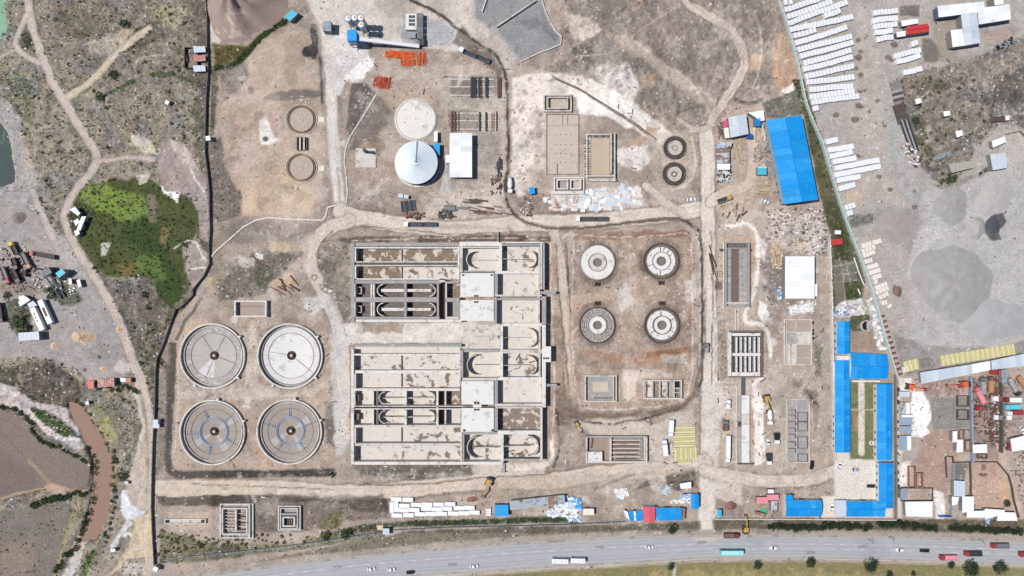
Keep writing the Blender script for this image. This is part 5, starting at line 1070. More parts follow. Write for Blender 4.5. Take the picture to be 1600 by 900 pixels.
wall_line('boundary_wall', 'thin wall between the two small plots above the blue gate', 'wall', [(1514,722),(1515,745),(1515,772)], 1.0, 1.6, wallS)
wall_line('boundary_wall', 'short brown wall right of the gravel mound by the top-right sheds', 'wall', [(1570,210),(1592,205),(1600,214),(1640,240)], 1.0, 1.4, rust2)
b = MB((1475,805)); b.box(1465,804.4,0,1484,806,2.2); one('gate', 'blue metal gate closing the pale drive to the gravel compound', 'gate', b, blueP)
b = MB((750,20)); b.seg((765,-14),(753,20),1.6,-.2,1.2); one('retaining_wall', 'short white wall at the western edge of the dark gravel platform', 'wall', b, concW)
b = MB((800,20)); b.seg((837,2),(776,43),1.8,-.2,1.6); one('retaining_wall', 'long pale diagonal divider across the dark gravel platform', 'wall', b, concL)
wall_line('retaining_wall', 'white stepped kerb along the eastern and southern rim of the dark gravel platform', 'wall', [(844,-10),(850,12),(857,30),(868,50),(877,58),(876,70),(862,76),(845,82),(826,91),(813,97)], 1.3, .9, concW)
wall_line('earth_curb', 'white lined gutter from the crane base slab down to the road bend', 'gutter', [(588,148),(575,170),(561,192),(548,212),(540,232),(538,252),(541,275),(543,300),(541,318)], 1.5, .35, concW)
wall_line('earth_curb', 'white lined gutter curving from the road bend to the boundary wall', 'gutter', [(525,321),(512,324),(509,338),(504,344),(470,343),(440,342),(420,340),(400,344),(382,354),(370,364),(352,380),(338,392),(330,402)], 2.0, .4, concW)
wall_line('earth_curb', 'thin white gutter along the eastern rim of the round tank platform', 'gutter', [(586,568),(596,575),(598,590),(598,606)], 1, .3, concW) if 0 else None
wall_line('earth_curb', 'curved white gutter ringing the white channel excavation', 'gutter', [(1120,500),(1120,597),(1148,598),(1151,606),(1150,680),(1151,722)], 1.0, .3, concW)
wall_line('wire_fence', 'low wire fence along the foot of the bank above the highway', 'fence', [(245,881),(300,868),(400,858),(480,848),(580,833),(620,827),(700,823),(800,821),(900,818),(976,814)], .5, 1.3, greyP)
wall_line('pipe_run', 'white pipe laid beside the vegetable plot', 'pipe', [(1334,402),(1341,424),(1350,446)], 1.2, .4, whiteR); wall_line('pipe_run', 'short white pipe end south of the long one by the vegetable plot', 'pipe', [(1340,451),(1344,460)], 1.4, .4, whiteR)
wall_line('drain_pipe', 'long dark drain pipe curving along the pale excavated strip', 'pipe', [(866,122),(905,139),(942,161),(990,190),(1026,218)], 1.2, .1, wallS)
for x, y, r, l in ((325,216,7,'white guard box midway down the western boundary wall'),(243,889,7,'white guard box at the southern foot of the western boundary wall'),(261,160,6,'lone white hut in the western scrub')):
    t = T('guard_box', l, 'hut', *top(x, y, 3), rot=8 if x > 300 else -25); b = MB(); b.obox(0,0,-.5,r*S*.9,r*S*.9,3.2+.3); obj('wall', b, wallW, t); b = MB(); b.obox(0,0,3.0,r*S,r*S,.18); obj('roof', b, whiteR, t)
    b = MB(); b.obox(r*S*.46,0,0,.08,.8,1.9); obj('door', b, black, t)
t = T('guard_box', 'second smaller white box standing on the boundary wall near the river road', 'hut', *top(243,662,3)); b = MB(); b.obox(0,.9,-.3,2.2,2.2,3.2); b.obox(0,-1.4,-.3,1.8,2,2.6); obj('wall', b, wallW, t); b = MB(); b.obox(0,.9,2.9,2.5,2.4,.15); b.obox(0,-1.4,2.4,3.2,2.0,.15); obj('roof', b, paleR, t)
blueS = M('seam_blue', (18,132,210), .05)
SHV = {blueR: [blueR, blueR, M('sheet_blue_b', (12,148,226), .08, .6, (60,168,230), .6, .5, rough=.5), M('sheet_blue_c', (46,166,236), .08, .6, (96,188,236), .6, .5, rough=.6), M('sheet_blue_d', (30,150,218), .1, .8, (110,180,214), .62, .6, rough=.65)],
 whiteR: [whiteR, whiteR, M('sheet_white_b', (238,240,242), .03, .6, (216,216,214), .6, .5), M('sheet_white_c', (230,232,232), .04, .6, (206,202,196), .6, .5)],
 paleR: [paleR, M('sheet_pale_b', (196,206,214), .05, .6, (180,184,188), .6, .5), M('sheet_pale_c', (212,220,226), .05, .6)]}
# ------------------------------------------------------------ sheds and halls
def shed(name, label, cat, q, h=4., roof=None, wall=None, pitch=.22, seam=1.1, overhang=.35, group=None, patches=(), flat=False, ridge_mat=None, windows=0):
    q = [top(x, y, h+.3) for x, y in q]
    if hypot(q[1][0]-q[0][0], q[1][1]-q[0][1]) < hypot(q[2][0]-q[1][0], q[2][1]-q[1][1]): q = q[1:]+q[:1]
    cx, cy = sum(p[0] for p in q)/4, sum(p[1] for p in q)/4
    t = T(name, label, cat, cx, cy, group=group, z=min(0, zat(cx, cy)))
    L = [Vector(((x-cx)*S, (cy-y)*S, 0)) for x, y in q]; a, b_, c, d = L
    wid = ((d-a).length+(c-b_).length)/2; ln = ((b_-a).length+(c-d).length)/2
    k = 1-2*overhang/max(wid, 1.5)*.5
    wm = MB(); ring_ = [p*k for p in L]
    for i in range(4): p, r = ring_[i], ring_[(i+1) % 4]; wm.seg((p.x, p.y), (r.x, r.y), .22, -.6, h)
    obj('wall', wm, wall or wallW, t)
    rise = 0.02*wid if flat else wid/2*pitch
    U = lambda s, v: (a*(1-s)+b_*s)*(1-v)+(d*(1-s)+c*s)*v
    def pt(s, v): p = U(s, v); z = h+.12+(rise*(1-v) if flat else rise*(1-abs(2*v-1))); return Vector((p.x, p.y, z))
    rm = MB(); sl_ = ((0, 1),) if flat else ((0, .5), (.5, 1))
    for v0, v1 in sl_:
        P_ = [pt(0, v0), pt(1, v0), pt(1, v1), pt(0, v1)]
        rm.add([tuple(p) for p in P_]+[(p.x, p.y, p.z-.1) for p in P_], [(0,3,2,1),(4,5,6,7),(0,1,5,4),(1,2,6,5),(2,3,7,6),(3,0,4,7)])
    rf = obj('roof', rm, roof, t)
    if not flat:
        gm = MB()
        for s in (0, 1):
            P_ = [U(.5+(s-.5)*k, .5-.5*k), U(.5+(s-.5)*k, .5), U(.5+(s-.5)*k, .5+.5*k)]
            gm.add([(P_[0].x, P_[0].y, h-.05), (P_[2].x, P_[2].y, h-.05), (P_[1].x, P_[1].y, h+rise*.95)], [(0,1,2)])
        obj('gable', gm, wall or wallW, t)
    if ln > 11 and wid > 5 and roof in SHV:
        n = max(3, round(ln/3.1))
        for v0, v1 in sl_:
            for i in range(n):
                P_ = [pt(i/n+.002, v0), pt((i+1)/n-.002, v0), pt((i+1)/n-.002, v1), pt(i/n+.002, v1)]; zz = .035+.01*(i % 2); pm = MB()
                pm.add([(p.x, p.y, p.z+zz) for p in P_]+[(p.x, p.y, p.z-.02) for p in P_], [(0,3,2,1),(4,5,6,7),(0,1,5,4),(1,2,6,5),(2,3,7,6),(3,0,4,7)]); obj('roof_sheet', pm, random.choice(SHV[roof]), rf)
    if seam:
        n = max(2, int(ln/seam)); sm = MB()
        for i in range(n+1):
            s = min(.998, max(.002, i/n))
            for v0, v1 in sl_: sm.bar(pt(s, v0)+Vector((0,0,.05)), pt(s, v1)+Vector((0,0,.05)), .09, .08)
        obj('roof_seam', sm, blueS if roof is blueR else roof, rf)
    if not flat: rc = MB(); rc.bar(pt(0,.5)+Vector((0,0,.08)), pt(1,.5)+Vector((0,0,.08)), .4, .08); obj('ridge_cap', rc, ridge_mat or roof, rf)
    for s0, s1, v0, v1, m in patches:
        pm = MB(); P_ = [pt(s0, v0), pt(s1, v0), pt(s1, v1), pt(s0, v1)]
        pm.add([(p.x, p.y, p.z+.10) for p in P_]+[(p.x, p.y, p.z+.02) for p in P_], [(0,3,2,1),(4,5,6,7),(0,1,5,4),(1,2,6,5),(2,3,7,6),(3,0,4,7)]); obj('roof_sheet', pm, m, rf)
    dn = (d-a).normalized() if (d-a).length else Vector((0,1,0)); e = (b_-a).normalized(); f = (ring_[3]+ring_[2])/2 if False else (a*k+b_*k)/2; ang = math.degrees(atan2(e.y, e.x))
    dm = MB(); dm.obox(f.x-dn.x*.12, f.y-dn.y*.12, 0, min(3, ln*.25), .1, min(2.4, h*.75), ang); obj('door', dm, steelD, t)
    for i in range(windows):
        s = (i+.5)/windows
        if abs(s-.5) < .06: continue
        for v, sg in ((.5-.5*k, -1), (.5+.5*k, 1)):
            p = U(.5+(s-.5)*k, v); om = MB(); om.obox(p.x+dn.x*.12*sg, p.y+dn.y*.12*sg, 1.1, 1.3, .08, 1.1, ang); obj('window', om, glass, t)
    return t
def R4(x0, y0, x1, y1): return [(x0, y0), (x1, y0), (x1, y1), (x0, y1)]
wb, BG = M('wall_blueish', (170,176,182)), 'blue_roofed_hall'
shed('warehouse', 'biggest blue-roofed hall, standing skewed against the diagonal boundary wall', 'hall', [(1198,188),(1253,180),(1279,312),(1226,319)], 6, blueR, wb, .14, 1.0, ridge_mat=blueD, windows=10)
shed('warehouse', 'plain white flat-roofed hall beside the conical steel tank', 'hall', R4(702.5,208,737.5,277), 4.5, whiteR, wallG, .05, 2.2)
shed('warehouse', 'pure white hall west of the vegetable plot', 'hall', R4(1227,400.5,1273,466.5), 5, whiteR, wallG, .05, 2.4)
shed('lean_to', 'narrow white lean-to on the east side of the pure white hall', 'shed', R4(1272,444,1277.6,463), 3, whiteR, wallG, flat=True)
shed('lean_to', 'small white annex joined to the west side of the hall near the steel tank', 'shed', R4(696,242,703,254), 3, whiteR, wallG, flat=True)
# office compound
ow = M('wall_office', (226,224,218), .04)
shed('office_block', 'short blue-roofed office block at the northern tip of the compound', 'office', R4(1308,502,1328,553), 3.4, blueR, ow, .22, .9, ridge_mat=M('ridge_bright', (60,168,246)), windows=4)
shed('office_block', 'long blue-roofed office wing down the western side of the garden court', 'office', R4(1305,563,1329,707), 3.4, blueR, ow, .22, .9, ridge_mat=MATS['ridge_bright'], windows=12)
shed('assembly_hall', 'broad blue-roofed hall joining the two office wings at the north', 'hall', [(1329,551),(1386,554),(1387,592),(1329,592)], 4.6, blueR, ow, .2, .9, ridge_mat=blueD, windows=5)
shed('office_block', 'long blue-roofed office wing down the eastern side of the garden court', 'office', R4(1370.5,600,1394.5,719.5), 3.4, blueR, ow, .22, .9, ridge_mat=MATS['ridge_bright'], windows=10)
shed('office_block', 'blue-roofed wing east of the paved car court', 'office', R4(1373.5,723,1396.5,794), 3.6, blueR, ow, .2, .9, ridge_mat=blueD, windows=6)
shed('office_block', 'blue-roofed wing closing the southern side of the car court', 'office', R4(1322.5,783.5,1383,807.5), 3.6, blueR, ow, .2, .9, ridge_mat=blueD, windows=5)
shed('office_block', 'pale grey flat annex at the west end of the southern office wing', 'annex', R4(1306,782,1322,805.5), 3, paleR, ow, flat=True)
shed('office_block', 'blue-roofed building west of the compound gate, facing the highway', 'office', R4(1228,782,1284,807), 3.8, blueR, ow, .2, .9, ridge_mat=blueD, windows=5)
shed('porch', 'small square blue porch on the north-west corner of the highway office', 'porch', R4(1228,774,1239,782), 3.0, blueR, ow, flat=True)
for x0,y0,x1,y1,l in ((1304,555,1328,562,'pale covered passage between the two western office wings'),(1328.5,593,1371,596,'thin white veranda along the south side of the assembly hall'),(1366,600,1369.6,718,'narrow white veranda along the eastern office wing'),(1369,722,1373,784,'narrow white kerb wall east of the car court')):
    b = MB(((x0+x1)/2,(y0+y1)/2)); b.box(x0,y0,-.1,x1,y1,.0+(2.6 if y1-y0 < 10 else .35)); one('veranda', l, 'veranda', b, concW)
b = MB((1322,728)); b.box(1322,727.6,0,1367,729,.5); one('planter', 'thin white planter line on the car court', 'planter', b, concW)
t = T('water_tank', 'round concrete well tank with a half lid in the northern garden corner', 'tank', 1352, 509); b = MB((1352,509)); b.ring(1352,509,7.4,8.6,-.2,1.6,40); obj('shell', b, concL, t); b = MB((1352,509)); b.cyl(1352,509,7.3,-.2,.1,36); obj('water', b, black, t); b = MB((1352,509)); b.ring(1352,509,0.1,7.3,1.3,1.5,20,-90,90); obj('lid', b, concG, t)
b = MB((1361,692)); b.ring(1361,692,2,3.2,0,.6,24); one('fountain_ring', 'small white ring fountain in the garden court', 'fountain', b, white)
# entry
shed('kiosk', 'blue and white striped small roof, westmost in the entry row by the highway', 'kiosk', [(982,799),(1004,799),(1004,814),(984,814)], 3, blueR, ow, .15, .9, patches=[(.36,.5,.02,.48,whiteR),(.36,.5,.52,.98,whiteR)])
shed('tent', 'torn white awning west of the blue and white kiosk', 'awning', [(974,797),(981,800),(984,813),(978,808)], 2.4, tarpW, ow, flat=True)
shed('kiosk', 'pink-roofed building in the entry row by the highway', 'kiosk', [(1004.5,792),(1024,792),(1024,816),(1005.5,816)], 3.6, pinkR, ow, .12, .9)
shed('kiosk', 'wide blue-roofed building in the entry row by the highway', 'kiosk', R4(1025,794,1065,813.5), 3.4, blueR, ow, .16, .9, windows=4)
shed('kiosk', 'little pinkish brown lean-to at the east end of the entry row', 'lean-to', [(1065,794),(1071,795),(1070,812),(1065,812)], 2.6, rust2, ow, flat=True)
shed('gatehouse', 'upright blue-roofed gatehouse west of the entry road', 'gatehouse', R4(1080,772.5,1092,795), 3.6, blueR, ow, .14, .9)
shed('lean_to', 'pale blue lean-to west of the upright gatehouse', 'lean-to', [(1066,773),(1080,772),(1080,777),(1062,779)], 2.6, tarpB, ow, flat=True)
shed('gatehouse', 'small teal-roofed guard hut east of the entry road', 'guard hut', R4(1120,797,1128,808), 2.8, tealR, ow, .14, .9)
shed('lean_to', 'small white-roofed store near the highway, alone in the rubble strip', 'store', [(1062,756),(1080,753),(1080,763),(1064,764)], 2.6, whiteR, wallG, flat=True)
for q, r, l in (((1182,777,1200,787),pinkP,'pale pink slab roof, western of the pair near the highway office'),((1199,773,1217,782),pinkP,'pale pink slab roof touching the highway office wall'),((1200,765,1209,771),whiteR,'tiny white box roof north of the pink roofs'),((1205,783,1215,801),rustR,'narrow whitish shed west of the highway office')):
    shed('store_shed', l, 'shed', R4(*q), 2.6, r, wallG, flat=True, seam=1.6)
shed('store_shed', 'low red-brown roof below the pink ones', 'shed', [(1180,799),(1198,803),(1196,808),(1180,803)], 2.2, rust2, wallG, flat=True); b = MB((1193,798)); b.box(1188,795,0,1198,802,.5); b.box(1192,799,.5,1199,802,.8); one('tarpaulin', 'crumpled green sheet beside the highway office', 'tarpaulin', b, greenP)
shed('store_shed', 'grey corrugated long shed with rust patches, middle of the southern edge', 'shed', [(796,783),(882,773.5),(883,787),(797,797.5)], 3, M('roof_galv', (176,186,192), .08, .6, (132,118,114), .57, .5), wallG, flat=True, seam=.9, patches=[(.70,.87,.04,.96,rust2)])
shed('store_shed', 'square bright blue shed at the west end of the long corrugated shed', 'shed', R4(773,789,794,807), 3, M('roof_cyan', (60,168,230), .06), wallG, flat=True, seam=.9)
shed('store_shed', 'cream box shed east of the tarpaulins on the southern edge', 'shed', R4(911,795,928,805), 2.6, M('roof_cream', (238,234,222), .03), wallG, flat=True)
shed('store_shed', 'small grey-white hut beside the southern bank fence', 'hut', R4(598,826,608,836), 2.6, paleR, wallG, flat=True); b = MB((594,822)); b.prism([(588,821),(599,820),(598,828),(590,827)],0,.5); one('sand_bag_stack', 'cream stack beside the grey-white bank hut', 'stack', b, M('cream_stack', (226,206,170)))
# saw-mill corner
shed('workshop', 'pale grey-roofed workshop near the northern tip of the big blue hall', 'workshop', [(1138,183),(1166,178),(1170,209),(1142,215)], 4.4, paleR, wallG, .08, 1.2)
shed('lean_to', 'white-roofed lean-to between the workshop and the big blue hall', 'lean-to', [(1169,176),(1193,172),(1195,188),(1190,189),(1172,184)][:4], 3, whiteR, wallG, flat=True)
shed('lean_to', 'small blue-roofed booth under the white lean-to', 'booth', R4(1180,184,1188.6,197), 3, blueD, wallG, flat=True); shed('lean_to', 'tiny deep blue roof at the workshop south-east corner', 'booth', R4(1168,209,1176,216), 2.8, blueP, wallG, flat=True)
shed('lean_to', 'little pinkish red roof on the west side of the workshop', 'booth', R4(1130,189,1137,199), 2.6, pinkR, wallG, flat=True); shed('lean_to', 'cream roof strip on the west side of the workshop', 'booth', [(1131,200),(1139,199),(1141,215),(1133,216)], 2.6, M('roof_cream', (238,234,222)), wallG, flat=True)
shed('store_shed', 'patchy blue and rust sheet roof, topmost in the row by the saw yard', 'shed', [(1120,224),(1144,222),(1142,231),(1120,232)], 2.6, rustR, wallG, flat=True, patches=[(.1,.5,.1,.5,tarpB)])
shed('store_shed', 'striped rusty and silver sheet roof, middle of the row by the saw yard', 'shed', [(1120,233),(1140,232),(1140,254),(1120,255)], 2.6, rustR, wallG, flat=True, seam=.8, patches=[(.0,.28,.0,1,rust2),(.62,.76,0,1,rust2)])
shed('store_shed', 'plain white sheet roof at the southern end of the row west of the saw yard', 'shed', R4(1120.6,255.6,1140.6,265), 2.6, whiteR, wallG, flat=True)
shed('store_shed', 'two-tone turquoise roof hut inside the saw yard', 'hut', R4(1184,260,1197.6,273), 2.8, tealR, wallG, .1, 1.0, patches=[(.02,.98,.02,.2,paleR)])
shed('site_hut', 'small blue hut by the broken panels in the middle of the works', 'hut', [(826,293),(835,292),(836,302),(828,304)], 2.6, blueR, wallG, flat=True)
shed('site_hut', 'blue hut at the east side of the conical steel tank', 'hut', [(677,224.5),(687,224),(687,242),(679,243)], 3.2, M('roof_cyan', (60,168,230)), wallG, flat=True)
shed('site_hut', 'white container hut north of the blue hut by the steel tank', 'hut', R4(678,205,683.6,221), 2.6, whiteR, wallG, flat=True)
shed('site_hut', 'light blue-roofed cabin tilted by the northern site road', 'cabin', [(444,26),(455,15),(465,21),(453,33)], 3.4, tealR, wallG, flat=True); MATS['roof_teal']
shed('site_hut', 'grey-roofed cabin by the northern dark soil strip', 'cabin', [(504.5,33),(517,32),(517,48.5),(503.5,48)], 5, greyR, wallG, flat=True)
shed('site_hut', 'small red hut near the northern end of the vegetable plot', 'hut', [(1299,374),(1316,373),(1317,381),(1300,384)], 2.6, redR, wallG, flat=True)
shed('site_hut', 'white hut just above the red hut by the boundary wall', 'hut', R4(1305,360,1314,366), 2.6, whiteR, wallG, flat=True)
# upper right sheds
shed('factory_hall', 'longest white-roofed hall in the north-east factory group', 'hall', [(1465,9),(1538,2),(1538,18),(1467,27)], 5, whiteR, M('wall_navy', (90,104,124)), .06, 2)
shed('factory_hall', 'white-roofed hall at the eastern end of the factory group', 'hall', [(1527,13),(1577,6),(1580,30),(1530,38)], 5, whiteR, M('wall_navy', (90,104,124)), .06, 2)
shed('factory_hall', 'pale grey roof running south from the longest factory hall', 'hall', [(1502,23),(1527,20),(1532,67),(1508,71)], 4.6, paleR, wallG, .06, 2)
shed('factory_hall', 'square white roof at the south-west corner of the factory group', 'hall', [(1486,47),(1504,45),(1508,71),(1489,73.5)], 4.4, whiteR, wallG, .05, 2)
shed('factory_hall', 'small upper roof rising off the top edge, north-east factory group', 'hall', [(1553,-6),(1567,-8),(1569,6),(1555,8)], 5.6, whiteR, wallG, .05, 2)
shed('factory_hall', 'red gabled roof among the white blocks near the top', 'hall', [(1417,41),(1450,36.5),(1452,49.5),(1416,54)], 4.2, redR, wallG, .3, 1.2, ridge_mat=M('ridge_red', (170,50,52)))
shed('lean_to', 'white roof just north of the red gabled roof', 'shed', [(1408,32),(1434,29),(1435,36),(1410,41)], 3.4, whiteR, wallG, flat=True); shed('lean_to', 'white roof touching the west end of the red gabled roof', 'shed', [(1401,50),(1415,48),(1415,56),(1402,58)], 3.0, whiteR, M('wall_navy', (90,104,124)), flat=True)
for q, l in (([(1430,155),(1438,153),(1441,160),(1432,163)],'small white hut by the timber racks'),([(1493,205),(1503,203),(1505,211),(1496,215)],'small white hut in the eastern scrub'),([(1474,174),(1484,173),(1485,180),(1476,182)],'tiny white hut with a blue side near the gravel mound'),
 ([(1550,220),(1570,213),(1572,222),(1552,231)],'narrow white roof right of the eastern scrub'),([(1547,241),(1571,239),(1574,262),(1552,266)],'square pale-roofed store above the grey sand heaps'),([(1482,256),(1518,251),(1521,262),(1488,270)],'weathered greyish roof at the edge of the scrub')):
    shed('yard_hut', l, 'hut', q, 3.0, paleR if 'pale' in l else (M('roof_weathered', (176,172,160)) if 'weath' in l else whiteR), wallG, flat=True, seam=1.5)
# long sheds of the southern compounds
shed('long_shed', 'very long pale-roofed shed bounding the southern compounds, western length', 'shed', [(1438,582),(1520,569),(1521,584),(1440,600)], 3.4, paleR, wallG, flat=True, seam=1.3)
shed('long_shed', 'bright white middle length of the very long shed', 'shed', [(1519,569),(1547,564),(1548,578),(1520,584)], 3.5, whiteR, wallG, flat=True, seam=1.3)
shed('long_shed', 'grey-white broken eastern length of the very long shed', 'shed', [(1549,563.5),(1604,552),(1608,571),(1550,578)], 3.3, paleR, wallG, flat=True, seam=1.3)
shed('long_shed', 'narrow blue-grey roof hanging south off the very long shed', 'shed', [(1565,578),(1574,577),(1574,598),(1566,599)], 3, greyR, wallG, flat=True)
for i, (q, r, l) in enumerate((((1406,612,1421,620),paleR,'white and grey roof, northernmost of the small stores in a column'),((1408,629,1422,647),rustR,'split grey and white roof, second of the small stores in a column'),((1409,648,1426,664),greyR,'blue-grey roof with white edging, third of the small stores in a column'),((1408,666,1424,677),greyR,'plain blue-grey roof, fourth of the small stores in a column'),((1408,681,1424,704),greyR,'long blue-grey roof with a white strip, southernmost of the small stores in a column'))):
    shed('store', l, 'store', R4(*q), 2.8, M('roof_slate', (150,170,186), .08) if r is greyR else r, wallW, flat=True, seam=1.0, patches=[(.02,.98,.02,.4,whiteR)] if i in (1, 4) else ([(.02,.98,.0,.25,whiteR)] if i == 2 else ()))
for q, l, r in (([(1489,674),(1496,674),(1496,691),(1489,691)],'upright white strip roof west of the roofless rooms',whiteR),([(1496,687),(1505,687),(1505,706),(1495,707)],'upright white roof inside the roofless rooms',whiteR),([(1520,695),(1535,694),(1536,698),(1542,698),(1543,708),(1521,708)],'broad white roof below the scrap yard',whiteR),([(1579,686),(1604,680),(1606,702),(1582,706)],'white corrugated roof at the east edge of the lorry park',whiteR),
 ([(1408,764),(1418,763),(1419,779),(1407,780)],'small blue-grey roof west of the drive to the blue gate',greyR),([(1414,784),(1457,783.5),(1457,808),(1416,807)],'wide white roof beside the drive to the blue gate',whiteR),([(1491,751),(1508,752),(1508,776),(1491,775)],'pale blue upright roof above the highway hedge',paleR),([(1504,776),(1522,776),(1522,800),(1504,801)],'upright white roof touching the red earth plot',whiteR),
 ([(1511,799),(1540,798),(1540,809),(1511,809)],'low white roof west of the torn blue sheet',whiteR),([(1539,795),(1570,797),(1570,803),(1540,812)],'long white roof facing the highway hedge, eastern end',whiteR),([(1560,800),(1586,801),(1590,814),(1558,814)],'last white roof before the eastern lane',whiteR),([(1488,776),(1499,777),(1496,788),(1488,790)],'small pale roof between the drive and the red earth plot',whiteR)):
    shed('yard_roof', l, 'shed', q[:4] if len(q) == 4 else [(1520,695),(1542,694),(1543,708),(1521,708)], 3, r, wallG, flat=True, seam=1.2)
b = MB((1470,808)); b.prism([(1541,809),(1546,812),(1545,819),(1540,817)],0,.6); one('tarpaulin', 'torn blue sheet beneath the highway-side white roofs', 'tarpaulin', b, tarpB)
# roofless rooms
def rooms(label, rects, h=1.8, m=None, o=None):
    o = rects[0][:2]; t = T('roofless_rooms', label, 'ruin', *o)
    for x0,y0,x1,y1 in rects: b = MB(o); b.path([(x0,y0),(x1,y0),(x1,y1),(x0,y1)], 1.0, -.2, h+eps(), True); obj('wall', b, m or rust2, t)
    return t
rooms('roofless brick rooms against the grey scrap yard wall', [(1497,671,1504,686),(1504.6,671,1515,686),(1506,688,1515,704)]); rooms('upper roofless square store on the gravel compound', [(1494,618,1511,634)], 1.8, wallS); rooms('lower roofless square store on the gravel compound', [(1494,640,1511,655)], 1.8, wallS)
rooms('roofless reddish rooms west of the drive to the blue gate', [(1418,728,1428,760),(1430,738,1439,759)], 1.8, M('brick_red', (156,112,98)))
rooms('small dark roofless pen below the scrap yard white roof', [(1526,709,1540,715)], 1.4, wallS); rooms('roofless pen beside the gatehouse track near the highway', [(1407,762,1456,782)], 1.2, wallS)
rooms('dark walled pen beside the three huts north-west of the works', [(291,76,311,108)], 2.0, wallS)
for y, r, l, q in ((77,paleR,'grey-white roof, topmost of the three huts by the western wall',None),(91,rustR,'red-patched roof, middle of the three huts by the western wall',None),(107,paleR,'slanting silver roof, lowest of the three huts by the western wall',None)):
    shed('hut', l, 'hut', [(301,y-5),(320,y-5),(321,y+4),(303,y+5)], 2.8, M('roof_redpatch', (196,130,118), .1, 1, (206,190,184), .52, 1.0) if y == 91 else r, wallG, flat=True)
# western yard
for q, r, l, h in (([(28,520),(60,518),(61,531),(29,533)],paleR,'long pale box roof at the bottom of the western yard',4),([(28,472),(40,463),(47,469),(31,479)],whiteR,'white tilted roof west of the two long trailers',3),([(42,475),(51,470),(58,477),(46,481)],paleR,'small blue-white roof nearest the two long trailers',3),([(86,427),(96,420),(102,426),(92,434)],tealR,'pale roof on the yard crusher tower',5),
 ([(107,436),(111,435),(112,444),(107,444)],whiteR,'small white container, west of the yard container trio',2.4),([(119,438),(124,436),(127,447),(122,449)],whiteR,'largest white container of the yard trio',2.4),([(28,464),(37,461),(39,465),(30,470)],whiteR,'little white roof above the tilted yard roof',2.6),
 ([(107,327),(116,323),(124,333),(120,337)],whiteR,'white roof bar, upper side of the horseshoe office by the marsh',3),([(126,338),(133,338),(124,360),(118,358)],whiteR,'white roof bar, eastern side of the horseshoe office by the marsh',3),([(113,345),(120,341),(123,346),(117,353)],whiteR,'white roof bar inside the horseshoe office by the marsh',3),([(114,361),(121,358),(123,365),(117,369)],whiteR,'small white cabin south of the horseshoe office',3),
 ([(151,593),(177,591),(177,604),(151,606)],M('roof_redpatch', (196,130,118), .1, 1, (206,190,184), .52, 1.0),'rust-patched long roof of the riverside house',3),([(135,595),(146,595),(146,607),(136,607)],M('roof_salmon', (216,140,118)),'salmon roof at the west end of the riverside house',3),([(186,591),(195,591),(195,597),(187,597)],whiteR,'little white roof east of the riverside house',2.6),([(196,591),(203,591),(203,598),(196,598)],M('roof_salmon', (216,140,118)),'little salmon roof at the end of the riverside row',2.6),
 ([(194,752),(200,752),(200,757),(194,757)],paleR,'tiny blue-sided hut near the white sand patch',2.2),([(132,628),(137,627),(138,632),(133,633)],whiteR,'tiny white hut on the yellow meadow edge',2),([(172,858),(179,857),(180,862),(173,863)],whiteR,'tiny white pump hut near the river bend',2)):
    shed('hut', l, 'hut', q, h, r, wallG, flat=True, seam=1.2)
# ------------------------------------------------------------ batching plant
for x, y, l in ((543.5,28,'westmost of the three white silos in the top row'),(553.5,27,'middle white silo of the top row, batching plant'),(563.5,27.5,'eastmost white silo of the top row, batching plant'),(564,38,'single white silo standing south of the other three')):
    gx, gy = top(x, y, 13); t = T('cement_silo', l, 'silo', gx, gy, group='white silos of the batching plant')
    b = MB(); b.cyl(0,0,1.45,4.2,12.6,20); obj('shell', b, M('silo_shell', (206,214,220), .04, .5, rough=.5), t); b = MB(); b.cyl(0,0,.3,2.0,4.2,20,r1=1.45); obj('cone', b, steelL, t)
    b = MB(); b.cyl(0,0,1.6,12.6,13.0,20,r1=1.1); obj('cap', b, white, t); b = MB(); b.cyl(.1,.1,.35,13,13.6,10); obj('filter', b, concG, t)
    for sx, sy in ((-1,-1),(1,-1),(1,1),(-1,1)): b = MB(); b.box(sx*1.0-.12,sy*1.0-.12,-.2,sx*1.0+.12,sy*1.0+.12,4.6); obj('leg', b, steelD, t)
    b = MB(); b.ring(0,0,1.45,1.75,12.4,12.5,20); b.ring(0,0,1.7,1.75,13.2,13.3,20); obj('railing', b, steelD, t)
t = T('mixing_tower', 'blue-roofed mixing tower at the foot of the white silos', 'tower', *top(550,56,10)); b = MB(); b.obox(0,0,4,4.4,5.4,6); obj('wall', b, M('clad_blue', (60,130,200)), t); b = MB(); b.obox(0,.2,10,4.8,5.6,.3); obj('roof', b, blueR, t); b = MB(); b.obox(0,-2.9,4.6,4.0,.3,3.6); obj('panel', b, greyR, t)
for sx, sy in ((-1,-1),(1,-1),(1,1),(-1,1)): b = MB(); b.obox(sx*1.9,sy*2.3,-.2,.3,.3,4.3); obj('leg', b, steelD, t)
t = T('conveyor', 'long white covered conveyor sloping east from the mixing tower', 'conveyor', 600, 68); a_, c_ = W(*top(560,61,8)), W(*top(655,72.6,1.6)); ox_, oy_ = W(600, 68)
p0, p1 = Vector((a_[0]-ox_, a_[1]-oy_, 8)), Vector((c_[0]-ox_, c_[1]-oy_, 1.6)); b = MB(); b.bar(p0, p1, 1.7, 1.2); obj('gallery', b, white, t)
b = MB(); b.bar(p0-Vector((0,0,.9)), p1-Vector((0,0,.9)), 1.3, .3); obj('truss', b, steelD, t)
for f in (.15,.4,.65): q = p0.lerp(p1, f); b = MB(); b.box(q.x-.15,q.y-.7,-.2,q.x+.15,q.y-.4,q.z-.8); b.box(q.x-.15,q.y+.4,-.2,q.x+.15,q.y+.7,q.z-.8); obj('leg', b, steelD, t)
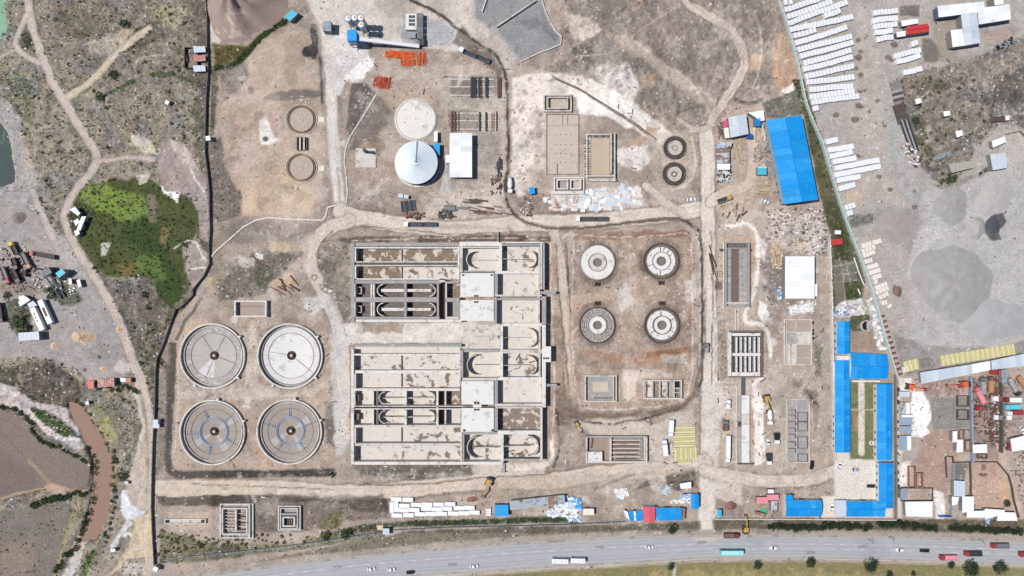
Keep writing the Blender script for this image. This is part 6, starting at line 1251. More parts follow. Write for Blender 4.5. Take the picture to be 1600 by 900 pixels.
t = T('aggregate_bins', 'bank of steel aggregate bins with a white deck east of the silos', 'bins', 648, 45); o = (648, 45)
b = MB(o); b.box(635,24,-.1,652,49,2.4); obj('deck', b, slabW, t); b = MB(o); [b.box(x,y,2.4,x+4,y+4,2.7) for x in (640,645) for y in (27,33,39)]; obj('grate', b, steelD, t)
for k in range(4): b = MB(o); y = 24+k*10; b.box(653,y,-.1,662,y+9.4,3+eps()); obj('bin_wall', b, M('bin_grey', (130,134,138), .12, 1), t); b = MB(o); b.box(654,y+1,3,661,y+8.4,3.1); obj('bin_fill', b, concD if k % 2 else greyP, t)
b = MB(o); b.box(640,52,-.1,650,61,1.6); obj('control_box', b, greyR, t); b = MB(o); b.box(656,63,-.1,664,73,2.6); obj('drive_unit', b, steelD, t)
# stacks of orange scaffold parts: many crossing bars
def stack(name, label, cat, x0, y0, x1, y1, ang, m, n, layers=4, ln=None, z=0, wd=.5, h=.22, jitter=1.0):
    t = T(name, label, cat, (x0+x1)/2, (y0+y1)/2, z=max(0, zat((x0+x1)/2, (y0+y1)/2))); L = ln or hypot(x1-x0, 0)
    W_, H_ = (x1-x0)*S, (y1-y0)*S
    for k in range(n):
        lay = k % layers; b = MB(); vert = (lay % 2)
        if vert: b.obox(random.uniform(-.45,.45)*W_, random.uniform(-.1,.1)*H_*jitter, lay*h, H_*random.uniform(.6,.95), wd*.5, h*.8, 90+ang+random.uniform(-4,4)*jitter)
        else: b.obox(random.uniform(-.1,.1)*W_*jitter, (k//layers/(max(1,n//layers))-.5)*H_*.95, lay*h, W_*random.uniform(.6,.98), wd*.5, h*.8, ang+random.uniform(-4,4)*jitter)
        obj('bar', b, m if not isinstance(m, (list, tuple)) else random.choice(m), t)
    return t
stack('scaffold_stack', 'long stack of bright orange scaffold bars south of the conveyor', 'scaffold stack', 600, 80, 652, 92, -6, orange, 44); stack('scaffold_stack', 'short stack of orange scaffold bars under the long one', 'scaffold stack', 625, 92, 650, 103, 0, orange, 26); stack('scaffold_stack', 'upright stack of orange scaffold bars at the eastern end', 'scaffold stack', 651, 80, 666, 104, 0, orange, 30)
stack('scaffold_stack', 'criss-crossed heap of dark red scaffold frames north-west of the slab tank', 'scaffold stack', 583, 118, 612, 139, -12, [redS, redS, orange], 40)
def raft(name, label, cat, x0, y0, x1, y1, rows, sheets):
    t = T(name, label, cat, (x0+x1)/2, (y0+y1)/2); o = ((x0+x1)/2, (y0+y1)/2)
    for y in rows: b = MB(o); b.box(x0, y-.6, 0, x1, y+.6, .35); obj('bearer', b, concW, t)
    for a, b2, m in sheets:
        b = MB(o); n = max(1, int((b2-a)/1.0))
        for k in range(n): b.box(a+k*(b2-a)/n+.1, y0-random.uniform(0,2), .4, a+(k+.75)*(b2-a)/n, y1+random.uniform(0,2), .6+.15*(k % 3))
        obj('bar_bundle', b, m, t)
    return t
raft('rebar_raft', 'big grey rebar bundles laid over three white bearers', 'rebar stack', 703, 122, 772, 152, (124,136,149), [(735,745,steelD),(747,750,steelD),(751,753,rust),(758,763,steelD),(777,783,rust)])
raft('rebar_raft', 'thin dark rebar bundles laid over three white bearers north of the white hall', 'rebar stack', 703, 176, 780, 204, (177,189,202), [(704,708,rust),(709,713,rust),(716,717.6,rebar),(748,751,steelD),(758,761,steelD),(768,769,rebar),(771,772,rebar),(775,777,steelD)])
random.seed(21)
def heap(name, label, cat, pieces, x0, y0, x1, y1, ms, lmin, lmax, wd=1.0, h=.4, ang=None, spread=12):
    t = T(name, label, cat, (x0+x1)/2, (y0+y1)/2, z=max(0, zat((x0+x1)/2, (y0+y1)/2)))
    for k in range(pieces):
        b = MB(); b.obox(random.uniform(-.5,.5)*(x1-x0)*S, random.uniform(-.5,.5)*(y1-y0)*S, random.uniform(0,.5), random.uniform(lmin,lmax)*S, wd*S*random.uniform(.6,1.5), h*random.uniform(.6,1.4), (ang if ang is not None else random.uniform(0,180))+random.uniform(-spread,spread))
        obj('piece', b, random.choice(ms), t)
    return t
for a in ((('formwork_stack'),'dark flat stack with a thin tail, north of the road bend loop','stack',6,732,311,753,318,[rebar],14,22,2,.4,-8,3),(('formwork_stack'),'grey steel plate stack west of the tailed one','stack',5,700,322,722,329,[steelD,greyP],16,21,5,.3,0,2),('pipe_heap','heap of short dark pipe ends south of the steel plate stack','heap',30,686,330,712,341,[rebar,steelD,wallS],3,5,2.4,.8,None,90),('formwork_stack','loose row of rusty planks and rails by the haul road','stack',22,727,322,790,337,[rust,rebar,concG,rust2],10,26,1.4,.3,-10,5),
 ('pipe_heap','rusty fittings heap above the grey lorry by the road bend','heap',26,632,333,664,341,[rust,rebar,soilR],3,6,2.2,.7,None,90),('pipe_heap','jumbled steel heap beside the haul road east of the white hall','heap',34,768,272,783,302,[rebar,rust2,wallS,timber],3,8,1.6,.6,None,90),('pipe_heap','dark pipes stacked along the dark track north of the jumbled heap','heap',16,775,250,785,274,[steelD,rebar],4,10,1.6,.6,90,20),
 ('timber_stack','scattered brown timber leaning pieces on the sandy slope','stack',9,426,436,462,460,[rust,rebar],10,30,1.2,.4,-50,30),('timber_stack','brown planks dropped south of the loader cab in the saw yard','stack',14,1124,322,1164,340,[rust,timber,rebar],6,14,1.6,.5,70,30),('timber_stack','grey weathered timber heap on the western flank of the big blue hall','stack',44,1178,230,1204,256,[rust2,wallG,timber,concG],4,14,1.4,.5,20,60),
 ('timber_stack','long brown boards lying beside the workshop','stack',7,1148,214,1158,248,[rust,timber],22,32,2.2,.4,-74,4),('timber_stack','pale boards stacked upright under the blue booth','stack',14,1176,190,1198,216,[timber,concL,M('pale_board', (232,212,184))],14,24,1.6,.4,88,4),('timber_stack','neat square stack of yellow planks in the saw yard','stack',24,1184,288,1200,303,[timber],12,16,1.2,.5,0,2),
 ('scrap_heap','mixed white and grey scrap squares south of the striped roofs','heap',46,1121,266,1142,284,[steelL,concW,wallS,steelD],3,7,2,.6,None,90),('scrap_heap','brown scrap strip just west of the striped roofs, by the workshop','heap',22,1122,192,1132,214,[rust,wallS,rust2],3,8,1.2,.5,90,40),('timber_stack','heap of yellow-brown boards north of the pure white hall','stack',40,1204,376,1224,420,[timber,M('pale_board', (232,212,184)),concL],4,12,1.4,.4,None,90),
 ('timber_stack','wide scatter of pinkish boards north-east of the pure white hall','stack',40,1230,368,1262,398,[M('pale_board', (232,212,184)),concL,rust2],3,10,1.2,.4,None,90),('pipe_heap','dark brown bars leaning beside the brown tank on its western side','heap',5,1110,382,1116,424,[rebar],20,36,1,.5,104,6)):
    heap(*a)
def grid_stack(label, cx, cy, cols, rows, pw, ph, ang, ms, name='panel_stack', cat='panel stack', gap=.25):
    t = T(name, label, cat, cx, cy, rot=ang)
    for i in range(cols):
        for j in range(rows):
            b = MB(); b.obox((i-(cols-1)/2)*pw*S, (j-(rows-1)/2)*ph*S, 0, (pw-gap)*S, (ph-gap)*S, .5+random.random()*.25, random.uniform(-1,1)); obj('panel', b, ms[(i+j) % 2] if len(ms) == 2 else random.choice(ms), t)
    return t
yl = [yel, M('panel_yellow_dark', (208,198,146), .1, .6)]
grid_stack('northern half of the yellow panel stack, boards running east to west', 1069.5, 682, 1, 9, 34, 3.5, 2, yl, gap=.5); grid_stack('southern half of the yellow panel stack, boards running north to south', 1071, 708, 9, 1, 3.9, 19, 2, yl, gap=.5); grid_stack('two short yellow boards left below the yellow panel stack', 1069, 722, 1, 2, 21, 3.4, 2, yl, gap=.4)
grid_stack('long row of yellow ribbed panels north of the very long shed', 1527, 554.5, 29, 1, 4, 17, 9, yl, gap=.5); grid_stack('short row of yellow ribbed panels near the boundary wall corner', 1424, 570.5, 6, 1, 4, 17, 14, yl, gap=.5); grid_stack('pale end panels beside the short yellow row', 1414, 577, 2, 1, 5, 9, 14, [concW])
grid_stack('grey weathered panels between the two yellow rows', 1444, 567, 5, 1, 4, 15, 8, [wallG, M('panel_grey_brown', (140,132,124))], gap=.5)
grid_stack('maroon and white striped row of stacked tiles under the boundary wall', 1392, 537, 1, 24, 7.5, 4.3, 17, [M('tile_maroon', (128,72,70), .1), M('tile_pale', (196,168,160), .1)], gap=1.4)
grid_stack('first timber rack of slatted panels in the eastern yard, upper half', 1402, 147, 1, 9, 17, 4.4, 14, [concG, wallG, rebar], name='slat_rack', cat='rack'); grid_stack('lower half of the slatted timber rack in the eastern yard', 1407, 178, 1, 7, 18, 4.4, 17, [concG, wallS, rebar], name='slat_rack', cat='rack'); grid_stack('long dark rails stacked at the foot of the slatted racks', 1420, 212, 5, 1, 3, 56, 19, [steelD, concG], name='rail_stack', cat='rail stack', gap=.9)
grid_stack('blue-grey pallet row in the eastern scrub', 1474, 243, 6, 1, 4, 6, 18, [greyR], name='pallet_row', cat='pallets'); grid_stack('black roll pile by the two light containers below the steel tank', 638, 322, 6, 1, 3.8, 17, 8, [black, steelD], name='roll_pile', cat='rolls', gap=.5)
for x, y, l in ((627,306.5,'western of two tiny pale blue containers above the black rolls'),(635.5,308,'eastern of two tiny pale blue containers above the black rolls')):
    t = T('container', l, 'container', x, y, rot=-8); b = MB(); b.obox(0,0,0,2.4,1.9,2); obj('body', b, tealR if 0 else paleR, t); b = MB(); b.obox(1.22,0,.1,.06,1.7,1.8); obj('door', b, greyR, t)
# broken white panels spread in the middle of the works, tarpaulins
random.seed(5)
def litter(label, pts, n, sz, ms, name='panel_litter', cat='litter', h=.2):
    o = pts[0]; xs_, ys_ = [p[0] for p in pts], [p[1] for p in pts]; b = MB(o); c = 0; ml = ms
    while c < n:
        x, y = random.uniform(min(xs_), max(xs_)), random.uniform(min(ys_), max(ys_))
        ins = False
        for i in range(len(pts)):
            (ax, ay), (bx, by) = pts[i-1], pts[i]
            if (ay > y) != (by > y) and x < (bx-ax)*(y-ay)/(by-ay)+ax: ins = not ins
        if not ins: continue
        b.cur = random.randrange(len(ml)); b.obox(x, y, zat(x, y)-.05+random.random()*.3, random.uniform(*sz), random.uniform(*sz)*.7, h*random.uniform(.5,1.5), random.uniform(-15,15) if random.random() < .7 else random.uniform(0,180)); c += 1
    return one(name, label, cat, b, ml, kind='stuff')
litter('white and bluish broken panels strewn south of the sand bed frame', [(905,302),(930,296),(985,290),(1000,292),(1000,325),(960,326),(930,330),(906,330)], 130, (4,12), [white, concW, concW, paleR, slabS, whiteR, slabS, paleR]); litter('cream and white panels strewn south of the twin chambers', [(845,306),(900,306),(905,328),(862,328)], 60, (3,8), [concW, white, M('salmon_board', (226,196,176)), paleR])
litter('dark brush and rubbish west of the strewn panels', [(812,306),(832,308),(832,338),(812,338)], 60, (1.5,5), [rebar, rust2, wallG, concL], h=.5); litter('pale rubble scattered on the white strip beside the ring foundations', [(455,150),(500,150),(500,165),(455,165)], 14, (1,3), [concW])
litter('white sheets piled west of the entry row', [(960,765),(978,760),(982,775),(972,780),(962,776)], 46, (3,7), [tarpW, concW]); litter('crumpled white tarpaulins beside the long corrugated shed', [(854,803),(868,790),(885,786),(902,784),(904,800),(880,806),(862,806)], 80, (3,8), [tarpW, white, paleR], 'tarpaulin_pile', 'tarpaulins', .5)
litter('crumpled blue tarpaulins east of the long corrugated shed', [(884,775),(904,779),(907,795),(898,798),(884,786)], 44, (3,8), [tarpB, MATS['roof_cyan'], tarpW], 'tarpaulin_pile', 'tarpaulins', .5); litter('blue and white plastic sheets spilling to the highway bank', [(884,806),(906,804),(908,814),(890,814)], 36, (2.5,6), [tarpB, tarpW, white], 'tarpaulin_pile', 'tarpaulins', .4)
litter('bluish metal sheets strewn by the entry track', [(1030,765),(1044,758),(1050,772),(1036,774)], 26, (2,6), [paleR, greyR]); litter('white bagged goods in a strip by the pale blue lean-to', [(1046,780),(1078,778),(1079,785),(1048,786)], 36, (2,5), [white, concW], h=.5)
litter('white and blue waste heap at the head of the vegetable plot', [(1300,486),(1325,482),(1327,492),(1302,494)], 50, (1.5,5), [white, blueP, tarpB, paleR, rust2], 'waste_heap', 'waste', .4); litter('grey and white boards heaped above the office blocks', [(1308,476),(1346,466),(1352,490),(1328,492)], 80, (2,6), [concL, paleR, white, concG], 'waste_heap', 'waste', .4)
litter('white stacked boards along the lower boundary wall', [(1354,468),(1362,466),(1384,545),(1370,545)], 110, (2,6), [white, paleR, concL], 'waste_heap', 'waste', .4); litter('rubble and white blocks west of the pure white hall', [(1200,325),(1292,326),(1290,398),(1262,398),(1258,368),(1225,366),(1196,380)], 260, (1,4.5), [concW, wallG, rust2, white, wallS, concL], 'rubble_spread', 'rubble', .4)
litter('blue plastic and white waste on the west side of the pure white hall', [(1212,448),(1226,446),(1227,468),(1216,470)], 34, (1.5,5), [tarpB, blueR, white, concL], 'waste_heap', 'waste', .3); litter('white powdery waste under the pure white hall', [(1230,474),(1272,470),(1272,488),(1236,492)], 60, (1.5,5), [white, paleR, concW], 'waste_heap', 'waste', .25)
litter('dark and rusty scrap strewn through the scrap yard', [(1518,592),(1558,582),(1559,690),(1540,690),(1536,640),(1518,690)], 340, (.8,4), [rust, rebar, wallS, soilP, wallG, rust2, rebar, steelD], 'scrap_spread', 'scrap', .6); litter('rusty frames and axles heaped against the dark dividing wall', [(1544,592),(1559,590),(1560,700),(1546,690)], 240, (1,4.5), [rust, rebar, M('scrap_maroon', (120,70,66), .2, 1), wallS, M('scrap_maroon', (120,70,66)), wallG, concL], 'scrap_spread', 'scrap', .8); litter('rusty parts strewn along the lorry park wall', [(1564,588),(1572,600),(1574,700),(1564,700)], 70, (1,4), [rust, rebar, wallG, soilP], 'scrap_spread', 'scrap', .5)
litter('dark oily scrap between the yard lorries of the west', [(0,380),(40,385),(62,410),(66,450),(20,455),(0,430)], 150, (1,4), [rebar, wallS, rust2, concL, black], 'scrap_spread', 'scrap', .5); litter('white drums and parts round the crusher tower', [(55,430),(100,435),(128,452),(110,462),(60,450)], 60, (1,3), [white, concL, wallG, steelD], 'scrap_spread', 'scrap', .5)
litter('rubble beside the brown eastern lane', [(1580,700),(1600,700),(1600,790),(1592,780)], 70, (1,4), [wallS, concL, rust2, concG], 'rubble_spread', 'rubble', .4); litter('black rubber scraps at the end of the factory yard', [(1556,72),(1582,58),(1584,66),(1560,80)], 46, (1.5,4), [black, steelD, greyR], 'scrap_spread', 'scrap', .5)
litter('white blocks and dark boards at the foot of the rails', [(1406,222),(1420,222),(1446,258),(1424,262)], 44, (2,6), [white, concL, steelD, rust2], 'rubble_spread', 'rubble', .6); litter('small timber lying over the haul road bank south of the sludge chamber', [(1024,650),(1080,742),(1092,742),(1040,745)], 20, (1,4), [rebar, concG])
# ------------------------------------------------------------ precast blocks, each its own object
def block_mesh(l, w_, h, m):
    b = MB(); n = 3
    for k in range(n): b.obox(0, 0, h*k/n, l-(.10 if k % 2 else 0), w_-(.12 if k < 2 else 0), h/n-.03)
    return mesh(b, 'block', m)
bw = M('block_white', (240,240,242), .03, .5, (222,222,224), .6, .8); bc = M('block_cream', (240,228,218), .04, .6)
BM = block_mesh(4.5*S, 8.2*S, 1.5, bw); BMc = block_mesh(4.5*S, 8.2*S, 1.3, bc); nblk = 0
def brow(x0, y0, x1, y1, n, ph, msh=None, wob=.5):
    global nblk
    a = atan2(-(y1-y0), x1-x0); p = random.random()*6
    for i in range(n):
        f = i/max(1, n-1); x, y = x0+(x1-x0)*f, y0+(y1-y0)*f+sin(f*5+p)*wob+random.uniform(-.3,.3)
        gx, gy = top(x, y, 1.5); o = bpy.data.objects.new('concrete_block', msh or BM); col.objects.link(o); wx, wy = W(gx, gy); o.location = (wx, wy, 0.0); o.rotation_euler = (0, 0, a+random.uniform(-.05,.05))
        tag(o, f'{ORD[i]} white block from west, {ph}', 'block', 'precast white blocks laid out in rows'); nblk += 1
rowsA = [(1228,4,1236,2,2,'stub row at the top edge'),(1229,14,1278,-1,10,'topmost long row'),(1233,25,1298,3,13,'second long row from the top'),(1233,36,1322,3,18,'third long row, meeting the lane at the top'),(1291,24,1311,16.5,5,'five-block stub under the third row'),(1237,46,1331,26,19,'long row just above the gappy short row'),
 (1243,55,1273,47,6,'gappy short row'),(1245,67,1321,43,16,'long row just below the gappy short row'),(1249,77.5,1329,56.5,16,'eighth row, above the two mud rings'),(1253,87.5,1331,66.5,16,'ninth row, beside the mud rings'),(1259,98,1328,79,14,'tenth row, ending by the double mud ring'),(1258,108,1330,89,15,'eleventh row, just past the double mud ring'),
 (1261,118.5,1332,103.5,14,'twelfth row, by the single mud disc'),(1263,128.5,1333,120,14,'fourteenth row, by the square mud patch'),(1268,139,1331,134.5,13,'third row from the bottom of the long field'),(1268,150.5,1333,142.5,13,'second row from the bottom of the long field'),(1271,159.5,1340,149.5,14,'bottom row of the long field'),(1273,169,1277,168,2,'stub under the long field'),
 (1368,20,1401,16,7,'top row of the middle field'),(1366,32,1401,27.5,8,'second row of the middle field'),(1368,41.5,1400,37,7,'third row of the middle field'),(1370,50.5,1393,47.5,6,'fourth row of the middle field'),(1373,60.5,1394,57.5,5,'fifth row of the middle field, by the white roof'),(1427,68,1432,66.5,2,'pair south of the red gabled roof'),(1400,87,1437,78,8,'upper row below the red gabled roof'),(1404,95.5,1436,87.5,8,'lower row below the red gabled roof'),(1415,113,1439,107.5,6,'lone row above the slatted racks')]
for r in rowsA: brow(*r)
sfb = MB((1330,280))
for x0,y0,x1,y1,n in ((1293,221.5,1307,218,4),(1296,234.5,1332,228.5,9),(1299,244,1330,237.5,8),(1304,252.5,1336,247,8),(1307,262.5,1372,250,15),(1306,273,1374,260,16),(1310,281.5,1342,276,8),(1313,294.5,1334,289,6),(1323,324,1334,320.5,3),(1326,333,1330,332,2),(1349,384,1359,381,3),(1366,379,1375,376,3),(1349,392,1365,386,4),(1351,399,1365,394,4),(1353,408.5,1361,406.5,3),(1357,418,1370,414,4),(1360,426,1373,422,4),(1366,433.5,1375,431,3),(1369,440,1370,440,1),(1370,449,1384,444,4),(1371,457,1386,450,4),(1376,464,1386,459,3),(1380,473,1384,472,2),(1390,478,1392,480,1)):
    for i in range(n):
        f = i/max(1, n-1); x, y = top(x0+(x1-x0)*f, y0+(y1-y0)*f+random.uniform(-.3,.3), 1.4); a = math.degrees(atan2(-(y1-y0), (x1-x0) or 1))
        sfb.cur = 1 if y > 365 else 0
        for k in range(3): sfb.obox(x, y, k*.5, 4.5-(.3 if k % 2 else 0), 8.2 if y < 365 else 7, .47, a+random.uniform(-2,2))
one('concrete_block_field', 'remaining white blocks in short rows down the lower diagonal wall', 'blocks', sfb, [bw, bc], kind='stuff')
# southern stack of precast panels
PM_ = block_mesh(16.6*S, 6.4*S, 1.4, M('panel_white', (248,246,244), .02)); PMv = PM_
def prow(cells, ph):
    for i, (x, y, v) in enumerate(cells):
        o = bpy.data.objects.new('precast_panel', PM_); col.objects.link(o); wx, wy = W(*top(x, y, 1.4)); o.location = (wx, wy, 0); o.rotation_euler = (0, 0, radians(90 if v else -2+random.uniform(-1,1)))
        tag(o, f'{ORD[i]} white precast panel from west, {ph}', 'panel', 'white precast panels at the southern edge')
prow([(619,780.5,0),(637,781,0)], 'top pair of the southern stack'); prow([(612,793,1),(619,792,1)], 'upright pair of the southern stack')
prow([(631.5,790.5,0),(650,789,0),(667,788.5,0),(685,788.5,0),(703,788,0)], 'second row of the southern stack'); prow([(630,797.5,0),(647,797,0),(666,795,0),(683,796,0),(698,795,0),(717,794,0),(733,793.5,0)], 'third row of the southern stack')
prow([(620,805.5,0),(638,805,0),(656,803.5,0),(673,803,0),(690,803,0),(708,802.5,0),(725,802,0),(741,801,0)], 'bottom row of the southern stack')
for k, l in enumerate(('topmost','middle','lowest')): b = MB((763,795+k*5)); b.obox(763.5,795.5+k*3.8,0,7.5,3.2,1.1,0); one('precast_panel', f'{l} of three short white slabs beside the bright blue shed', 'slab', b, white, group='three short slabs by the blue shed')
# ------------------------------------------------------------ gravel and sand heaps
def mound(name, label, cat, cx, cy, rx, ry, h, m, rot=0, n=40, seed=0, rough=.1, flat=.0, peak=(0,0)):
    t_ = []; v = []; f = []; rings = 14; z0 = zat(cx, cy)-.3; rr = np.random.default_rng(seed)
    ph = rr.uniform(0, 6, 8); ar = radians(rot)
    for i in range(rings+1):
        u = i/rings
        for j in range(n):
            a = 2*pi*j/n; wob = 1+.10*sin(2*a+ph[0])+.06*sin(3*a+ph[1])+.04*sin(5*a+ph[2])+.03*sin(9*a+ph[3]); k = u*wob
            x, y = rx*S*k*cos(a)+peak[0]*S*(1-u), ry*S*k*sin(a)-peak[1]*S*(1-u)
            prof = (1-max(0, (u-flat)/(1-flat))) ** 1.15
            z = z0+h*prof*(1+rough*sin(7*a+ph[4])*u*(1-u)*2+rr.uniform(-.03,.03))+rr.uniform(-.12,.12)*(1-u)+.25*h*max(0, sin(4*u*3.1+2*sin(2*a+ph[5])))*u*(1-u)*.6 if u < 1 else z0
            v.append((x*cos(ar)-y*sin(ar), x*sin(ar)+y*cos(ar), z))
    for i in range(rings):
        for j in range(n): k = (j+1) % n; f.append((i*n+j, (i+1)*n+j, (i+1)*n+k, i*n+k))
    me = bpy.data.meshes.new(name); me.from_pydata(v, [], f); me.materials.append(m); me.polygons.foreach_set('use_smooth', [True]*len(f)); me.update()
    o = bpy.data.objects.new(name, me); col.objects.link(o); x, y = W(cx, cy); o.location = (x, y, 0); return tag(o, label, cat)
mound('spoil_heap', 'huge brown conical spoil heap at the top edge beside the western wall', 'heap', 385, 5, 64, 62, 15, M('spoil', (164,144,134), .14, .25, (204,182,162), .56, .06), seed=3, rough=.35, peak=(-12,-4))
mound('gravel_heap', 'largest round grey gravel heap in the eastern yard', 'heap', 1490, 442, 68, 66, 2.6, gravM, seed=1, flat=.35)
mound('gravel_heap', 'low grey sand heap overlapping the south-east of the largest heap', 'heap', 1555, 500, 56, 40, 2.2, M('gravel_heap_blue', (176,174,172), .06, .3), seed=2, flat=.3)
mound('gravel_heap', 'upper right grey heap with a smooth pale top', 'heap', 1552, 312, 36, 28, 1.6, M('gravel_heap_pale', (184,179,172), .05, .3), seed=4, flat=.3); mound('gravel_heap', 'grey heap with a pale patch between the yard track and the upper heap', 'heap', 1486, 322, 36, 32, 1.6, gravM, seed=5, flat=.2)
mound('gravel_heap', 'dark grey low mound under the yard track', 'heap', 1400, 352, 38, 30, 1.0, M('gravel_heap_brown', (166,157,149), .1, .3), seed=6, flat=.3)
mound('gravel_heap', 'black coal-coloured heap between the upper heap and the largest heap', 'heap', 1552, 352, 15, 16, 1.5, M('coal', (82,84,88), .2, .6), seed=7, rough=.3)
mound('gravel_heap', 'grey ridge heap against the west side of the upper right heap', 'heap', 1527, 356, 16, 20, 2, gravM, seed=17)
mound('sand_heap', 'orange-brown sand heap at the bottom of the western yard', 'heap', 131, 527, 20, 12, 3.6, sandM, seed=8, rough=.3)
for i, (x, y, rx, ry, h, m, l) in enumerate(((85,541,8,8,1.6,sandM,'small sand heap left of the orange-brown one'),(162,576,10,4.5,1.4,sandM,'flat oval sand heap by the riverside house'),(186,515,6,8,1.4,sandM,'sand heap at the west edge of the river road'),(163,474,3.5,3.5,.8,sandM,'tiny ringed sand heap on the yard lane'),(195,562,5,3.5,1,sandM,'tiny sand heap at the fork of the river road'),(30,340,13,12,2.2,M('heap_brown', (140,128,118), .15, .6),'grey-brown heap at the north of the western yard'),(155,558,5,5,1,gravD,'small dark gravel heap beside the oval sand heap'),(132,578,6,5,1,M('heap_brown', (140,128,118)),'faint ring-shaped spoil beside the oval sand heap'),
 (733,787,0,0,0,None,''),(738,780,12,6,1.4,soilR,'red earth heap in front of the yellow excavator'),(1142,790,10,9,2.4,M('heap_maroon', (142,104,98), .1, .8),'maroon earth heap east of the entry road'),(1402,455,6,9,1.6,M('heap_red_brown', (140,108,96), .1),'reddish brown heap beside the bottom blocks'),(1208,765,7,5,0,None,''),(1170,262+66,4,3,0,None,''))):
    if m: mound('sand_heap' if m is sandM else 'earth_heap', l, 'heap', x, y, rx, ry, h, m, seed=20+i, rough=.25, n=24)
# ------------------------------------------------------------ vehicles
def wheels(t, xs_, yo, r=.4, w_=.25):
    for x in xs_:
        for s in (-1, 1):
            b = MB(); n = 10; y0, y1 = s*yo-w_/2, s*yo+w_/2
            b.add([(x+r*cos(2*pi*k/n), y, r+r*sin(2*pi*k/n)) for y in (y0, y1) for k in range(n)], [tuple(range(n-1,-1,-1)), tuple(range(n, 2*n))]+[(k, (k+1) % n, n+(k+1) % n, n+k) for k in range(n)]); obj('wheel', b, blackT, t)
def loft(secs):            # secs: (x, halfwidth, z0, z1)
    b = MB(); v = []
    for x, hw, z0, z1 in secs: v += [(x,-hw,z0),(x,hw,z0),(x,hw*.92,z1),(x,-hw*.92,z1)]
    f = [(0,1,2,3), tuple(4*(len(secs)-1)+i for i in (3,2,1,0))]
    for i in range(len(secs)-1):
        for j in range(4): k = (j+1) % 4; f.append((4*i+j, 4*i+4+j, 4*i+4+k, 4*i+k))
    b.add(v, f); return b
def zroad(x, y): return .06 if 836 < y < 900 else zat(x, y)+.02
def car(x, y, ang, m, label, L=4.2, group='cars on the highway'):
    t = T('car', label, 'car', x, y, rot=ang, group=group, z=zroad(x, y))
    obj('body', loft([(-L/2,.7,.35,.75),(-L/2+.15,.84,.25,.95),(-L*.1,.86,.22,.98),(L*.22,.86,.22,.95),(L/2-.2,.82,.25,.78),(L/2,.66,.35,.6)]), m, t)
    obj('window_band', loft([(-L*.40,.70,.9,1.0),(-L*.30,.74,.9,1.38),(L*.06,.74,.9,1.40),(L*.22,.72,.9,1.0)]), glass, t)
    obj('roof', loft([(-L*.28,.66,1.36,1.44),(-L*.1,.7,1.38,1.47),(L*.05,.66,1.38,1.45)]), m, t)
    wheels(t, (-L*.31, L*.31), .74, .32, .2)
    for s in (-1, 1): b = MB(); b.obox(L/2-.08, s*.58, .55, .12, .28, .14); obj('headlight', b, steelL, t)
    return t
def bus(x, y, ang, L, m, label, top_=None, w_=2.5, h=3.1, group='buses on the highway'):
    t = T('bus', label, 'bus', x, y, rot=ang, group=group, z=zroad(x, y)); obj('body', loft([(-L/2,w_/2-.06,.4,h-.1),(-L/2+.2,w_/2,.35,h),(L/2-.3,w_/2,.35,h),(L/2,w_/2-.12,.4,h-.25)]), m, t)
    b = MB(); b.obox(0,0,1.5,L-.6,w_+.03,.9); obj('window_band', b, glass, t); b = MB(); [b.obox(f*L,0,h,.9,.7,.12) for f in (-.3,.1,.32)]; obj('roof_hatch', b, concL, t)
    b = MB(); b.obox(0,0,h,L*.94,w_*.8,.05); obj('roof', b, top_ or m, t); wheels(t, (-L*.3, L*.34), w_/2-.15, .48, .3); return t
def truck(x, y, ang, L, cm, bm_, label, load=None, w_=2.4, group=None, box=False, h=1.3, cat='truck'):
    """lorry facing +x"""
    t = T('truck', label, cat, x, y, rot=ang, group=group, z=zroad(x, y)); cl = 2.0
    obj('cab', loft([(L/2-cl,w_/2,.7,2.6),(L/2-cl+.3,w_/2,.7,2.75),(L/2-.3,w_/2,.6,2.7),(L/2,w_/2-.08,.6,1.9)]), cm, t)
    b = MB(); b.obox(L/2-.25,0,1.7,.3,w_*.86,.7); obj('windscreen', b, glass, t)
    b = MB(); b.obox(-.2,0,.55,L-.8,.9,.3); obj('chassis', b, steelD, t)
    bl = L-cl-.3; bx = -L/2+bl/2
    if box: b = MB(); b.obox(bx,0,.9,bl,w_,h+1.0); obj('cargo_box', b, bm_, t)
    else:
        b = MB(); b.obox(bx,0,.85,bl,w_,.2)
        for s in (-1, 1): b.obox(bx, s*(w_/2-.06), 1.05, bl, .12, h)
        for s in (-1, 1): b.obox(bx+s*(bl/2-.06), 0, 1.05, .12, w_-.26, h)
        obj('cargo_bed', b, bm_, t)
        b = MB(); b.obox(bx,0,1.05,bl-.26,w_-.26,h*.55); obj('load', b, load or steelD, t)
    wheels(t, (-L*.36, -L*.22, L*.34), w_/2-.15, .5, .32); return t
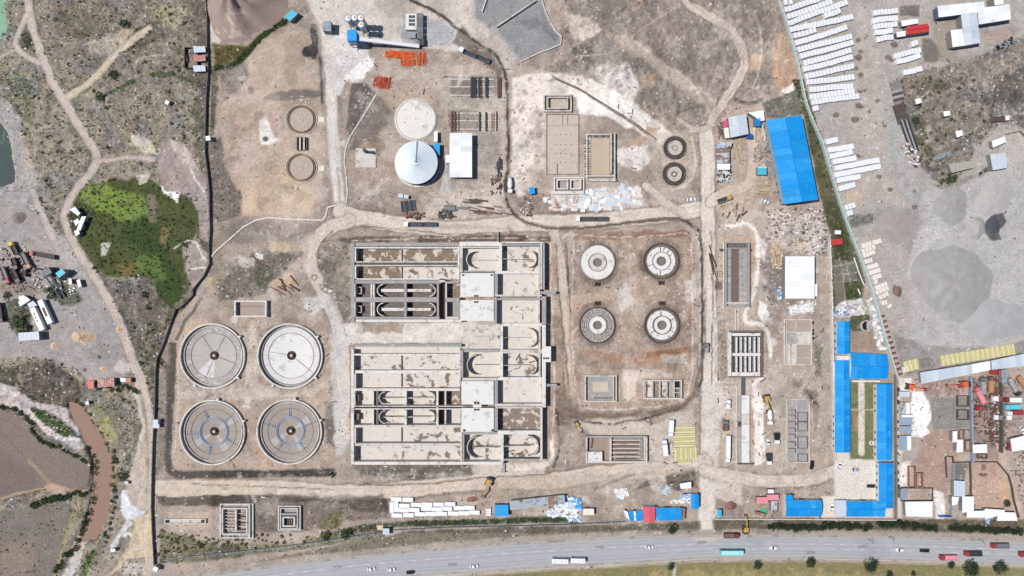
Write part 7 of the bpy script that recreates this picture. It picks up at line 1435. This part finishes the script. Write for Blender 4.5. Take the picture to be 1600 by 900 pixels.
def mixer(x, y, ang, label, cm=None):
    t = T('mixer_truck', label, 'mixer truck', x, y, rot=ang, group='mixer lorries parked on site', z=zroad(x, y)); L = 8.4
    obj('cab', loft([(L/2-2,1.2,.7,2.7),(L/2-.3,1.2,.6,2.75),(L/2,1.1,.6,1.9)]), cm or white, t); b = MB(); b.obox(-.4,0,.55,L-1,.9,.3); obj('chassis', b, steelD, t)
    b = MB(); n = 14; pr = [(-3.9,.4),(-3.2,.9),(-1.2,1.25),(.6,1.2),(1.9,.6)]; v = [(x_, r*cos(2*pi*k/n), 2.1+r*sin(2*pi*k/n)) for x_, r in pr for k in range(n)]
    b.add(v, [tuple(range(n)), tuple(range(4*n+n-1, 4*n-1, -1))]+[(i*n+k, i*n+(k+1) % n, (i+1)*n+(k+1) % n, (i+1)*n+k) for i in range(4) for k in range(n)]); obj('drum', b, white, t)
    b = MB(); b.obox(-4,0,1.6,.7,.8,1.1); obj('chute', b, greyP, t); wheels(t, (-3,-1.8,2.9), 1.05, .5, .32); return t
def excavator(x, y, ang, m, label, arm=0., scale=1.):
    t = T('excavator', label, 'excavator', x, y, rot=ang, z=zroad(x, y)); t.scale = (scale,)*3
    for s in (-1, 1): b = MB(); b.obox(0,s*1.15,0,3.8,.55,.8); obj('track', b, blackT, t)
    b = MB(); b.obox(-.5,0,.95,3.2,2.4,1.1); obj('body', b, m, t); b = MB(); b.obox(-1.7,0,1.0,.9,2.4,1.4); obj('counterweight', b, steelD, t)
    cb = MB(); cb.obox(.7,.75,1.1,1.4,.9,1.7); c_ = obj('cab', cb, m, t); b = MB(); b.obox(.75,.75,1.9,1.46,.94,.6); obj('window', b, glass, c_)
    a = radians(arm); e = Vector((4.6*cos(a), 4.6*sin(a), 3.6)); f = Vector((7.2*cos(a), 7.2*sin(a), 1.6))
    b = MB(); b.bar((.9,-.2,1.6), e, .5, .6); obj('boom', b, m, t); b = MB(); b.bar(e, f, .4, .45); obj('arm', b, m, t); b = MB(); b.obox(f.x, f.y, .2, 1.0, 1.3, 1.2, arm); obj('bucket', b, rust, t); return t
# highway
bus(875,873.6,-2,8.6,white,'white minibus, western one of the close pair on the highway'); bus(902.5,872.8,-2,7.6,white,'white minibus, eastern one of the close pair on the highway'); bus(1141.5,860.5,0,12,tealP,'long turquoise bus on the highway in front of the works entrance', M('roof_bus', (170,236,232), .04))
for x, y, a, m, l in ((580.5,888.3,7,white,'small white car, westmost vehicle on the highway'),(611.5,888.8,5,white,'white van-like car just east of the westmost car'),(641.5,893.4,5,black,'black car at the lower edge of the highway'),(741,883.8,4,white,'white car alone west of the two minibuses'),(1014.5,854,1,white,'white pickup-like car west of the entrance junction'),(1208.5,855.2,180,white,'white car just east of the turquoise bus'),(1405,858.4,178,white,'white car leading the black car near the eastern hedge'),(1443.5,859.6,180,black,'black car following between the white car and the lorries')):
    car(x, y, a, m, l, 5.0 if m is black and x > 1000 else 4.2)
truck(1478.5,869.2,180,8.6,redP,pinkP,'red lorry with a pale pink load, lowest lane of the highway',load=pinkP,group='red lorries on the highway'); truck(1517,863,180,8.8,redP,steelD,'red lorry with a dark open bed, middle lane of the highway',load=steelD,group='red lorries on the highway'); truck(1559,850.8,180,9,redP,greyP,'red lorry with a grey bed on the upper shoulder of the highway',load=greyP,group='red lorries on the highway')
truck(1141.5,835,0,7.8,M('cab_maroon', (120,60,60)),rust,'maroon tipper lorry parked on the shoulder by the entrance',load=brownP); truck(1602,864,180,8.6,redP,greyP,'dark lorry cut by the eastern edge of the view',load=steelD,group='red lorries on the highway')
# site vehicles
def flat(x, y, ang, label, parts_=2):
    t = T('flatbed_lorry', label, 'lorry', x, y, rot=ang, z=zroad(x, y)); b = MB(); b.obox(7.2,0,.6,2.0,2.4,2.0); obj('cab', b, white, t); b = MB(); b.obox(7.9,0,1.6,.3,2.2,.7); obj('windscreen', b, glass, t)
    for cx in (2.4, -5.2):
        b = MB(); b.obox(cx,0,.8,6.8,2.4,.15); [b.obox(cx,s*1.14,.95,6.8,.1,.7) for s in (-1,1)]; [b.obox(cx+s*3.35,0,.95,.1,2.2,.7) for s in (-1,1)]; obj('trailer_bed', b, greyP, t)
        b = MB(); [b.obox(cx-2.8+k*.62,0,.95,.3,2.1,.3) for k in range(10)]; obj('trailer_slat', b, steelD, t); wheels(t, (cx-2.4, cx+2.4), 1.0, .5, .3)
    return t
flat(741.5,88,158,'grey drop-side road train parked by the dark track in the north'); flat(657,351,180,'grey drop-side road train on the road bend south of the steel tank'); flat(924,342.6,180,'grey drop-side road train parked above the tank pit')
mixer(797,290,-90,'white mixer lorry on the dark track east of the white hall'); mixer(1201,650,-88,'white mixer lorry parked east of the white channel'); truck(1047,668,-92,8.6,white,white,'white box lorry beside the north side of the yellow panels',box=True); truck(1037.5,698,95,8.2,white,white,'white box lorry beside the filter chamber',box=True)
truck(1135.5,700,-91,14,white,white,'long white trailer lorry west of the white channel',box=True,w_=2.0); truck(1132.5,664,90,5.4,greyP,rust,'small rusty tipper north of the long white trailer',load=brownP); truck(1212,684,-90,5.6,white,steelD,'black-bedded pickup east of the parked mixer',load=black,cat='pickup'); truck(1200,716,-90,6,white,steelD,'dark-bedded pickup south of the small white van',load=steelD,cat='pickup')
car(1199.5,692,90,white,'small white van between the mixer and the pickups',4,None); car(1268,726,80,black,'dark car south-east of the grey foundation slab',4.6,None); truck(1102,543,90,5,greyP,greyP,'grey tipper driving on the haul road beside the tank pit',load=concG); truck(1136,630,80,4.5,white,white,'white van at the rubble corner south of the pit',box=True,w_=1.8)
car(1336,733.5,0,steelL,'silver pickup in the upper half of the paved court',4.2,None); car(1360,759,180,black,'dark car in the lower half of the paved court',4.2,None); car(1299,793,92,white,'white car by the compound gate',4.4,None); car(1311,727,80,white,'white car at the western edge of the paved court',4.0,None)
excavator(1197,622,-85,excY,'yellow excavator parked north of the parked mixer'); excavator(764,752,-112,excY,'yellow excavator digging by the red earth heap',scale=1.15); excavator(1164,826,90,excY,'yellow excavator digging by the highway shoulder'); excavator(901,662,-60,excY,'small yellow drill rig west of the filter chamber',scale=.7)
excavator(1420,604,-10,excO,'orange excavator pointing east above the white sand apron',scale=1.15); excavator(1504,600,184,excO,'orange excavator under the long shed with its boom to the west',scale=1.2); truck(1130,312,20,8,excY,M('machine_cream', (226,212,172)),'cream grader-like machine south-west of the saw yard',load=steelD,cat='grader'); car(1195,315,-20,white,'white car beside the yellow plank stack',4.2,None); car(1080,312,5,white,'white pickup in the rubble south of the rebar rings',4.6,None)
for x, y, a, L, cm, bm_, ld, l, w_ in ((1530,664-50+50-27,-60,0,redP,pinkP,None,'',2.2),):
    pass
truck(1528,617,118,9.5,M('paint_salmon', (212,118,122)),pinkP,'pink-bedded lorry standing diagonally in the scrap yard',load=pinkP); truck(1533,602,90,9,greyP,concG,'grey trailer at the top of the scrap yard',load=concG); truck(1545,600,90,8.6,rust,M('bed_orange', (190,144,106), .1),'orange-bedded lorry at the top of the scrap yard',load=MATS['bed_orange'])
truck(1527,637,0,3.6,redP,redP,'red cab left alone in the middle of the scrap yard',load=redP); truck(1581,604,-60,10,steelD,concG,'long grey-bedded lorry parked diagonally at the lorry park top',load=concG); truck(1597,601,-55,11,rust,MATS['bed_orange'],'long orange-bedded lorry cut by the eastern edge',load=MATS['bed_orange'])
truck(1579,624,180,8.6,M('cab_maroon', (120,60,60)),white,'white-roofed lorry, uppermost of the three at the lorry park wall',load=white,box=True,h=.4); truck(1578,635,180,8,cyanP,cyanP,'light blue lorry, middle of the three at the lorry park wall',load=cyanP); truck(1586,643.6,180,5.6,redP,redP,'red lorry beside a white tank at the lorry park wall',load=redP); truck(1573,648,90,4.6,white,white,'white tanker left of the red lorry',box=True,h=.2); car(1596,672,-60,white,'white car in the open lorry park',4.4,None)
truck(1553,581,0,6,redP,redP,'crimson lorry under the end of the white long roof',load=redP); truck(1555,622,0,5,redP,white,'red and white lorry against the dark dividing wall',load=white); truck(1556,651,0,4,wallG,white,'small white-topped wreck against the dark dividing wall',load=white); truck(1575,697,80,4,redP,redP,'dark red hut-like truck body below the lorry park',load=rust); truck(1559,187,5,9,white,brownP,'white-cabbed lorry with a dark bed above the eastern huts',load=rebar)
for x, y, a, L, cm, bm_, l in ((70,399,170,13,M('paint_salmon', (212,118,122)),steelD,'long dark trailer lorry with a salmon cab in the western yard'),(44,407,-62,9,M('cab_tan', (206,170,130)),rust2,'tan-cabbed lorry in the middle of the western yard'),(12,430,-68,9,M('paint_salmon', (212,118,122)),rust2,'salmon-cabbed lorry at the left of the western yard'),(25,388,118,7,M('cab_yellow', (230,200,90)),steelD,'yellow-cabbed lorry at the top of the western yard'),(28,430,-62,8,steelD,wallS,'dark lorry beside the salmon-cabbed one'),(27,412,-70,6,steelD,rebar,'dark wrecked chassis north of the dark lorry'),(42,426,80,4,rebar,rebar,'short brown skip truck east of the dark lorry'),(4,488,-80,10,steelD,rebar,'dark trailer cut by the left edge of the view')):
    truck(x, y, a, L, cm, bm_, l, load=rebar if bm_ is not rust2 else wallG)
for x, y, L, l, m in ((64,498,12.5,'white slotted trailer, western of the two long trailers',white),(76,487,13,'white trailer with a rusty centre, eastern of the two long trailers',white)):
    t = T('trailer', l, 'trailer', x, y, rot=-66); b = MB(); b.obox(0,0,.8,L,2.6,2.2); obj('box', b, m, t); b = MB(); [b.obox(k,-.3,3.0,1.2,.7,.06) for k in (-3,-1,1)] if x < 70 else b.obox(0,0,3.0,5,1.3,.08); obj('roof_panel', b, steelD if x < 70 else rust, t); wheels(t, (-4,-3,4), 1.0, .5, .3)
t = T('crusher_tower', 'dark steel crusher with belts between the yard lorries and the containers', 'crusher', 82, 425); b = MB(); b.obox(0,0,0,4,3.4,4.4,30); obj('frame', b, steelD, t)
for (ax, ay, bx, by) in ((1,-1,7,-13),(-2,-1,5,-14),(-6,2,0,0)): b = MB(); b.bar((ax,ay,4),(bx,by,.8),.8,.4); obj('belt', b, steelD, t)
b = MB(); b.obox(-3.4,1,0,2.4,2.0,2.4,20); obj('hopper', b, concG, t)
wall_line('kerb_row', 'row of dark posts and boards below the crusher belts', 'kerb', [(78,467),(90,462),(102,457)], 1.2, 1.0, wallS)
# poles along the highway: slender street lamps
for x, y, l in ((1356,842,'first street lamp west of the eastern hedge gap'),(1388,838,'second street lamp, just right of the first'),(1528,842,'street lamp above the red lorries')):
    t = T('street_lamp', l, 'street lamp', x, y); b = MB(); b.cyl(0,0,.1,0,5,8); obj('pole', b, steelD, t); b = MB(); b.bar((0,0,4.9),(0,-1.4,5.1),.1,.1); obj('arm', b, steelD, t); b = MB(); b.obox(0,-1.5,5.05,.25,.6,.1); obj('lamp_head', b, concG, t)
# ------------------------------------------------------------ trees, bushes
def crown_mesh(seed, r, h, n, ls, clumps, m2):
    rr = np.random.default_rng(seed); b = MB(); cs = []
    for k in range(clumps):
        a = rr.uniform(0, 2*pi); q = r*.75*math.sqrt(rr.uniform(0,1)); cs.append((q*cos(a), q*sin(a), h*(.45+.5*rr.uniform(0,1)*(1-q/r*.6)), r*rr.uniform(.22,.42)))
    for k in range(n):
        c = cs[k % clumps]; d = rr.normal(size=3); d /= np.linalg.norm(d)+1e-9; q = c[3]*rr.uniform(.5,1.05)
        p = Vector((c[0]+d[0]*q, c[1]+d[1]*q, c[2]+d[2]*q*.8)); u = Vector(rr.normal(size=3)).normalized(); w_ = u.cross(Vector(rr.normal(size=3))).normalized(); s = ls*rr.uniform(.6,1.3)
        b.cur = int(rr.uniform(0,1) < .35); b.add([tuple(p-u*s), tuple(p+w_*s*.6), tuple(p+u*s), tuple(p-w_*s*.6)], [(0,1,2,3)])
    return mesh(b, 'crown', m2)
def trunk_mesh(seed, r, h):
    rr = np.random.default_rng(seed); b = MB(); b.cyl(0,0,.16*r/3,-.3,h*.55,7,r1=.09*r/3)
    for k in range(6): a = k*1.05+rr.uniform(0,.5); b.bar((0,0,h*(.25+.05*k)),(r*.55*cos(a),r*.55*sin(a),h*(.55+.06*k)),.09*r/3,.09*r/3)
    return mesh(b, 'trunk', bark)
CR = [(crown_mesh(s, 3.0, 4.5, 900, .24, 22, [leafD, M('leaf_deep', (50,68,44), .3, 1.5, bump=0)]), trunk_mesh(s, 3.0, 4.5)) for s in (1,2,3)]
def tree(x, y, sc_, label, group=None, v=0, lean=None):
    t = T('tree', label, 'tree', x, y, rot=random.uniform(0,360), group=group, z=min(0, zat(x, y))); t.scale = sc_ if isinstance(sc_, tuple) else (sc_,)*3
    obj('crown', None, None, t, data=CR[v % 3][0]); obj('trunk', None, None, t, data=CR[v % 3][1]); return t
for i, (x, y, s, l) in enumerate(((1047,883,.72,'westmost tree on the grass strip below the highway'),(1181,881,.85,'tree on the grass strip below the turquoise bus'),(1263,877,1.0,'tree on the grass strip right of the one below the bus'),(1356,880,1.35,'large round tree on the grass strip below the offices'),(1387,896,.7,'half-hidden tree at the bottom edge beside the large round one'),(1508,885,1.65,'broadest tree on the grass strip, below the pink-loaded lorry'),(1556,884,1.3,'eastmost tree on the grass strip'),(1483,881,.7,'small tree just west of the broadest tree'),(1048,824,1.0,'tree in front of the wide blue entry roof'),(1302,744,.0,''),(1425,880+15,.5,'little bush-like tree at the bottom edge, west of the broadest tree'),(1569,785,.75,'green tree in the red earth plot corner'))):
    if s: tree(x, y, s, l, v=i)
k = 0
for x0, x1, y0, y1, n, ph in ((1200,1282,821,823,13,'hedge between the entrance and the offices'),(1286,1354,819,822,11,'hedge below the offices'),(1372,1456,816,823,11,'hedge west of the pale drive'),(1484,1592,823,829,16,'hedge below the white roofs at the east')):
    for i in range(n): f = i/(n-1); x = x0+(x1-x0)*f; tree(x, y0+(y1-y0)*f+random.uniform(-1.5,1.5), (.62*random.uniform(.8,1.2), .62*random.uniform(.9,1.4), .9*random.uniform(.7,1.3)), f'{ORD[i]} tree from the west in the {ph}', 'roadside hedge trees', v=i)
for i in range(14): tree(1400+random.uniform(-1,2), 605+i*13+random.uniform(-3,3), random.uniform(.3,.5), f'{ORD[i]} small tree from the north between the office wall and the column of stores', 'small trees east of the offices', v=i)
BU = [crown_mesh(10+s, 1.6, 1.6, 260, .22, 10, ms) for s, ms in enumerate(([leafD, leafM],[leafM, leafY],[leafB, leafY],[leafM, leafD]))]
def bush(x, y, s, label, group, v):
    o = bpy.data.objects.new('bush', BU[v]); col.objects.link(o); wx, wy = W(x, y); o.location = (wx, wy, zat(x, y)-.2); o.rotation_euler = (0, 0, random.uniform(0, 6)); o.scale = (s, s, s*random.uniform(.7,1.1)); tag(o, label, 'bush', group)
BUV = []
for me_ in BU:
    v_ = np.empty(len(me_.vertices)*3, np.float32); me_.vertices.foreach_get('co', v_); m_ = np.empty(len(me_.polygons), np.int32); me_.polygons.foreach_get('material_index', m_); BUV.append((v_.reshape(-1, 3), m_, [m for m in me_.materials]))
def thicket(name, label, cat, items):
    """many bushes that read as one mass: (x, y, size, variety)"""
    VV, MI = [], []; allm = [leafD, leafM, leafY, leafB]
    for x, y, s_, v in items:
        a = random.uniform(0, 6.3); P_ = BUV[v][0]*s_; wx, wy = W(x, y); c_, d_ = cos(a), sin(a)
        VV.append(np.stack([P_[:,0]*c_-P_[:,1]*d_+wx, P_[:,0]*d_+P_[:,1]*c_+wy, P_[:,2]+zat(x, y)-.2], -1)); mm = np.array([allm.index(m) for m in BUV[v][2]]); MI.append(mm[BUV[v][1]])
    V = np.concatenate(VV); MI = np.concatenate(MI); n = len(V)//4; me = bpy.data.meshes.new(name); me.vertices.add(len(V)); me.vertices.foreach_set('co', V.astype(np.float32).ravel()); me.loops.add(len(V)); me.loops.foreach_set('vertex_index', np.arange(len(V), dtype=np.int32))
    me.polygons.add(n); me.polygons.foreach_set('loop_start', np.arange(0, len(V), 4, dtype=np.int32)); me.polygons.foreach_set('loop_total', np.full(n, 4, np.int32)); [me.materials.append(m) for m in allm]; me.polygons.foreach_set('material_index', MI.astype(np.int32)); me.update()
    o = bpy.data.objects.new(name, me); col.objects.link(o); tag(o, label, cat, kind='stuff')
def along(pts, n, v, s=(.7,1.4), jit=3):
    q = crv(pts, 8); return [(q[int(i/n*(len(q)-1))][0]+random.uniform(-jit,jit), q[int(i/n*(len(q)-1))][1]+random.uniform(-jit,jit), random.uniform(*s), random.choice(v)) for i in range(n)]
thicket('hedge', 'dark green hedge along the northern rim of the plum field', 'hedge', along([(0,636),(22,640),(42,655),(55,675),(68,690),(92,700),(118,712),(138,722)], 80, (0,3,1), (.4,.9), 2))
thicket('riverside_bushes', 'dark bushes massed along the western bank of the brown river', 'bushes', along([(138,700),(145,716),(147,735),(146,760),(143,775),(139,795),(133,815),(125,838),(112,860),(95,880),(85,898)], 90, (0,3,1,2), (.4,1.1), 4))
thicket('hedge', 'dark hedge between the two western fields', 'hedge', along([(52,788),(70,782),(90,778),(115,772),(142,770)], 44, (0,0,3), (.5,1.2), 3))
thicket('riverside_bushes', 'green bushes along the eastern bank of the brown river', 'bushes', along([(118,625),(134,645),(150,668),(164,690),(177,715),(180,745),(180,775),(176,800),(170,825),(162,848)], 60, (1,3,2), (.4,.9), 4))
thicket('riverside_bushes', 'dark garden growth just below the riverside house', 'bushes', along([(146,600),(170,608),(200,606),(215,612)], 34, (0,3), (.4,.9), 4))
random.seed(9); its = []
for i in range(1300):
    x, y = random.uniform(10, 318), random.uniform(3, 640); j_, i_ = np.searchsorted(ys, y), np.searchsorted(xs, x)
    if CL[j_, i_] in (1, 2, 3) or VEG[j_, i_] < .3 or NB[j_, i_] < .47 or Z[j_, i_] < -1: continue
    its.append((x, y, random.uniform(.15, .75)**1.2, random.choice((0,1,2,2,2,1,2))))
thicket('scrub_bushes', 'low dark and olive scrub dotted over the rough western slopes', 'scrub', its)
its = []
for i in range(240):
    x, y = random.uniform(120, 312), random.uniform(285, 486); j_, i_ = np.searchsorted(ys, y), np.searchsorted(xs, x)
    if CL[j_, i_] == 4 and (y > 345 or x > 232 or i % 4 == 0): its.append((x, y, random.uniform(.3, .8), random.choice((3,1,1,1)) if y > 345 or x > 232 else 1))
its = [(x, y, s_*.8, 1 if v == 3 and i % 2 else v) for i, (x, y, s_, v) in enumerate(its)]
thicket('marsh_bushes', 'leafy bushes and reeds clumped over the green western marsh', 'bushes', its)
its = [(random.uniform(1395,1560), random.uniform(120,300), random.uniform(.2,.8), random.choice((1,2,2,0))) for i in range(200)]; its = [q for q in its if VEG[np.searchsorted(ys,q[1]), np.searchsorted(xs,q[0])] > .3]
thicket('scrub_bushes', 'olive scrub dotted between the slatted racks and the gravel mound', 'scrub', its)
its = along([(250,862),(330,850),(440,845),(600,830)], 60, (1,2,3), (.3,.8), 9)+along([(640,817),(740,815),(880,812)], 90, (1,3,1), (.25,.5), 3)+along([(250,835),(330,845),(420,840)], 40, (1,2), (.3,.7), 7)+along([(338,108),(365,100),(385,82),(408,60),(430,42),(448,32)], 60, (1,3,0), (.3,.7), 3)+along([(1244,128),(1262,180),(1290,300)], 50, (0,1,2), (.3,.7), 4)
thicket('bank_bushes', 'green weeds and bushes along the highway bank and site ditches', 'bushes', its)
ISO = {81:'round dark bush just above the two long trailers',98:'dark bush beside the crusher belts',13:'small dark bush at the left of the western yard',30:'big dark bush above the pale box roof',40:'second big dark bush touching the pale box roof',193:'dark bush on the grass east of the river bend',541:'western of two dark bushes by the bank hut',546:'eastern of two dark bushes by the bank hut',508:'dark bush left of the pair by the bank hut',519:'small dark bush south-east of the round tanks',1483:'lone dark tree-like bush beside the weathered grey roof',1430:'green bush beside the slatted racks',180:'small bush on the yellow meadow',228:'dark bush on the bare slope above the boundary wall',232:'smaller dark bush on the bare slope above the wall',197:'dark bush near the pale branching track',178:'dark bush below the pale branching track',157:'dark bush at the end of the green gully'}
for x, y, s in ((81,458,2.4),(98,432,1.5),(13,462,1.4),(30,500,2.4),(40,515,2.2),(20,385,.0),(193,742,1.8),(541,834,1.8),(546,831,1.5),(508,835,1.8),(519,742,1.2),(1483,278,2.0),(1430,188,1.4),(822,833,0),(180,720,1.4),(228,460,1.3),(232,480,1.0),(197,40,1.6),(178,118,1.8),(157,150,1.8),(62,110,0)):
    if s: bush(x, y, s, ISO.get(x, ''), None, 0)
# ------------------------------------------------------------ uncountable ground cover: stones, tufts
def in_map(A, x, y): return A[np.clip(np.searchsorted(ys, y), 0, NY-1), np.clip(np.searchsorted(xs, x), 0, NX-1)]
blocked = np.zeros((NY, NX), bool)
for q in ((550,376,856,726),(1300,498,1398,812),(1194,176,1284,324),(912,585,965,630),(1002,590,1066,624),(912,676,1012,724),(1128,376,1172,484),(1136,512,1194,592),(1150,600,1178,726),(1222,496,1270,572),(1226,620,1266,724),(700,206,742,280),(1226,398,1280,468),(846,146,964,306),(343,784,400,842),(434,786,474,830),(366,466,422,498)): blocked[np.ix_((ys > q[1]) & (ys < q[3]), (xs > q[0]) & (xs < q[2]))] = True
for c in ((333,556,53),(454,556,53),(333,675,53),(453,674,53),(933,410,34),(1033,408,34),(933,508,34),(1034,508,34),(650,187,36),(653,258,38),(471,187,26),(471,262,26),(1490,442,70),(385,5,60)): blocked |= np.hypot(X-c[0], Y-c[1]) < c[2]
blocked |= (CL == 1) | (CL == 5); blocked |= Z < -1.1
HWM = np.zeros((NY, NX), bool); sl = sub(*bb(HWP), 6); HWM[sl] = sdpoly(HWP, X[sl], Y[sl]) > -3; blocked |= HWM
def scatter(name, label, cat, n, dens, size, mats, kindf, hmul=1.):
    """n candidates kept with probability dens (a map); builds one mesh of small pieces"""
    px, py = rng.uniform(-40, 1640, n), rng.uniform(-40, 940, n); keep = (rng.uniform(0, 1, n) < in_map(dens, px, py)) & ~in_map(blocked, px, py)
    px, py = px[keep], py[keep]; k = len(px); z = in_map(Z, px, py); s = rng.uniform(size[0], size[1], k)**1; s = size[0]+(size[1]-size[0])*rng.uniform(0, 1, k)**3
    gx, gy = (px-800)*S, (450-py)*S
    if kindf == 'stone':    # squashed octahedra
        base = np.array([(1,0,0),(0,1,0),(-1,0,0),(0,-1,0),(0,0,1)]); fc = np.array([(0,1,4),(1,2,4),(2,3,4),(3,0,4)])
        a = rng.uniform(0, 6.3, k); jit = rng.uniform(.6, 1.3, (k, 5, 1)); v = base[None]*jit; v = v*s[:, None, None]
        x_ = v[..., 0]*np.cos(a)[:, None]-v[..., 1]*np.sin(a)[:, None]; y_ = v[..., 0]*np.sin(a)[:, None]+v[..., 1]*np.cos(a)[:, None]
        V = np.stack([gx[:, None]+x_, gy[:, None]+y_, z[:, None]-.08+v[..., 2]*.7*hmul], -1)
    elif kindf == 'board':
        a = rng.uniform(0, 6.3, k); L_ = s*rng.uniform(.6, 2.6, k); w_ = np.minimum(.12+s*.25, L_*.7); h_ = .1+.25*rng.uniform(0, 1, k); v = np.array([(-1,-1,0),(1,-1,0),(1,1,0),(-1,1,0),(-1,-1,1),(1,-1,1),(1,1,1),(-1,1,1)])[None]*np.stack([L_/2, w_/2, h_], -1)[:, None]
        x_ = v[..., 0]*np.cos(a)[:, None]-v[..., 1]*np.sin(a)[:, None]; y_ = v[..., 0]*np.sin(a)[:, None]+v[..., 1]*np.cos(a)[:, None]; V = np.stack([gx[:, None]+x_, gy[:, None]+y_, z[:, None]+v[..., 2]], -1)
        fc = np.array([(4,5,6),(4,6,7),(0,1,5),(0,5,4),(1,2,6),(1,6,5),(2,3,7),(2,7,6),(3,0,4),(3,4,7)])
    else:                   # tufts of blades
        nb = 5; a = rng.uniform(0, 6.3, (k, nb)); tilt = rng.uniform(.2, .9, (k, nb)); ss = s[:, None]*rng.uniform(.6, 1.2, (k, nb))
        dx, dy = np.cos(a), np.sin(a); wd = .34; x0, y0 = gx[:, None]+dx*.1, gy[:, None]+dy*.1; zz = z[:, None]-.05
        A = np.stack([x0-dy*ss*wd, y0+dx*ss*wd, zz+0*a], -1); B = np.stack([x0+dy*ss*wd, y0-dx*ss*wd, zz+0*a], -1); Cc = np.stack([x0+dx*ss*tilt, y0+dy*ss*tilt, zz+ss*(1.1-tilt*.6)*hmul], -1)
        V = np.stack([A, B, Cc], 2).reshape(k, nb*3, 3); fc = np.array([(3*i, 3*i+1, 3*i+2) for i in range(nb)])
    nv = V.shape[1]; F = (fc[None]+(np.arange(k)*nv)[:, None, None]).reshape(-1, 3); V = V.reshape(-1, 3)
    me = bpy.data.meshes.new(name); me.vertices.add(len(V)); me.vertices.foreach_set('co', V.astype(np.float32).ravel()); me.loops.add(F.size); me.loops.foreach_set('vertex_index', F.astype(np.int32).ravel())
    me.polygons.add(len(F)); me.polygons.foreach_set('loop_start', np.arange(0, F.size, 3, dtype=np.int32)); me.polygons.foreach_set('loop_total', np.full(len(F), 3, np.int32))
    for m in mats: me.materials.append(m)
    me.polygons.foreach_set('material_index', np.repeat(rng.integers(0, len(mats), k), len(fc)).astype(np.int32)); me.update(); me.validate()
    o = bpy.data.objects.new(name, me); col.objects.link(o); tag(o, label, cat, kind='stuff'); return o
rubd = np.clip(RUB*1.0, 0, 1)*(.25+.75*(N15 > .5))
scatter('stones', 'loose grey and pinkish stones over the rough ground', 'stones', 260000, rubd*.6, (.16, .85), [rockM, rockW, rockD, rockM], 'stone')
scatter('dry_tufts', 'dry brown and olive tufts over the rough ground', 'scrub', 420000, np.clip(VEG, 0, 1)*(N8 > .48)*.8*(CL != 4), (.25, 1.0), [leafB, leafY, leafM, leafB, M('leaf_straw', (176,164,124), .2, 1, bump=0), leafB], 'tuft')
gm_ = ((CL == 4) & (Y < 560) & (X < 330)); scatter('marsh_grass', 'lush green grass and reeds in the western marsh', 'grass', 420000, gm_*.35*(N4 > .4), (.4, 1.2), [M('grass_bright', (128,146,78), .2, 1, bump=0), M('grass_deep', (84,104,56), .25, 1, bump=0), M('grass_mid', (104,124,66), .2, 1, bump=0)], 'tuft')
gg = (C[..., 1] > C[..., 0]*1.12)*(VEG > .6)*.8*(~gm_); scatter('green_weeds', 'green weeds along ditches and banks', 'weeds', 160000, gg, (.4, 1.3), [MATS['grass_deep'], MATS['grass_mid'], leafM], 'tuft')
vs = ((CL == 4) & (Y > 860)); scatter('verge_grass', 'dry olive grass on the strip below the highway', 'grass', 120000, vs*.5, (.2, .45), [M('grass_dry', (150,140,94), .15, 1, bump=0), leafY, M('grass_tan', (172,154,112), .15, 1, bump=0)], 'tuft')

dd = np.zeros((NY, NX))
for q, v_ in (((1112,340,1300,720),.5),((500,366,552,740),.35),((552,722,870,750),.5),((853,380,880,720),.25),((890,356,1096,650),.35),((560,90,800,350),.4),((800,120,1060,330),.25),((1112,165,1230,340),.6),((880,650,1096,770),.45),((340,400,540,500),.3),((270,500,530,740),.12),((245,770,600,850),.3),((1100,740,1300,810),.5),((1398,590,1600,812),.4),((600,740,1000,812),.25),((0,370,130,520),.4),((1225,0,1600,560),.08)):
    m = (X > q[0]) & (X < q[2]) & (Y > q[1]) & (Y < q[3]); dd[m] = np.maximum(dd[m], v_)
scatter('site_debris', 'small offcuts, bars and boards lying about the works', 'debris', 60000, dd*np.where(N15 > .53, .75, .08), (.25, 1.4), [concW, rebar, timber, rust, concG, concL, steelD, whiteR], 'board')
